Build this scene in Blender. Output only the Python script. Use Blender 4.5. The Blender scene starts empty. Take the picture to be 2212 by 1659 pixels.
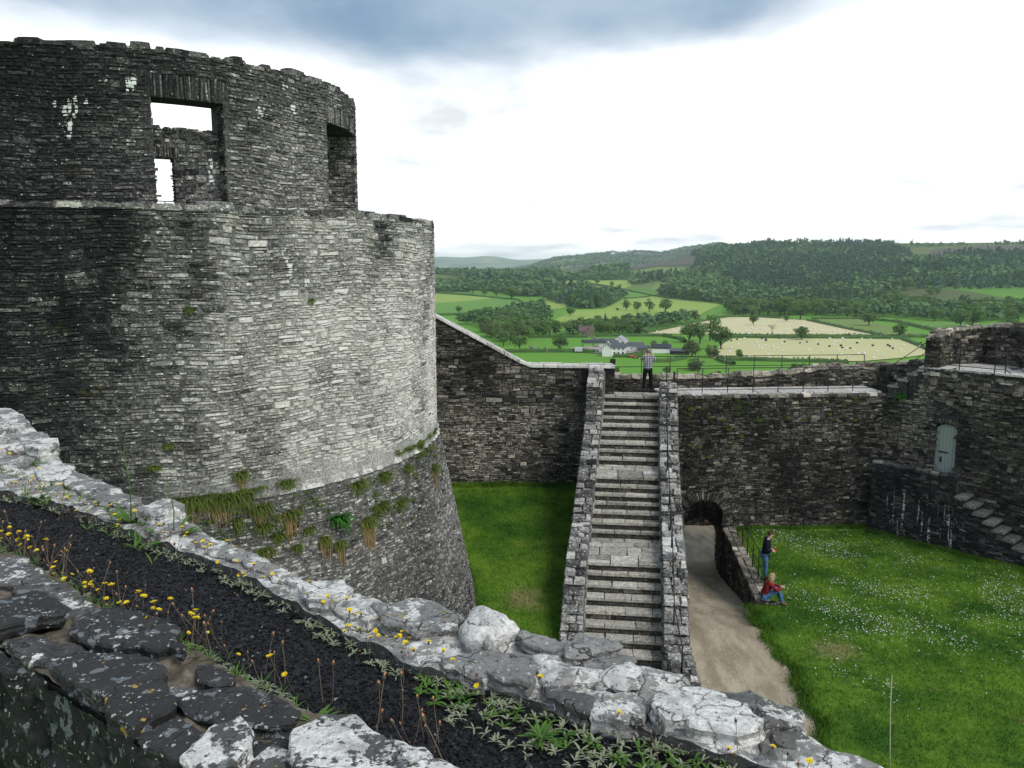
import bpy, bmesh, math, random
import numpy as np
from mathutils import Vector, Matrix, noise as mnoise
from mathutils.geometry import delaunay_2d_cdt

# ------------------------------------------------------------------ camera, sky, sun, exposure
SC = bpy.context.scene
COL = SC.collection
CAM_H, PITCH, LENS = 10.7, math.radians(8.6), 28.0
cam = bpy.data.cameras.new('camera'); cam.lens = LENS; cam.sensor_width = 36.0
cam.clip_start = 0.05; cam.clip_end = 40000
camo = bpy.data.objects.new('camera', cam); COL.objects.link(camo)
camo.location = (0, 0, CAM_H); camo.rotation_euler = (math.pi/2 - PITCH, 0, 0)
SC.camera = camo
SC.view_settings.view_transform = 'Standard'; SC.view_settings.look = 'None'
SC.view_settings.exposure = 0.75; SC.view_settings.gamma = 1.0
SC.view_settings.use_curve_mapping = False
SC.render.engine = 'CYCLES'
SC.cycles.use_denoising = True
SC.cycles.max_bounces = 6; SC.cycles.diffuse_bounces = 3; SC.cycles.glossy_bounces = 2
SC.cycles.transparent_max_bounces = 8; SC.cycles.volume_bounces = 1
SC.cycles.sample_clamp_indirect = 4.0

SUN_EL, SUN_AZ = math.radians(50), math.radians(128)     # azimuth from +y towards +x (behind right shoulder)
world = bpy.data.worlds.new('World'); SC.world = world; world.use_nodes = True
def build_world():
    nt = world.node_tree; N = nt.nodes; L = nt.links; N.clear()
    out = N.new('ShaderNodeOutputWorld')
    sky = N.new('ShaderNodeTexSky'); sky.sky_type = 'NISHITA'; sky.sun_disc = False
    sky.sun_elevation = SUN_EL; sky.sun_rotation = SUN_AZ
    bg1 = N.new('ShaderNodeBackground'); bg1.inputs['Strength'].default_value = 0.06
    L.new(sky.outputs[0], bg1.inputs['Color'])
    tc = N.new('ShaderNodeTexCoord'); sep = N.new('ShaderNodeSeparateXYZ')
    L.new(tc.outputs['Generated'], sep.inputs[0])
    def math_(op, a, b=None, c=None, clamp=False):
        m = N.new('ShaderNodeMath'); m.operation = op; m.use_clamp = clamp
        for i, v in enumerate((a, b, c)):
            if v is None: continue
            if isinstance(v, (int, float)): m.inputs[i].default_value = v
            else: L.new(v, m.inputs[i])
        return m.outputs[0]
    zc = math_('MAXIMUM', sep.outputs['Z'], 0.0)
    den = math_('ADD', zc, 0.10)
    px = math_('DIVIDE', sep.outputs['X'], den); py = math_('DIVIDE', sep.outputs['Y'], den)
    cmb = N.new('ShaderNodeCombineXYZ'); L.new(px, cmb.inputs[0]); L.new(py, cmb.inputs[1])
    mp = N.new('ShaderNodeMapping'); L.new(cmb.outputs[0], mp.inputs[0])
    mp.inputs['Location'].default_value = (3.4, 1.5, 0.0); mp.inputs['Scale'].default_value = (0.42, 0.30, 1)
    nz = N.new('ShaderNodeTexNoise'); nz.inputs['Scale'].default_value = 1.0
    nz.inputs['Detail'].default_value = 5; nz.inputs['Roughness'].default_value = 0.5
    L.new(mp.outputs[0], nz.inputs['Vector'])
    # grey-blue undersides of broken cloud, fading into white haze towards the horizon
    el = N.new('ShaderNodeMapRange'); el.interpolation_type = 'SMOOTHSTEP'
    el.inputs['From Min'].default_value = 0.145; el.inputs['From Max'].default_value = 0.295
    el.inputs['To Min'].default_value = -0.32; el.inputs['To Max'].default_value = 0.0
    L.new(zc, el.inputs['Value'])
    s = math_('ADD', nz.outputs['Fac'], el.outputs[0])
    dark = N.new('ShaderNodeMapRange'); dark.interpolation_type = 'SMOOTHSTEP'
    dark.inputs['From Min'].default_value = 0.27; dark.inputs['From Max'].default_value = 0.56
    L.new(s, dark.inputs['Value'])
    mix = N.new('ShaderNodeMix'); mix.data_type = 'RGBA'
    lt = N.new('ShaderNodeTexNoise'); lt.inputs['Scale'].default_value = 2.6; lt.inputs['Detail'].default_value = 6; lt.inputs['Roughness'].default_value = .55; L.new(mp.outputs[0], lt.inputs['Vector'])
    lr = N.new('ShaderNodeMix'); lr.data_type = 'RGBA'; lr.inputs['A'].default_value = (.50, .53, .56, 1); lr.inputs['B'].default_value = (1.0, 1.0, 1.0, 1)
    lm = N.new('ShaderNodeMapRange'); lm.inputs['From Min'].default_value = .30; lm.inputs['From Max'].default_value = .55; L.new(lt.outputs['Fac'], lm.inputs['Value']); L.new(lm.outputs[0], lr.inputs['Factor']); L.new(lr.outputs['Result'], mix.inputs['A'])
    dk = N.new('ShaderNodeMix'); dk.data_type = 'RGBA'; dk.inputs['A'].default_value = (0.16, 0.25, 0.355, 1); dk.inputs['B'].default_value = (0.40, 0.48, 0.55, 1)
    dm = N.new('ShaderNodeMapRange'); dm.inputs['From Min'].default_value = .38; dm.inputs['From Max'].default_value = .66; L.new(lt.outputs['Fac'], dm.inputs['Value']); L.new(dm.outputs[0], dk.inputs['Factor']); L.new(dk.outputs['Result'], mix.inputs['B'])
    L.new(dark.outputs[0], mix.inputs['Factor'])
    bg2 = N.new('ShaderNodeBackground'); bg2.inputs['Strength'].default_value = 1.0
    L.new(mix.outputs['Result'], bg2.inputs['Color'])
    cover = math_('SUBTRACT', 1.0, math_('MULTIPLY', dark.outputs[0], 0.35))
    ms = N.new('ShaderNodeMixShader'); L.new(cover, ms.inputs[0]); L.new(bg1.outputs[0], ms.inputs[1]); L.new(bg2.outputs[0], ms.inputs[2])
    L.new(ms.outputs[0], out.inputs['Surface'])
build_world()
sun = bpy.data.lights.new('sun', 'SUN'); sun.energy = 1.5; sun.angle = math.radians(24); sun.color = (1.0, 0.96, 0.9)
suno = bpy.data.objects.new('sun', sun); COL.objects.link(suno)
sd = Vector((math.sin(SUN_AZ)*math.cos(SUN_EL), math.cos(SUN_AZ)*math.cos(SUN_EL), math.sin(SUN_EL)))
suno.rotation_euler = sd.to_track_quat('Z', 'Y').to_euler(); suno.location = (20, -20, 60)

# ------------------------------------------------------------------ helpers
RNG = np.random.default_rng(7); random.seed(7)
FP = LENS/36*2212; CX, CY = 1106.0, 829.5            # photograph measured at 2212 x 1659
def ray(u, v):
    a = u-CX; b = CY-v
    return np.array([a, FP*math.cos(PITCH)+b*math.sin(PITCH), -FP*math.sin(PITCH)+b*math.cos(PITCH)])
def at_z(u, v, z):
    d = ray(u, v); return (d*((z-CAM_H)/d[2]))[:2]
def at_y(u, v, y):
    d = ray(u, v); q = d*(y/d[1]); return q[0], q[2]+CAM_H
def tan_el(u, v):
    d = ray(u, v); return d[2]/math.hypot(d[0], d[1])
def project(P):
    P = np.asarray(P, float); x = P[..., 0]; y = P[..., 1]; z = P[..., 2]-CAM_H
    dep = y*math.cos(PITCH)-z*math.sin(PITCH); up = y*math.sin(PITCH)+z*math.cos(PITCH)
    dep = np.maximum(dep, 1e-3)
    return CX+FP*x/dep, CY-FP*up/dep, dep
BL = lambda x, y: (929.0+.29*x, 495.5+.29*y)
BR = lambda x, y: (1570.5+.29*x, 495.5+.29*y)
R7 = lambda x, y: (x*.4666, 884.8+y*.4666)
R8 = lambda x, y: (796+x*.52, 1194.5+y*.52)
R2 = lambda x, y: (x*.46, 619.4+y*.46)

def fast_mesh(name, V, polys, mats=(), attrs=None, smooth=False, midx=None):
    """polys: list of int arrays (n,k)"""
    me = bpy.data.meshes.new(name)
    V = np.asarray(V, np.float32).reshape(-1, 3)
    polys = [np.asarray(p, np.int32) for p in polys if len(p)]
    lt = np.concatenate([np.full(len(p), p.shape[1], np.int32) for p in polys])
    li = np.concatenate([p.ravel() for p in polys])
    ls = np.zeros(len(lt), np.int32); ls[1:] = np.cumsum(lt)[:-1]
    me.vertices.add(len(V)); me.vertices.foreach_set('co', V.ravel())
    me.loops.add(len(li)); me.loops.foreach_set('vertex_index', li)
    me.polygons.add(len(lt)); me.polygons.foreach_set('loop_start', ls)
    if smooth is not False:
        me.polygons.foreach_set('use_smooth', np.full(len(lt), True) if smooth is True else np.asarray(smooth, bool))
    else:
        me.polygons.foreach_set('use_smooth', np.full(len(lt), False))
    if midx is not None: me.polygons.foreach_set('material_index', np.asarray(midx, np.int32))
    for m in mats: me.materials.append(m)
    for k, a in (attrs or {}).items():
        at = me.attributes.new(k, 'FLOAT', 'POINT'); at.data.foreach_set('value', np.asarray(a, np.float32).ravel())
    me.update(calc_edges=True); me.validate()
    return me
def link(name, me, parent=None):
    o = bpy.data.objects.new(name, me); COL.objects.link(o)
    if parent is not None: o.parent = parent
    return o
def empty(name, loc=(0, 0, 0)):
    o = bpy.data.objects.new(name, None); COL.objects.link(o); o.location = loc; o.empty_display_size = .2
    return o
def tag(o, label=None, cat=None, group=None, kind=None):
    if label: o['label'] = label
    if cat: o['category'] = cat
    if group: o['group'] = group
    if kind: o['kind'] = kind
    return o
class MB:
    """collects boxes / tubes / polygons in one mesh"""
    def __init__(s): s.v = []; s.f = []; s.sm = []
    def poly(s, pts, smooth=False):
        i = len(s.v); s.v += [tuple(p) for p in pts]; s.f.append(list(range(i, i+len(pts)))); s.sm.append(smooth)
    def box(s, c, size, rz=0.0, jit=0.0):
        hx, hy, hz = [q/2 for q in size]; cs, sn = math.cos(rz), math.sin(rz); i = len(s.v)
        for z in (-hz, hz):
            for x, y in ((-hx, -hy), (hx, -hy), (hx, hy), (-hx, hy)):
                x += random.uniform(-jit, jit); y += random.uniform(-jit, jit); zz = z+random.uniform(-jit, jit)
                s.v.append((c[0]+x*cs-y*sn, c[1]+x*sn+y*cs, c[2]+zz))
        for f in ((0, 3, 2, 1), (4, 5, 6, 7), (0, 1, 5, 4), (1, 2, 6, 5), (2, 3, 7, 6), (3, 0, 4, 7)):
            s.f.append([i+q for q in f]); s.sm.append(False)
    def prism(s, base, top):
        n = len(base); i = len(s.v); s.v += [tuple(p) for p in base]+[tuple(p) for p in top]
        for k in range(n):
            s.f.append([i+k, i+(k+1) % n, i+n+(k+1) % n, i+n+k]); s.sm.append(False)
        s.f.append([i+k for k in range(n)][::-1]); s.f.append([i+n+k for k in range(n)]); s.sm += [False, False]
    def tube(s, pts, rad, n=6, cap=True):
        pts = [Vector(p) for p in pts]; m = len(pts)
        if not hasattr(rad, '__len__'): rad = [rad]*m
        i = len(s.v); up = Vector((.13, .21, .97))
        for k, p in enumerate(pts):
            d = (pts[min(k+1, m-1)]-pts[max(k-1, 0)]).normalized()
            a = d.cross(up)
            if a.length < .05: a = d.cross(Vector((1, 0, 0)))
            a.normalize(); b = d.cross(a)
            for j in range(n):
                t = 2*math.pi*j/n; s.v.append(tuple(p+(a*math.cos(t)+b*math.sin(t))*rad[k]))
        for k in range(m-1):
            for j in range(n):
                s.f.append([i+k*n+j, i+k*n+(j+1) % n, i+(k+1)*n+(j+1) % n, i+(k+1)*n+j]); s.sm.append(True)
        if cap:
            s.f.append([i+j for j in range(n)][::-1]); s.f.append([i+(m-1)*n+j for j in range(n)]); s.sm += [False, False]
    def build(s, name, mat, parent=None, tone=None):
        me = bpy.data.meshes.new(name); me.from_pydata(s.v, [], s.f); me.update()
        me.polygons.foreach_set('use_smooth', s.sm)
        if mat: me.materials.append(mat)
        if tone is not None:
            at = me.attributes.new('tone', 'FLOAT', 'POINT'); at.data.foreach_set('value', np.full(len(s.v), tone, np.float32))
        return link(name, me, parent)

def vnoise(x, y, z=0.0, sc=1.0):
    return mnoise.noise(Vector((x*sc, y*sc, z*sc)))
def vfbm(x, y, z=0.0, sc=1.0, o=3):
    return mnoise.fractal(Vector((x*sc, y*sc, z*sc)), 1.0, 2.0, o)

# ------------------------------------------------------------------ materials
class NT:
    def __init__(s, name, rough=.9, spec=.2):
        s.m = bpy.data.materials.new(name); s.m.use_nodes = True; s.t = s.m.node_tree
        s.N = s.t.nodes; s.L = s.t.links
        s.b = s.N['Principled BSDF']; s.b.inputs['Roughness'].default_value = rough
        s.b.inputs['Specular IOR Level'].default_value = spec
        s.tc = s.N.new('ShaderNodeTexCoord')
    def set(s, sock, v):
        if hasattr(v, 'default_value') and not isinstance(v, (int, float)): s.L.new(v, sock)
        elif isinstance(v, tuple) and len(v) == 3: sock.default_value = (*v, 1)
        else: sock.default_value = v
    def noise(s, scale, detail=3, rough=.55, coord='Object', vec=None, stretch=None):
        n = s.N.new('ShaderNodeTexNoise'); n.inputs['Scale'].default_value = scale
        n.inputs['Detail'].default_value = detail; n.inputs['Roughness'].default_value = rough
        v = vec if vec is not None else s.tc.outputs[coord]
        if stretch:
            mp = s.N.new('ShaderNodeMapping'); mp.inputs['Scale'].default_value = stretch; s.L.new(v, mp.inputs[0]); v = mp.outputs[0]
        s.L.new(v, n.inputs['Vector']); return n.outputs['Fac']
    def voro(s, scale, coord='Object', out='Color'):
        n = s.N.new('ShaderNodeTexVoronoi'); n.inputs['Scale'].default_value = scale
        s.L.new(s.tc.outputs[coord], n.inputs['Vector']); return n.outputs[out]
    def attr(s, name):
        n = s.N.new('ShaderNodeAttribute'); n.attribute_name = name; return n.outputs['Fac']
    def math(s, op, a, b=0.0, c=None, clamp=False):
        m = s.N.new('ShaderNodeMath'); m.operation = op; m.use_clamp = clamp
        s.set(m.inputs[0], a); s.set(m.inputs[1], b)
        if c is not None: s.set(m.inputs[2], c)
        return m.outputs[0]
    def step(s, v, a, b):
        m = s.N.new('ShaderNodeMapRange'); m.interpolation_type = 'SMOOTHSTEP'; m.clamp = True
        s.set(m.inputs['Value'], v); s.set(m.inputs['From Min'], a); s.set(m.inputs['From Max'], b)
        return m.outputs['Result']
    def ramp(s, v, stops):
        r = s.N.new('ShaderNodeValToRGB'); e = r.color_ramp.elements
        while len(e) < len(stops): e.new(.5)
        for q, (p, c) in zip(e, stops): q.position = p; q.color = (*c, 1)
        s.set(r.inputs[0], v); return r.outputs[0]
    def mix(s, f, a, b, mode='MIX'):
        m = s.N.new('ShaderNodeMix'); m.data_type = 'RGBA'; m.blend_type = mode; m.clamp_factor = True
        s.set(m.inputs['Factor'], f); s.set(m.inputs['A'], a); s.set(m.inputs['B'], b); return m.outputs['Result']
    def bump(s, h, strength=.5, dist=.02):
        b = s.N.new('ShaderNodeBump'); b.inputs['Strength'].default_value = strength; b.inputs['Distance'].default_value = dist
        s.set(b.inputs['Height'], h); s.L.new(b.outputs[0], s.b.inputs['Normal'])
    def col(s, c): s.set(s.b.inputs['Base Color'], c); return s.m
def plain(name, c, rough=.8, spec=.25, var=0.0, scale=4.0, metal=0.0):
    t = NT(name, rough, spec); t.b.inputs['Metallic'].default_value = metal
    if var:
        n = t.noise(scale, 4)
        t.col(t.mix(n, tuple(q*(1-var) for q in c), tuple(min(1, q*(1+var)) for q in c)))
    else: t.col(c)
    return t.m
GREYS = [(0, (.012, .0125, .0135)), (.25, (.038, .0385, .0385)), (.5, (.13, .128, .122)), (.75, (.36, .35, .33)), (1, (.70, .68, .645))]
def stone_mat(name, lich=.55, lichc=(.66, .65, .62), moss=.12, mossc=(.085, .085, .02), fine=22, rough=.92, runs=None, tint=(1, 1, 1), mott=1.0):
    t = NT(name, rough, .15)
    tone = t.attr('tone')
    n1 = t.noise(fine, 4, .65); n2 = t.noise(1.1, 3); n3 = t.noise(7, 3, .6)
    n0 = t.noise(fine*1.9, 3, .7, stretch=(.6, .6, 1.5)); tt = t.math('ADD', tone, t.math('MULTIPLY_ADD', n1, .95*mott, -.475*mott)); tt = t.math('ADD', tt, t.math('MULTIPLY_ADD', n3, .5*mott, -.25*mott)); tt = t.math('ADD', tt, t.math('MULTIPLY_ADD', n0, .5*mott, -.25*mott))
    c = t.mix(1.0, t.ramp(tt, GREYS), tint, 'MULTIPLY')
    w = t.noise(3.0, 2); c = t.mix(t.math('MULTIPLY', t.step(w, .45, .75), .35), c, t.mix(1.0, c, (1.0, .86, .66), 'MULTIPLY'))
    mm = t.math('MULTIPLY', t.step(n2, .58, .72), t.step(n3, .45, .6)); c = t.mix(t.math('MULTIPLY', mm, moss*4), c, mossc)
    lm = t.noise(fine*.62, 5, .7, stretch=(1, 1, 1.7)); th = t.math('MULTIPLY_ADD', tone, -.16*lich-.04, .71-.1*lich)
    c = t.mix(t.step(lm, th, t.math('ADD', th, .05)), c, lichc)
    if runs:
        sx = t.N.new('ShaderNodeSeparateXYZ'); t.L.new(t.tc.outputs['Object'], sx.inputs[0])
        an = t.math('ARCTAN2', t.math('SUBTRACT', sx.outputs['X'], 24*math.sin(math.radians(-24))), t.math('SUBTRACT', sx.outputs['Y'], 24*math.cos(math.radians(-24))))
        an = t.math('ADD', an, t.math('MULTIPLY_ADD', t.noise(3.5, 3), .05, -.025)); tot = None
        for a, z0, z1, w in runs:
            k = t.math('MULTIPLY', t.math('SUBTRACT', 1.0, t.step(t.math('ABSOLUTE', t.math('SUBTRACT', an, a)), w*.5, w)), t.math('MULTIPLY', t.step(sx.outputs['Z'], z0-.15, z0+.3), t.math('SUBTRACT', 1.0, t.step(sx.outputs['Z'], z1-.1, z1+.05))))
            tot = k if tot is None else t.math('MAXIMUM', tot, k)
        br = t.noise(9, 4, .65, stretch=(1, 1, .45)); c = t.mix(t.step(t.math('MULTIPLY', tot, t.step(br, .42, .52)), .35, .55), c, (.74, .74, .72))
    t.bump(t.math('ADD', n1, n3), .5, .03)
    return t.col(c)
def _run(u, v0, v1, w, R):
    a0, z0 = _cyl(u, v1, R); a1, z1 = _cyl(u, v0, R); return (a1, z0, z1, w)
def _cyl(u, v, R):
    C = np.array([24*math.sin(math.radians(-24)), 24*math.cos(math.radians(-24))]); d = ray(u, v); a = d[:2] @ d[:2]; b = -2*d[:2] @ C; c = C @ C-R*R; tt = (-b-math.sqrt(max(b*b-4*a*c, 0)))/2/a; q = d*tt
    return math.atan2(q[0]-C[0], q[1]-C[1]), q[2]+CAM_H
M_TOWER = stone_mat('tower_stone', .62, tint=(1.0, 1.0, .985), runs=[_run(143, 208, 305, .016, 5.5), _run(160, 205, 260, .010, 5.5), _run(186, 208, 235, .012, 5.5), _run(120, 215, 240, .010, 5.5), _run(280, 165, 205, .018, 5.5), _run(560, 228, 268, .020, 5.5), _run(634, 222, 255, .022, 5.5), _run(452, 340, 402, .012, 5.14), _run(610, 180, 200, .03, 5.5), _run(622, 555, 612, .010, 7.6), _run(660, 600, 640, .010, 7.6), _run(232, 165, 190, .012, 5.5)]); M_CURT = stone_mat('curtain_stone', .45, moss=.22, tint=(1.08, 1.0, .88))
M_PALE = stone_mat('stair_wall_stone', .7, moss=.05)
def mortar_mat(name):
    t = NT(name, .95, .1); n = t.noise(20, 5, .7); tone = t.attr('tone')
    tt = t.math('ADD', tone, t.math('MULTIPLY_ADD', n, 1.0, -.5))
    t.bump(n, .5, .03); return t.col(t.ramp(tt, GREYS))
M_MORT = mortar_mat('lime_mortar')

# foreground slate with crusts of lichen: attributes tone (0..1), lich (0..1), ochre (0..1)
def slab_mat():
    t = NT('lichen_slate', .88, .25)
    tone, lich, och = t.attr('tone'), t.attr('lich'), t.attr('ochre')
    n1 = t.noise(60, 5, .65); n2 = t.noise(9, 4, .6); n3 = t.noise(230, 2)
    tt = t.math('ADD', tone, t.math('MULTIPLY_ADD', n1, .34, -.17)); tt = t.math('ADD', tt, t.math('MULTIPLY_ADD', n2, .3, -.15))
    c = t.ramp(tt, GREYS)
    # grey-blue rosettes
    b = t.noise(21, 3, .5, vec=None, stretch=(1, 1, 1)); c = t.mix(t.math('MULTIPLY', t.step(b, .60, .625), .75), c, (.17, .19, .205))
    # ochre
    o = t.noise(26, 3, .55, stretch=(1.1, .9, 1)); oth = t.math('MULTIPLY_ADD', och, -.16, .76)
    c = t.mix(t.step(o, oth, t.math('ADD', oth, .03)), c, t.mix(n1, (.30, .17, .03), (.42, .31, .08)))
    # white crust with crisp edges
    w = t.math('ADD', t.math('MULTIPLY', t.noise(8.5, 9, .68), .74), t.math('MULTIPLY', t.noise(42, 4, .7), .26)); wth = t.math('MULTIPLY_ADD', lich, -.235, .70)
    wm = t.step(w, wth, t.math('ADD', wth, .022))
    wc = t.mix(t.step(n1, .3, .7), (.42, .415, .39), (.80, .79, .76)); wc = t.mix(t.math('MULTIPLY', t.step(n3, .5, .75), .5), wc, (.45, .44, .42)); wc = t.mix(t.math('MULTIPLY', t.step(t.noise(15, 4, .65), .5, .68), .7), wc, (.27, .265, .25)); c = t.mix(wm, c, wc)
    k = t.noise(48, 4, .6); c = t.mix(t.math('MULTIPLY', t.step(k, .63, .66), .8), c, (.58, .57, .54))
    d = t.noise(38, 5, .75); c = t.mix(t.math('MULTIPLY', t.step(d, .575, .64), .8), c, (.045, .045, .045))
    # hairline cracks and layered edges
    wv = t.N.new('ShaderNodeTexVoronoi'); wv.feature = 'DISTANCE_TO_EDGE'; wv.inputs['Scale'].default_value = 5.5
    dv = t.N.new('ShaderNodeVectorMath'); dv.operation = 'ADD'; nv = t.N.new('ShaderNodeTexNoise'); nv.inputs['Scale'].default_value = 9; nv.inputs['Detail'].default_value = 4
    t.L.new(t.tc.outputs['Object'], nv.inputs['Vector']); sv = t.N.new('ShaderNodeVectorMath'); sv.operation = 'SCALE'; sv.inputs['Scale'].default_value = .22; t.L.new(nv.outputs['Color'], sv.inputs[0])
    t.L.new(t.tc.outputs['Object'], dv.inputs[0]); t.L.new(sv.outputs[0], dv.inputs[1]); t.L.new(dv.outputs[0], wv.inputs['Vector'])
    crk = t.math('MULTIPLY', t.math('SUBTRACT', 1.0, t.step(wv.outputs['Distance'], .004, .022)), t.step(n2, .42, .6)); c = t.mix(t.math('MULTIPLY', crk, .85), c, (.02, .019, .018))
    strat = t.noise(4, 4, .6, stretch=(1, 1, 26)); c = t.mix(t.math('MULTIPLY', t.step(strat, .56, .66), .30), c, (.03, .03, .03))
    h = t.math('ADD', t.math('MULTIPLY', n1, .8), t.math('MULTIPLY', wm, .2)); h = t.math('ADD', h, t.math('MULTIPLY', n3, .35)); h = t.math('SUBTRACT', h, t.math('MULTIPLY', crk, 1.2)); h = t.math('ADD', h, t.math('MULTIPLY', strat, .6))
    t.bump(h, .9, .010); return t.col(c)
M_SLAB = slab_mat()
def bedmat():
    t = NT('rough_mortar_bed', .95, .1); n = t.noise(40, 5, .7); n2 = t.noise(6, 4); tone = t.attr('tone')
    c = t.ramp(t.math('ADD', t.math('MULTIPLY_ADD', n, .7, -.35), t.math('ADD', tone, t.math('MULTIPLY_ADD', n2, .6, -.3))),
               [(0, (.03, .027, .02)), (.35, (.12, .10, .075)), (.65, (.30, .27, .22)), (1, (.68, .65, .60))])
    t.bump(n, .9, .012); return t.col(c)
M_BED = bedmat()
def grassmat(name, a, b, dry=(.22, .17, .06), dryamt=.12, sc=.5, worn=((9.05, 20.95, 0, .9), (.35, 22.6, 0, .9))):
    t = NT(name, .85, .15); n = t.noise(sc, 4, .6); n2 = t.noise(9, 3)
    c = t.mix(t.step(n, .3, .7), a, b); n5 = t.noise(3.2, 4, .65); c = t.mix(t.math('MULTIPLY', t.step(n5, .35, .7), .6), c, t.mix(1.0, c, (.42, .55, .5), 'MULTIPLY')); c = t.mix(t.math('MULTIPLY', t.step(t.noise(sc*1.7, 3, .6, stretch=(1, 1.3, 1)), .63, .78), dryamt*5), c, dry)
    c = t.mix(t.math('MULTIPLY', n2, .35), c, t.mix(1.0, c, (.5, .6, .4), 'MULTIPLY'))
    for wx, wy, _z, wr in worn:
        vd = t.N.new('ShaderNodeVectorMath'); vd.operation = 'DISTANCE'; vd.inputs[1].default_value = (wx, wy, 0.1 if wx > 5 else .8); mpv = t.N.new('ShaderNodeMapping'); t.L.new(t.tc.outputs['Object'], vd.inputs[0])
        c = t.mix(t.math('MULTIPLY', t.math('SUBTRACT', 1.0, t.step(t.math('ADD', vd.outputs['Value'], t.math('MULTIPLY', n5, 1.6)), wr*.9, wr*1.9)), .7), c, (.25, .21, .10))
    t.bump(t.noise(30, 3), .5, .03); return t.col(c)
M_LAWN = grassmat('lawn', (.036, .105, .010), (.135, .235, .020))
M_BLADE = grassmat('lawn_blades', (.042, .12, .012), (.16, .285, .030), dryamt=.16)
def leafmat(name, a, b, rough=.7, trans=.25, sc=.25, rnd=.35, attr=None):
    t = NT(name, rough, .2); n = t.noise(sc, 3, .6)
    oi = t.N.new('ShaderNodeObjectInfo'); f = t.math('ADD', t.math('MULTIPLY', n, .7), t.math('MULTIPLY_ADD', oi.outputs['Random'], rnd, -.5*rnd+.15), clamp=True)
    if attr: f = t.math('ADD', t.math('MULTIPLY', n, .5), t.math('MULTIPLY', t.attr(attr), .42), clamp=True)
    t.col(t.mix(f, a, b))
    if trans:
        tr = t.N.new('ShaderNodeBsdfTranslucent'); ms = t.N.new('ShaderNodeMixShader'); ms.inputs[0].default_value = trans
        t.L.new(t.b.inputs['Base Color'].links[0].from_socket, tr.inputs['Color'])
        t.L.new(t.b.outputs[0], ms.inputs[1]); t.L.new(tr.outputs[0], ms.inputs[2])
        t.L.new(ms.outputs[0], t.N['Material Output'].inputs['Surface'])
    return t.m
M_IRON = plain('black_iron', (.012, .012, .013), .55, .4)
M_BARK = plain('bark', (.07, .055, .04), .95, .1, .3, 3)

# ------------------------------------------------------------------ terrain
def _tab(az, t): return np.interp(az, [q[0] for q in t], [q[1] for q in t])
_vr = [(-180, 580), (-40, 578), (-6, 579), (0, 579), (3, 577), (6, 571), (9, 562), (11, 551), (12.3, 541), (15, 524), (17.6, 514), (21, 515), (25, 518), (33, 519), (60, 522), (120, 560), (180, 580)]
_rr = [(-180, 1600), (-10, 1500), (0, 1500), (6, 1700), (12, 2000), (18, 2150), (40, 2150), (180, 1700)]
_fv = [(-180, 590), (-2, 590), (1.0, 577), (3, 558), (5, 551), (7, 545), (9.5, 543), (10.4, 548), (12, 536), (14.3, 528), (16, 534), (20, 560), (180, 590)]
def v2tan(v): return np.tan(np.arctan((CY-v)/FP)-PITCH)
def terrain(x, y):
    x = np.asarray(x, float); y = np.asarray(y, float)
    r = np.hypot(x, y); az = np.degrees(np.arctan2(x, y))
    ss = lambda t: np.clip(t, 0, 1)**2*(3-2*np.clip(t, 0, 1))
    z = -4.5-37.5*ss((r-30)/230.)**.8
    r2 = _tab(az, _rr); zr = CAM_H+v2tan(_tab(az, _vr))*r2-13
    t = (r-640)/(r2-640)
    up = np.clip(t, 0, 1)**1.12*(zr+42)
    down = np.where(r > r2, (r-r2)/900., 0)
    z = z+up*(1-.75*ss(down))
    und = 3.2*np.sin(x/97.+1.2)*np.sin(y/141.+.5)+1.7*np.sin(x/41.+y/67.)
    z = z+und*ss((r-640)/300.)*(1-ss((r-2*r2)/500.))*np.clip(1-np.abs(r-r2)/400., .0, 1)*0+und*ss((r-640)/260.)*.55
    rf = 4300.; zf = CAM_H+v2tan(_tab(az, _fv))*rf-9
    z = np.maximum(z, -30+(zf+30)*np.exp(-((r-rf)/900.)**2))
    rv = 10500.; zv = CAM_H+v2tan(558+4*np.sin(az*.55)+2*np.sin(az*1.7+1))*rv
    z = np.where(r > 5200, np.maximum(z, -60+(zv+60)*np.exp(-((r-rv)/1900.)**2)), z)
    return z
def on_terrain(u, v):
    d = ray(u, v); h = math.hypot(d[0], d[1]); ux, uy, tz = d[0]/h, d[1]/h, d[2]/h
    r = np.concatenate([np.arange(60, 3000, 4.0), np.arange(3000, 12000, 25.0)])
    below = CAM_H+tz*r < terrain(ux*r, uy*r)
    if not below.any(): r0 = 2000.
    else:
        i = int(np.argmax(below)); r0 = r[i]
        lo, hi = r[max(i-1, 0)], r[i]
        for _ in range(12):
            m = (lo+hi)/2
            if CAM_H+tz*m < terrain(ux*m, uy*m): hi = m
            else: lo = m
        r0 = (lo+hi)/2
    return np.array([ux*r0, uy*r0, float(terrain(ux*r0, uy*r0))])

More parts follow.
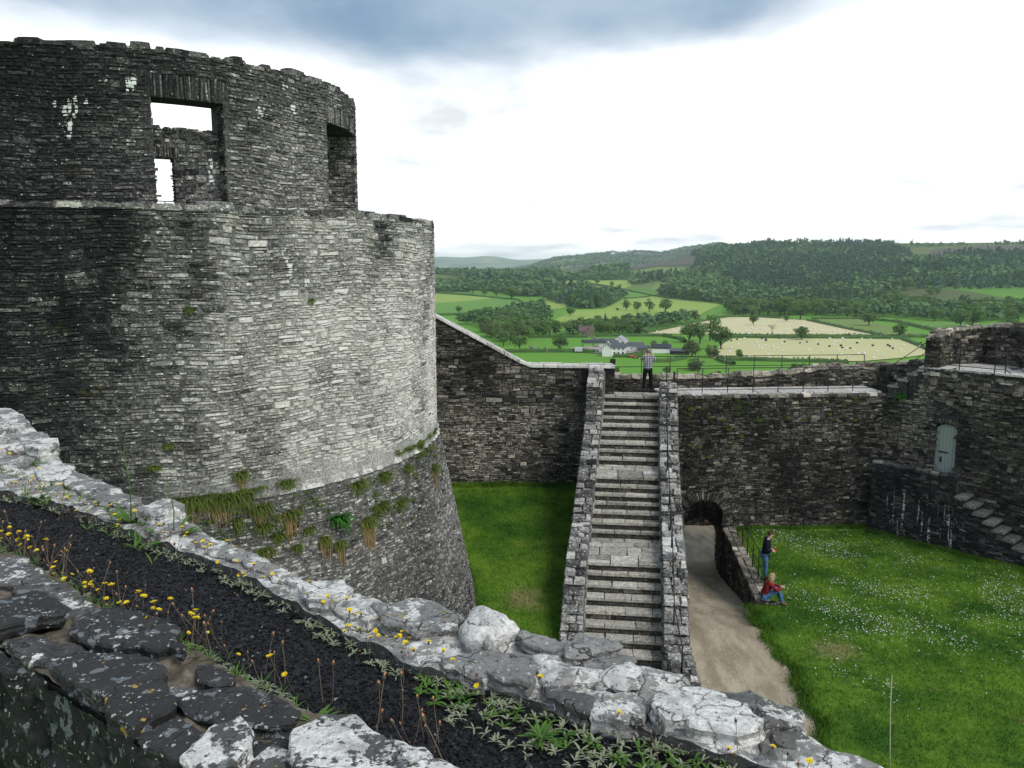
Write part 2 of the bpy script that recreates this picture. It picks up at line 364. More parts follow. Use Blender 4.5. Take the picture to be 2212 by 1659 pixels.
def build_terrain():
    rs = np.concatenate([[4, 20, 33], np.geomspace(40, 640, 40), np.linspace(660, 2400, 110), np.geomspace(2450, 6000, 40), np.geomspace(6200, 14500, 24)])
    az = np.radians(np.concatenate([np.arange(-180, -12, 4), np.arange(-12, 40, .5), np.arange(40, 180, 4)]))
    R, A = np.meshgrid(rs, az, indexing='ij'); X = R*np.sin(A); Y = R*np.cos(A); Z = terrain(X, Y)
    V = np.stack([X, Y, Z], -1).reshape(-1, 3); n = len(az)
    i, j = np.meshgrid(np.arange(len(rs)-1), np.arange(n), indexing='ij'); i = i.ravel(); j = j.ravel(); j2 = (j+1) % n
    F = np.stack([i*n+j, i*n+j2, (i+1)*n+j2, (i+1)*n+j], -1)
    t = NT('valley_pasture', .9, .1)
    pos = t.tc.outputs['Object']; ln = t.N.new('ShaderNodeVectorMath'); ln.operation = 'LENGTH'; t.L.new(pos, ln.inputs[0])
    n1 = t.noise(.012, 5, .6); n2 = t.noise(.09, 4)
    near = t.mix(n1, (.085, .235, .022), (.145, .31, .04)); near = t.mix(t.math('MULTIPLY', n2, .35), near, (.10, .19, .04))
    far = t.mix(t.step(t.noise(.0045, 4, .6), .4, .62), (.075, .12, .035), (.12, .15, .05))
    c = t.mix(t.step(ln.outputs['Value'], 900, 1300), near, far)
    vf = t.voro(.0035); bw = t.N.new('ShaderNodeRGBToBW'); t.L.new(vf, bw.inputs[0])
    c2 = t.ramp(bw.outputs[0], [(.2, (.04, .075, .03)), (.45, (.10, .16, .05)), (.7, (.22, .24, .10)), (.9, (.05, .09, .035))])
    c = t.mix(t.step(ln.outputs['Value'], 2600, 3400), c, c2)
    t.bump(n2, .3, 1.0)
    o = link('valley_ground', fast_mesh('valley_ground', V, [F], [t.col(c)], smooth=True)); tag(o, kind='structure')
build_terrain()

def field(name, pts, mat, off=.35):
    """draped sheet following the ground"""
    W = [on_terrain(*p) for p in pts]
    bm = bmesh.new(); vs = [bm.verts.new((w[0], w[1], 0)) for w in W]; bm.faces.new(vs)
    bmesh.ops.triangulate(bm, faces=bm.faces[:])
    for _ in range(7):
        lg = [e for e in bm.edges if e.calc_length() > 28]
        if not lg: break
        bmesh.ops.subdivide_edges(bm, edges=lg, cuts=1); bmesh.ops.triangulate(bm, faces=[f for f in bm.faces if len(f.verts) > 3])
    for v in bm.verts: v.co.z = float(terrain(v.co.x, v.co.y))+off
    me = bpy.data.meshes.new(name); bm.to_mesh(me); bm.free(); me.materials.append(mat)
    o = link(name, me); tag(o, kind='structure'); return o
def fmat(name, a, b, sc=.03, stripes=False):
    t = NT(name, .9, .1); n = t.noise(sc, 4, .6); n2 = t.noise(.3, 3)
    c = t.mix(n, a, b); c = t.mix(t.math('MULTIPLY', n2, .25), c, t.mix(1., c, (.7, .7, .6), 'MULTIPLY')); return t.col(c)
F_HAY = fmat('mown_hay', (.59, .53, .33), (.51, .47, .27)); F_HAY2 = fmat('mown_hay_green', (.55, .50, .29), (.43, .44, .20))
F_G1 = fmat('pasture_light', (.30, .38, .09), (.21, .32, .07)); F_G2 = fmat('pasture_deep', (.10, .225, .045), (.15, .28, .055))
F_G3 = fmat('meadow', (.18, .25, .07), (.14, .20, .06)); F_MOOR = fmat('bracken_moor', (.11, .095, .05), (.08, .15, .04), .018)
F_FELL = fmat('felled_slope', (.115, .095, .085), (.085, .085, .06), .012); F_PALE = fmat('pale_far_field', (.38, .36, .19), (.28, .32, .12))
F_ROAD = fmat('lane', (.20, .20, .20), (.16, .16, .155)); F_YARD = fmat('yard_gravel', (.33, .31, .28), (.24, .23, .2))
def fields():
    S = lambda T, L: [T(*p) for p in L]
    field('pasture', S(BL, [(-60, 480), (30, 480), (480, 512), (300, 535), (40, 550), (-60, 552)]), F_G1)
    field('pasture', S(BL, [(-60, 553), (40, 550), (300, 535), (480, 512), (640, 525), (760, 560), (740, 600), (520, 610), (200, 625), (60, 635), (-60, 640)]), F_G2, .4)
    field('pasture', S(BL, [(180, 655), (480, 635), (560, 660), (250, 690)]), F_G2)
    field('pasture', S(BL, [(850, 515), (1060, 550), (1000, 590), (900, 600), (870, 560)]), F_G1)
    field('pasture', S(BL, [(880, 700), (1000, 640), (1100, 605), (1280, 600), (1450, 520), (1660, 500), (2000, 535), (2170, 560), (1990, 650), (1700, 650), (1300, 690)]), F_G1, .45)
    field('pasture', S(BL, [(1080, 415), (1230, 425), (1640, 490), (1460, 515), (1440, 480), (1300, 440)]), F_G2, .5)
    field('pasture', S(BL, [(1000, 385), (1130, 380), (1480, 380), (1500, 420), (1450, 440), (1200, 400), (1020, 412)]), F_G1)
    field('pasture', S(BL, [(1480, 315), (1700, 280), (1900, 285), (1900, 320), (1560, 345)]), F_G3)
    field('pasture', S(BL, [(1640, 440), (1700, 385), (1860, 380), (1830, 430), (1700, 490)]), F_G3, .4)
    field('hay_field', [BL(1570, 778), BL(1920, 712), BL(2212, 658), BR(160, 655), BR(600, 680), BR(900, 745), BR(1140, 798), BR(500, 797), BR(0, 790), BL(1900, 782)], F_HAY)
    field('hay_field', S(BR, [(30, 815), (850, 818), (1290, 825), (1480, 890), (1495, 935), (1300, 962), (1000, 987), (700, 987), (500, 975), (0, 968), (-120, 960), (-60, 880)]), F_HAY2)
    field('pasture', S(BR, [(640, 675), (980, 672), (1500, 800), (1600, 800), (1160, 798)]), F_G3, .45)
    field('pasture', S(BR, [(1220, 685), (1680, 690), (2050, 720), (2260, 725), (2260, 800), (1650, 790)]), F_G2)
    field('moorland', S(BR, [(1120, 470), (1260, 450), (1560, 440), (1800, 465), (2100, 520), (1850, 570), (1380, 575), (1270, 520)]), F_MOOR, .8)
    field('felled_slope', S(BL, [(1430, 290), (1560, 235), (1800, 185), (2010, 225), (1940, 270), (1700, 275), (1500, 300)]), F_FELL, .9)
    field('felled_slope', S(BR, [(1380, 225), (1560, 150), (1900, 125), (2260, 130), (2260, 165), (1900, 185), (1600, 205)]), F_FELL, 1.2)
    field('pasture', S(BR, [(330, 105), (520, 92), (640, 100), (640, 130), (420, 130)]), F_G3, 1.2)
    for L in ([(1000, 245), (1210, 212), (1180, 250)], [(810, 285), (1100, 275), (980, 300)], [(440, 318), (640, 300), (560, 322)], [(2100, 130), (2212, 130), (2212, 140)]):
        field('pale_field', S(BL, L), F_PALE, 2.5)
    field('farm_lane', S(BL, [(735, 870), (760, 872), (800, 897), (1060, 906), (1280, 915), (1280, 925), (1050, 914), (790, 905)]), F_ROAD, .4)
    field('farm_lane', S(BL, [(1195, 803), (1215, 803), (1300, 835), (1420, 855), (1400, 860), (1280, 840)]), F_ROAD, .4)
    field('farm_yard', S(BL, [(1050, 890), (1160, 875), (1400, 860), (1560, 880), (1640, 905), (1500, 925), (1420, 930), (1200, 925)]), F_YARD, .36)
fields()

# ------------------------------------------------------------------ masonry
def gen_quads(S0, S1, Z0, Z1, hr=(.06, .15), wr=(.18, .62), rng=RNG, tall=.07, split=.16, gap=.008, mask=None, warp=.035):
    """rubble coursing: list of 4-corner stones in (s,z)"""
    out = []; z = Z0; blocked = []; ph = rng.uniform(0, 9, 4); H = []
    while z < Z1-.03:
        h = min(rng.uniform(*hr), Z1-z)
        if Z1-z-h < .045: h = Z1-z
        H.append(h); z += h
    z = Z0
    for ri, h in enumerate(H):
        nxt = []; s = S0-rng.uniform(0, .25)
        while s < S1:
            b = [q for q in blocked if q[0] < s+.05 and q[1] > s]
            if b: s = b[0][1]; continue
            w = rng.uniform(*wr)*(.75+1.6*h)
            nb = [q[0] for q in blocked if q[0] > s]
            e = s+w
            if nb and e > min(nb)-.1: e = min(nb)
            a = max(s, S0); e2 = min(e, S1)
            if e2-a > .05:
                hh = h
                if rng.random() < tall and ri+1 < len(H) and e2-a > .16:
                    hh = h+H[ri+1]; nxt.append((s, e))
                if hh > .1 and rng.random() < split:
                    m = rng.uniform(.35, .65)*hh; out.append((a, e2, z, z+m)); out.append((a, e2, z+m, z+hh))
                else: out.append((a, e2, z, z+hh))
            s = e
        blocked = nxt; z += h
    R = np.array(out)
    if len(R) == 0: return np.zeros((0, 4, 2))
    g = gap*rng.uniform(.4, 1.5, len(R))
    a, e, b, t = R[:, 0]+g, R[:, 1]-g, R[:, 2]+g*.8, R[:, 3]-g*.8
    Q = np.stack([np.stack([a, b], -1), np.stack([e, b], -1), np.stack([e, t], -1), np.stack([a, t], -1)], 1)
    Q += rng.normal(0, .006, Q.shape)
    if warp:
        Q[..., 1] += warp*np.sin(Q[..., 0]*1.3+ph[0]+Q[..., 1]*.4)*np.clip((Z1-Q[..., 1])*3, 0, 1)*np.clip((Q[..., 1]-Z0)*3, 0, 1) \
            + warp*.5*np.sin(Q[..., 0]*3.7+ph[1]+Q[..., 1]*1.1)*np.clip((Z1-Q[..., 1])*3, 0, 1)*np.clip((Q[..., 1]-Z0)*3, 0, 1)
    if mask is not None:
        c = Q.mean(1); keep = np.array([not mask(*p) for p in c]); Q = Q[keep]
    return Q
def stone_verts(Q, proud=(.018, .055), rng=RNG, back=-.03, inset=.014, rnd=.86):
    """Q (n,4,2) -> (n,17,3) in (s,z,d)"""
    n = len(Q); C = Q.mean(1, keepdims=True)
    cor = C+(Q-C)*rng.uniform(rnd, min(1.0, rnd+.12), (n, 4, 1)); mid = (Q+np.roll(Q, -1, 1))/2; mid = C+(mid-C)*(1+rng.uniform(-.06, .04, (n, 4, 1))*(1 if rnd < .95 else .2))
    O = np.stack([cor, mid], 2).reshape(n, 8, 2)
    half = (Q.max(1)-Q.min(1))/2; f = np.clip(1-inset*rng.uniform(.6, 1.6, (n, 1))/np.maximum(half, .02), .45, .97)
    I = C+(O-C)*f[:, None, :]
    pr = rng.uniform(*proud, (n, 1)); big = np.minimum(1.25, .7+half.min(1, keepdims=True)*6); pr = pr*(big if rnd < .95 else 1.0)
    fl = 1.0 if rnd < .95 else .12
    tilt = rng.normal(0, .09*fl, (n, 1, 2)); dI = pr+((I-C)*tilt).sum(-1)+rng.normal(0, .004*fl, (n, 8))
    V = np.zeros((n, 17, 3)); V[:, :8, :2] = O; V[:, :8, 2] = back; V[:, 8:16, :2] = I; V[:, 8:16, 2] = dI
    V[:, 16, :2] = C[:, 0]; V[:, 16, 2] = pr[:, 0]*(1+.08*fl)+rng.normal(0, .005*fl, n)
    return V
_q = np.array([(i, (i+1) % 8, 8+(i+1) % 8, 8+i) for i in range(8)]); _t = np.array([(8+i, 8+(i+1) % 8, 16) for i in range(8)])
class Stones:
    """all the stones of one thing: the 300 that show largest become parts, the rest one part of kind stuff"""
    def __init__(s, parent, mat, name='stone', keep=300): s.p = parent; s.m = mat; s.V = []; s.T = []; s.name = name; s.keep = keep
    def add(s, Q, mapper, tone, proud=(.018, .055), back=-.03, inset=.007, rng=RNG, rnd=.93, tv=.13):
        if len(Q) == 0: return
        V = stone_verts(Q, proud, rng, back, inset, rnd); c = Q.mean(1)
        T = tone(c[:, 0], c[:, 1]) if callable(tone) else np.full(len(Q), tone)
        T = T+rng.normal(0, tv, len(Q)); od = rng.random(len(Q)); T = T-np.where((od < .07) & (rnd < .95), rng.uniform(.1, .28, len(Q)), 0)+np.where((od > .95) & (rnd < .95), rng.uniform(.05, .2, len(Q)), 0)
        s.V.append(mapper(V[..., 0], V[..., 1], V[..., 2])); s.T.append(np.clip(T, .0, 1.0))
    def finish(s):
        V = np.concatenate(s.V); T = np.concatenate(s.T)
        F = V[:, 8:16]; u, v, dep = project(F); du = u.max(1)-u.min(1); dv = v.max(1)-v.min(1)
        inside = (u.mean(1) > 0) & (u.mean(1) < 2212) & (v.mean(1) > 0) & (v.mean(1) < 1659) & (dep.min(1) > .3)
        e1 = F[:, 2]-F[:, 0]; e2 = F[:, 6]-F[:, 0]; nrm = np.cross(e1, e2); view = F.mean(1)-np.array([0, 0, CAM_H])
        out = F.mean(1)-V[:, :8].mean(1); facing = (out*view).sum(-1) < 0
        area = du*dv*inside*facing
        order = np.argsort(-area); big = order[:s.keep]; big = big[area[big] > 0]; rest = np.setdiff1d(np.arange(len(V)), big)
        for i in big:
            me = fast_mesh(s.name, V[i], [_q, _t], [s.m], {'tone': np.full(17, T[i])}); link(s.name, me, s.p)
        if len(rest):
            k = np.arange(len(rest))[:, None, None]*17
            me = fast_mesh(s.name+'work', V[rest].reshape(-1, 3), [(_q[None]+k).reshape(-1, 4), (_t[None]+k).reshape(-1, 3)], [s.m], {'tone': np.repeat(T[rest], 17)})
            o = link(s.name+'work', me, s.p); o['kind'] = 'stuff'
        return len(V)
def plane_map(A, B, lean=0.0, out=None):
    """vertical face from A to B (xy); s along, z up, d along the outward normal (towards the camera side unless given)"""
    A = np.array(A, float); B = np.array(B, float); d = (B-A)/np.linalg.norm(B-A); n = np.array([d[1], -d[0]])
    if out is None:
        if n @ (A+B)/2 > 0: n = -n
    elif n @ np.array(out) < 0: n = -n
    def f(S, Z, D):
        D = D+lean*Z
        return np.stack([A[0]+d[0]*S+n[0]*D, A[1]+d[1]*S+n[1]*D, Z+0*S], -1)
    f.len = float(np.linalg.norm(B-A)); f.d = d; f.n = n; f.A = A
    return f
def top_map(A, B, zf, out=(0, 1)):
    """flat top: s along A->B, second coordinate across, d up"""
    A = np.array(A, float); B = np.array(B, float); d = (B-A)/np.linalg.norm(B-A); n = np.array([-d[1], d[0]])
    if n @ np.array(out) < 0: n = -n
    def f(S, W, D):
        z = zf(S) if callable(zf) else zf
        return np.stack([A[0]+d[0]*S+n[0]*W, A[1]+d[1]*S+n[1]*W, z+D], -1)
    f.len = float(np.linalg.norm(B-A)); return f
def cyl_map(C, Rf):
    def f(S, Z, D):
        R = Rf(Z)+D; return np.stack([C[0]+R*np.sin(S), C[1]+R*np.cos(S), Z+0*S], -1)
    return f
def grid_face(mapper, s0, s1, z0, z1, ns, nz, tone, d=0.0):
    """sheet mesh arrays for a wall face backing"""
    S, Z = np.meshgrid(np.linspace(s0, s1, ns+1), np.linspace(z0, z1, nz+1), indexing='ij')
    V = mapper(S, Z, np.full(S.shape, d)).reshape(-1, 3)
    i, j = np.meshgrid(np.arange(ns), np.arange(nz), indexing='ij'); i = i.ravel(); j = j.ravel(); k = nz+1
    F = np.stack([i*k+j, (i+1)*k+j, (i+1)*k+j+1, i*k+j+1], -1)
    T = (tone(S.ravel(), Z.ravel()) if callable(tone) else np.full(S.size, tone)); return V, F, T
def join_faces(parts, name, mat, parent):
    Vs, Fs, Ts, o = [], [], [], 0
    for V, F, T in parts: Vs.append(V); Fs.append(F+o); Ts.append(T); o += len(V)
    return link(name, fast_mesh(name, np.concatenate(Vs), [np.concatenate(Fs)], [mat], {'tone': np.concatenate(Ts)}), parent)
def solid(mapper, s0, s1, z0, z1, d0, d1, ns=1, nz=1, tone=.35):
    """closed block between two offsets of a face (6 sides)"""
    P = [grid_face(mapper, s0, s1, z0, z1, ns, nz, tone, d1), grid_face(mapper, s0, s1, z0, z1, ns, nz, tone, d0)]
    for zz in (z0, z1):
        g = lambda S, W, D, zz=zz: mapper(S, np.full(S.shape, zz) if not callable(zz) else zz, W)
        P.append(grid_face(g, s0, s1, d0, d1, ns, 1, tone))
    for s_ in (s0, s1):
        g = lambda W, Z, D, s_=s_: mapper(np.full(W.shape, s_), Z, W)
        P.append(grid_face(g, d0, d1, z0, z1, 1, nz, tone))
    return P
def fan_quads(cx, cz, r0, r1, a0, a1, n, rng=RNG, fz=1.0):
    """voussoirs of an arch, angles in degrees from +s"""
    Q = []; A = np.radians(np.linspace(a0, a1, n+1))
    for k in range(n):
        g = .1*(A[k+1]-A[k]); t0, t1 = A[k]+g, A[k+1]-g; rr = r1*rng.uniform(.93, 1.05)
        Q.append([(cx+r0*math.cos(t0), cz+fz*r0*math.sin(t0)), (cx+rr*math.cos(t0), cz+fz*rr*math.sin(t0)), (cx+rr*math.cos(t1), cz+fz*rr*math.sin(t1)), (cx+r0*math.cos(t1), cz+fz*r0*math.sin(t1))])
    return np.array(Q)
def lintel_quads(s0, s1, z0, z1, n, rng=RNG, scale=1.0):
    e = np.linspace(s0, s1, n+1); e[1:-1] += rng.normal(0, (s1-s0)/n*.18, n-1); g = (s1-s0)/n*.08
    return np.array([[(e[k]+g, z0+rng.uniform(-.01, .02)), (e[k+1]-g, z0+rng.uniform(-.01, .02)), (e[k+1]-g, z1+rng.uniform(-.05, .05)), (e[k]+g, z1+rng.uniform(-.05, .05))] for k in range(n)])
_nz = lambda s, z, f, ph=0.0: np.sin(s*f+ph)*np.sin(z*f*1.3+ph*2.1)+.5*np.sin(s*f*2.3+z*f*1.1+ph*3.)

# ------------------------------------------------------------------ round keep
TC = np.array([24*math.sin(math.radians(-24)), 24*math.cos(math.radians(-24))])
R_LO, R_UP = 7.6, 5.5
Z_RIM, Z_STR, Z_TOP = 11.72, 6.08, 15.0
def on_cyl(u, v, Rf):
    d = ray(u, v); q = None
    R = Rf(6.0)
    for _ in range(6):
        a = d[:2] @ d[:2]; b = -2*d[:2] @ TC; c = TC @ TC-R*R; disc = max(b*b-4*a*c, 0); t = (-b-math.sqrt(disc))/2/a; q = d*t; R = Rf(q[2]+CAM_H)
    return math.atan2(q[0]-TC[0], q[1]-TC[1]), q[2]+CAM_H
def Rf_lo(Z): return np.where(np.asarray(Z) > 5.95, R_LO, R_LO+.06+(5.95-np.asarray(Z))*.2)
def Rf_up(Z): return R_UP+0*np.asarray(Z)
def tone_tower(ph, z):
    """pale leached lichen on the weather side, algae and painted-in shade darkening the left, dark runs below the rim"""
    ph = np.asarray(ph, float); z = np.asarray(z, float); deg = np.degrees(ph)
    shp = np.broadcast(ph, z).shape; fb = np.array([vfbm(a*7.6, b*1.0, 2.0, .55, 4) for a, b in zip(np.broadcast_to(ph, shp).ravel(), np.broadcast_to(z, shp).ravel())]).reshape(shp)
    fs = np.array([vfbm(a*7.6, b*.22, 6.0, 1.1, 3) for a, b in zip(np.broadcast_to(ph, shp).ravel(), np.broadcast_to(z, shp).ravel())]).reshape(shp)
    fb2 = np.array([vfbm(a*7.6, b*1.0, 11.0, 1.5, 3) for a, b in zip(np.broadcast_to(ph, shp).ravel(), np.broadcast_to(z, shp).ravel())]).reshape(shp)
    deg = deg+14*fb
    t = np.interp(deg, [80, 100, 120, 138, 150, 160, 172, 200], [.76, .87, .90, .84, .68, .42, .20, .12])  # falls off leftwards: shade of that side put into the tone, besides staining
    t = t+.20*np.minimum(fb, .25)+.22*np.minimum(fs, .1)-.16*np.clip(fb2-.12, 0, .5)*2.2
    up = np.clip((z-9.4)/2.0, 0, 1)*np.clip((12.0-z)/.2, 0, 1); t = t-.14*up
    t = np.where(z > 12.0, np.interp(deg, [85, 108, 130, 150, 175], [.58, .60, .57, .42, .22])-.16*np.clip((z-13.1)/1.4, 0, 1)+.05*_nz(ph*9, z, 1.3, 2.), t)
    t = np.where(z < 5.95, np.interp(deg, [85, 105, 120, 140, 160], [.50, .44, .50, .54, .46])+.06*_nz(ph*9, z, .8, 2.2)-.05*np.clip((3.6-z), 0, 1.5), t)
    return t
def build_tower():
    T = empty('round_keep', (TC[0], TC[1], 0)); T.location = (0, 0, 0)
    tag(T, 'massive ruined round stone keep with a narrower broken upper storey', 'tower')
    rng = np.random.default_rng(11)
    mlo, mup = cyl_map(TC, Rf_lo), cyl_map(TC, Rf_up)
    P0, P1 = math.radians(70), math.radians(232)
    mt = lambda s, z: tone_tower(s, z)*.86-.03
    # lower drum (closed all round), battered foot
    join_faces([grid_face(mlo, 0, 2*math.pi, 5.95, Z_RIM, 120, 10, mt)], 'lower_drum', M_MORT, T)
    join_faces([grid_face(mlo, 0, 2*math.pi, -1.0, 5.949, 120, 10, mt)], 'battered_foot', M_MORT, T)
    ring = lambda S, W, D: np.stack([TC[0]+W*np.sin(S), TC[1]+W*np.cos(S), Z_RIM+D], -1)
    join_faces([grid_face(ring, 0, 2*math.pi, 2.0, R_LO, 120, 3, .45)], 'wall_walk', M_MORT, T)
    ST = Stones(T, M_TOWER)
    def A(q, R): q = q.copy(); q[..., 0] = q[..., 0]/R; return q
    holes = [on_cyl(190, 565, Rf_lo), on_cyl(572, 648, Rf_lo), on_cyl(672, 645, Rf_lo), on_cyl(290, 585, Rf_lo)]
    def mlo_mask(s, z): return any(abs(s/R_LO-h[0])*R_LO < .13 and abs(z-h[1]) < .11 for h in holes)
    q = gen_quads(P0*R_LO, P1*R_LO, 6.1, Z_RIM, (.042, .095), (.2, .66), rng, tall=.07, mask=mlo_mask, gap=.007)
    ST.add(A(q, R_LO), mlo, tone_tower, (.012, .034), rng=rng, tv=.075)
    q = gen_quads(P0*8.1, P1*8.1, 0.2, 5.9, (.045, .085), (.18, .5), rng, tall=.02, split=.05, gap=.008)
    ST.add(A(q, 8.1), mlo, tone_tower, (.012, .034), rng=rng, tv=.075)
    # large blocks dotted in the face
    # string course above the batter: blocks with gaps
    s = P0
    Q = []
    while s < P1:
        w = rng.uniform(.25, .7)/R_LO
        if rng.random() < .9: Q.append([(s+.001, 5.93), (s+w-.001, 5.93), (s+w-.001, 6.14+rng.uniform(-.02, .02)), (s+.001, 6.14+rng.uniform(-.02, .02))])
        s += w
    ST.add(np.array(Q), mlo, lambda a, b: tone_tower(a, b+.3)-.04, (.035, .06), inset=.012, rng=rng)
    # ragged rim of the lower drum
    for z, wr, pr in ((Z_RIM, (R_LO-.9, R_LO+.03), (.02, .13)), (Z_RIM+.05, (R_LO-.7, R_LO), (.04, .16))):
        q = gen_quads(P0*R_LO, P1*R_LO, wr[0], wr[1], (.2, .4), (.2, .6), rng, tall=0, split=0, warp=0)
        if z > Z_RIM: q = q[rng.random(len(q)) < .45]
        g = lambda S, W, D: np.stack([TC[0]+W*np.sin(S), TC[1]+W*np.cos(S), Z_RIM+D], -1)
        ST.add(A(q, R_LO), g, .42, pr, rng=rng)
    # upper storey: solid arcs with openings
    dg = lambda a: math.radians(a)
    zw = 14.08; w0, w1 = dg(139.4), dg(154.6); d0, d1 = dg(84), dg(108.2); zd = 14.12
    TH = .72
    parts = []; blk = lambda a, b, z0, z1, r0=-TH, r1=0.0, ns=16: parts.extend(solid(mup, a, b, z0, z1, r0, r1, ns, 4, mt))
    UE0, UE1 = dg(62), dg(226)
    blk(w1, UE1, 11.4, Z_TOP, ns=30); blk(w0, w1, zw, Z_TOP-.02); blk(d1, w0, 11.4, Z_TOP-.01, ns=14)
    blk(d0, d1, zd, Z_TOP-.03); blk(UE0, d0, 11.4, Z_TOP-.015); blk(d0, d1, 11.4, zd, -1.7, -.95)
    # thin screen wall inside the big window, with a doorway
    zs = 13.52; e0, e1 = dg(150.0), dg(154.5)
    blk(w0-.01, e0, 11.4, zs, -.70, -.36); blk(e0, e1, 12.92, zs-.01, -.70, -.37); blk(e1, w1+.01, 11.4, zs-.02, -.70, -.38)
    join_faces(parts, 'upper_drum', M_MORT, T)
    slots = [on_cyl(545, 228, Rf_up), on_cyl(672, 243, Rf_up), on_cyl(220, 445, Rf_up), on_cyl(522, 445, Rf_up), on_cyl(640, 447, Rf_up)]
    def mup_mask(s, z):
        a = s/R_UP
        if w0-.012 < a < w1+.012 and z < zw+.46: return True
        if d0 < a < d1+.012 and z < zd+.4: return True
        return any(abs(a-h[0])*R_UP < .1 and abs(z-h[1]) < .09 for h in slots)
    q = gen_quads(UE0*R_UP, P1*R_UP, 11.6, Z_TOP, (.042, .09), (.16, .52), rng, tall=.05, mask=mup_mask, gap=.007)
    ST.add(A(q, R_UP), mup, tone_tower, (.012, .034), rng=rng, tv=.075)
    ql = lintel_quads(w0-.01, w1+.02, zw, zw+.46, 26, rng); ST.add(ql, mup, tone_tower, (.0, .05), rng=rng)
    ql = lintel_quads(d0, d1+.01, zd, zd+.4, 22, rng); ST.add(ql, mup, tone_tower, (.0, .05), rng=rng)
    # screen wall stones, and reveals
    msc = cyl_map(TC, lambda Z: R_UP-.36+0*Z)
    def msk(s, z): a = s/(R_UP-.36); return (e0 < a < e1+.05 and z < 12.93+.22)
    q = gen_quads((w0-.02)*(R_UP-.36), (w1+.03)*(R_UP-.36), 11.6, zs, (.05, .11), (.12, .35), rng, mask=msk)
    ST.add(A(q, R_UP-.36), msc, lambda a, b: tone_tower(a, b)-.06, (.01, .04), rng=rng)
    ST.add(lintel_quads(e0-.02, e1, 12.93, 13.14, 14, rng), msc, lambda a, b: tone_tower(a, b), (0, .04), rng=rng)
    for a, sg, r0, r1, z1, tn in ((w0, 1, -.36, 0, zw, .25), (w1, -1, -.36, 0, zw, .3), (e0, 1, -.70, -.37, 12.92, .2), (d0, 1, -.95, 0, zd, .50), (d1, -1, -.95, 0, zd, .3)):
        c, s_ = math.cos(a), math.sin(a); tx = np.array([c, -s_])*sg        # tangential, into the opening
        g = lambda W, Z, D, c=c, s_=s_, tx=tx: np.stack([TC[0]+(R_UP+W)*s_+tx[0]*D, TC[1]+(R_UP+W)*c+tx[1]*D, Z+0*W], -1)
        q = gen_quads(r0, r1, 11.6, z1, (.05, .12), (.12, .35), rng, warp=0); ST.add(q, g, tn, (.008, .03), rng=rng)
    mb = cyl_map(TC, lambda Z: R_UP-.95+0*Z)
    q = gen_quads(d0*4.55, d1*4.55, 11.6, zd, (.05, .12), (.14, .4), rng); ST.add(A(q, 4.55), mb, .36, (.01, .04), rng=rng)
    # broken top of the upper storey
    for lay, (pr, keep) in enumerate((((.02, .10), 1), ((.05, .17), .5))):
        q = gen_quads(UE0*R_UP, UE1*R_UP, R_UP-TH, R_UP+.03, (.25, .45), (.16, .5), rng, tall=0, split=0, warp=0)
        q = q[rng.random(len(q)) < keep]
        g = lambda S, W, D: np.stack([TC[0]+W*np.sin(S), TC[1]+W*np.cos(S), Z_TOP-.02+D], -1)
        ST.add(A(q, R_UP), g, .27, pr, rng=rng)
    q = gen_quads((w0-.02)*4.5, (w1+.02)*4.5, R_UP-.70, R_UP-.34, (.17, .2), (.15, .4), rng, tall=0, split=0, warp=0)
    ST.add(A(q, 4.5), lambda S, W, D: np.stack([TC[0]+W*np.sin(S), TC[1]+W*np.cos(S), zs+D], -1), .3, (.01, .06), rng=rng)
    print('tower stones', ST.finish())
    # thin guard rail in the window
    rl = empty('guard_rail'); tag(rl, 'thin black guard rail across the window opening of the round keep', 'railing')
    pts = [(TC[0]+5.62*math.sin(a), TC[1]+5.62*math.cos(a), 11.98) for a in np.linspace(dg(136), dg(156), 8)]
    m = MB(); m.tube(pts, .012, 5); m.build('rail', M_IRON, rl)
    for a in (138, 146, 153):
        m = MB(); p = (TC[0]+5.62*math.sin(dg(a)), TC[1]+5.62*math.cos(dg(a))); m.tube([(*p, Z_RIM), (*p, 11.98)], .011, 5); m.build('post', M_IRON, rl)
build_tower()

# ------------------------------------------------------------------ courtyard ground
def sheet(name, fn, xs, ys, inside, mat, kind='structure', jit=.0):
    X, Y = np.meshgrid(xs, ys, indexing='ij'); nx, ny = X.shape
    Z = fn(X, Y); V = np.stack([X, Y, Z], -1).reshape(-1, 3)
    i, j = np.meshgrid(np.arange(nx-1), np.arange(ny-1), indexing='ij'); i = i.ravel(); j = j.ravel()
    F = np.stack([i*ny+j, (i+1)*ny+j, (i+1)*ny+j+1, i*ny+j+1], -1)
    c = V[F].mean(1); k = inside(c[:, 0], c[:, 1]); F = F[k]
    o = link(name, fast_mesh(name, V, [F], [mat], smooth=True)); tag(o, kind=kind); return o
_path_edge = np.array([at_z(*p, 0) for p in [(1632, 1345), (1650, 1362), (1680, 1400), (1720, 1470), (1745, 1515), (1762, 1560), (1775, 1605), (1785, 1660)]])
_pe = _path_edge[np.argsort(_path_edge[:, 1])]
def path_right(y): return np.interp(y, np.concatenate([[0, 12], _pe[:, 1], [23.9, 23.95, 31.3, 31.6, 33.1, 33.3, 60]]), np.concatenate([[4.5, 6.2], _pe[:, 0], [7.6, 7.78, 8.55, 8.8, 9.4, 12.0, 12.0]]))
def path_z(x, y): return np.clip(-(y-22.3)*.222, -2.15, 0)-.03+.012*np.sin(x*5+y*3)
def lawn_z(x, y): return .02*np.sin(x*1.1+y*.7)+.015*np.sin(x*2.3-y*1.9)+0*x
def lawn_left_z(x, y): return .25+np.clip(y-18.5, 0, 13)*.138+.02*np.sin(x*2+y*1.3)
def stair_x(y): return 3.65-(30.5-np.asarray(y))*.155           # inner edge, left
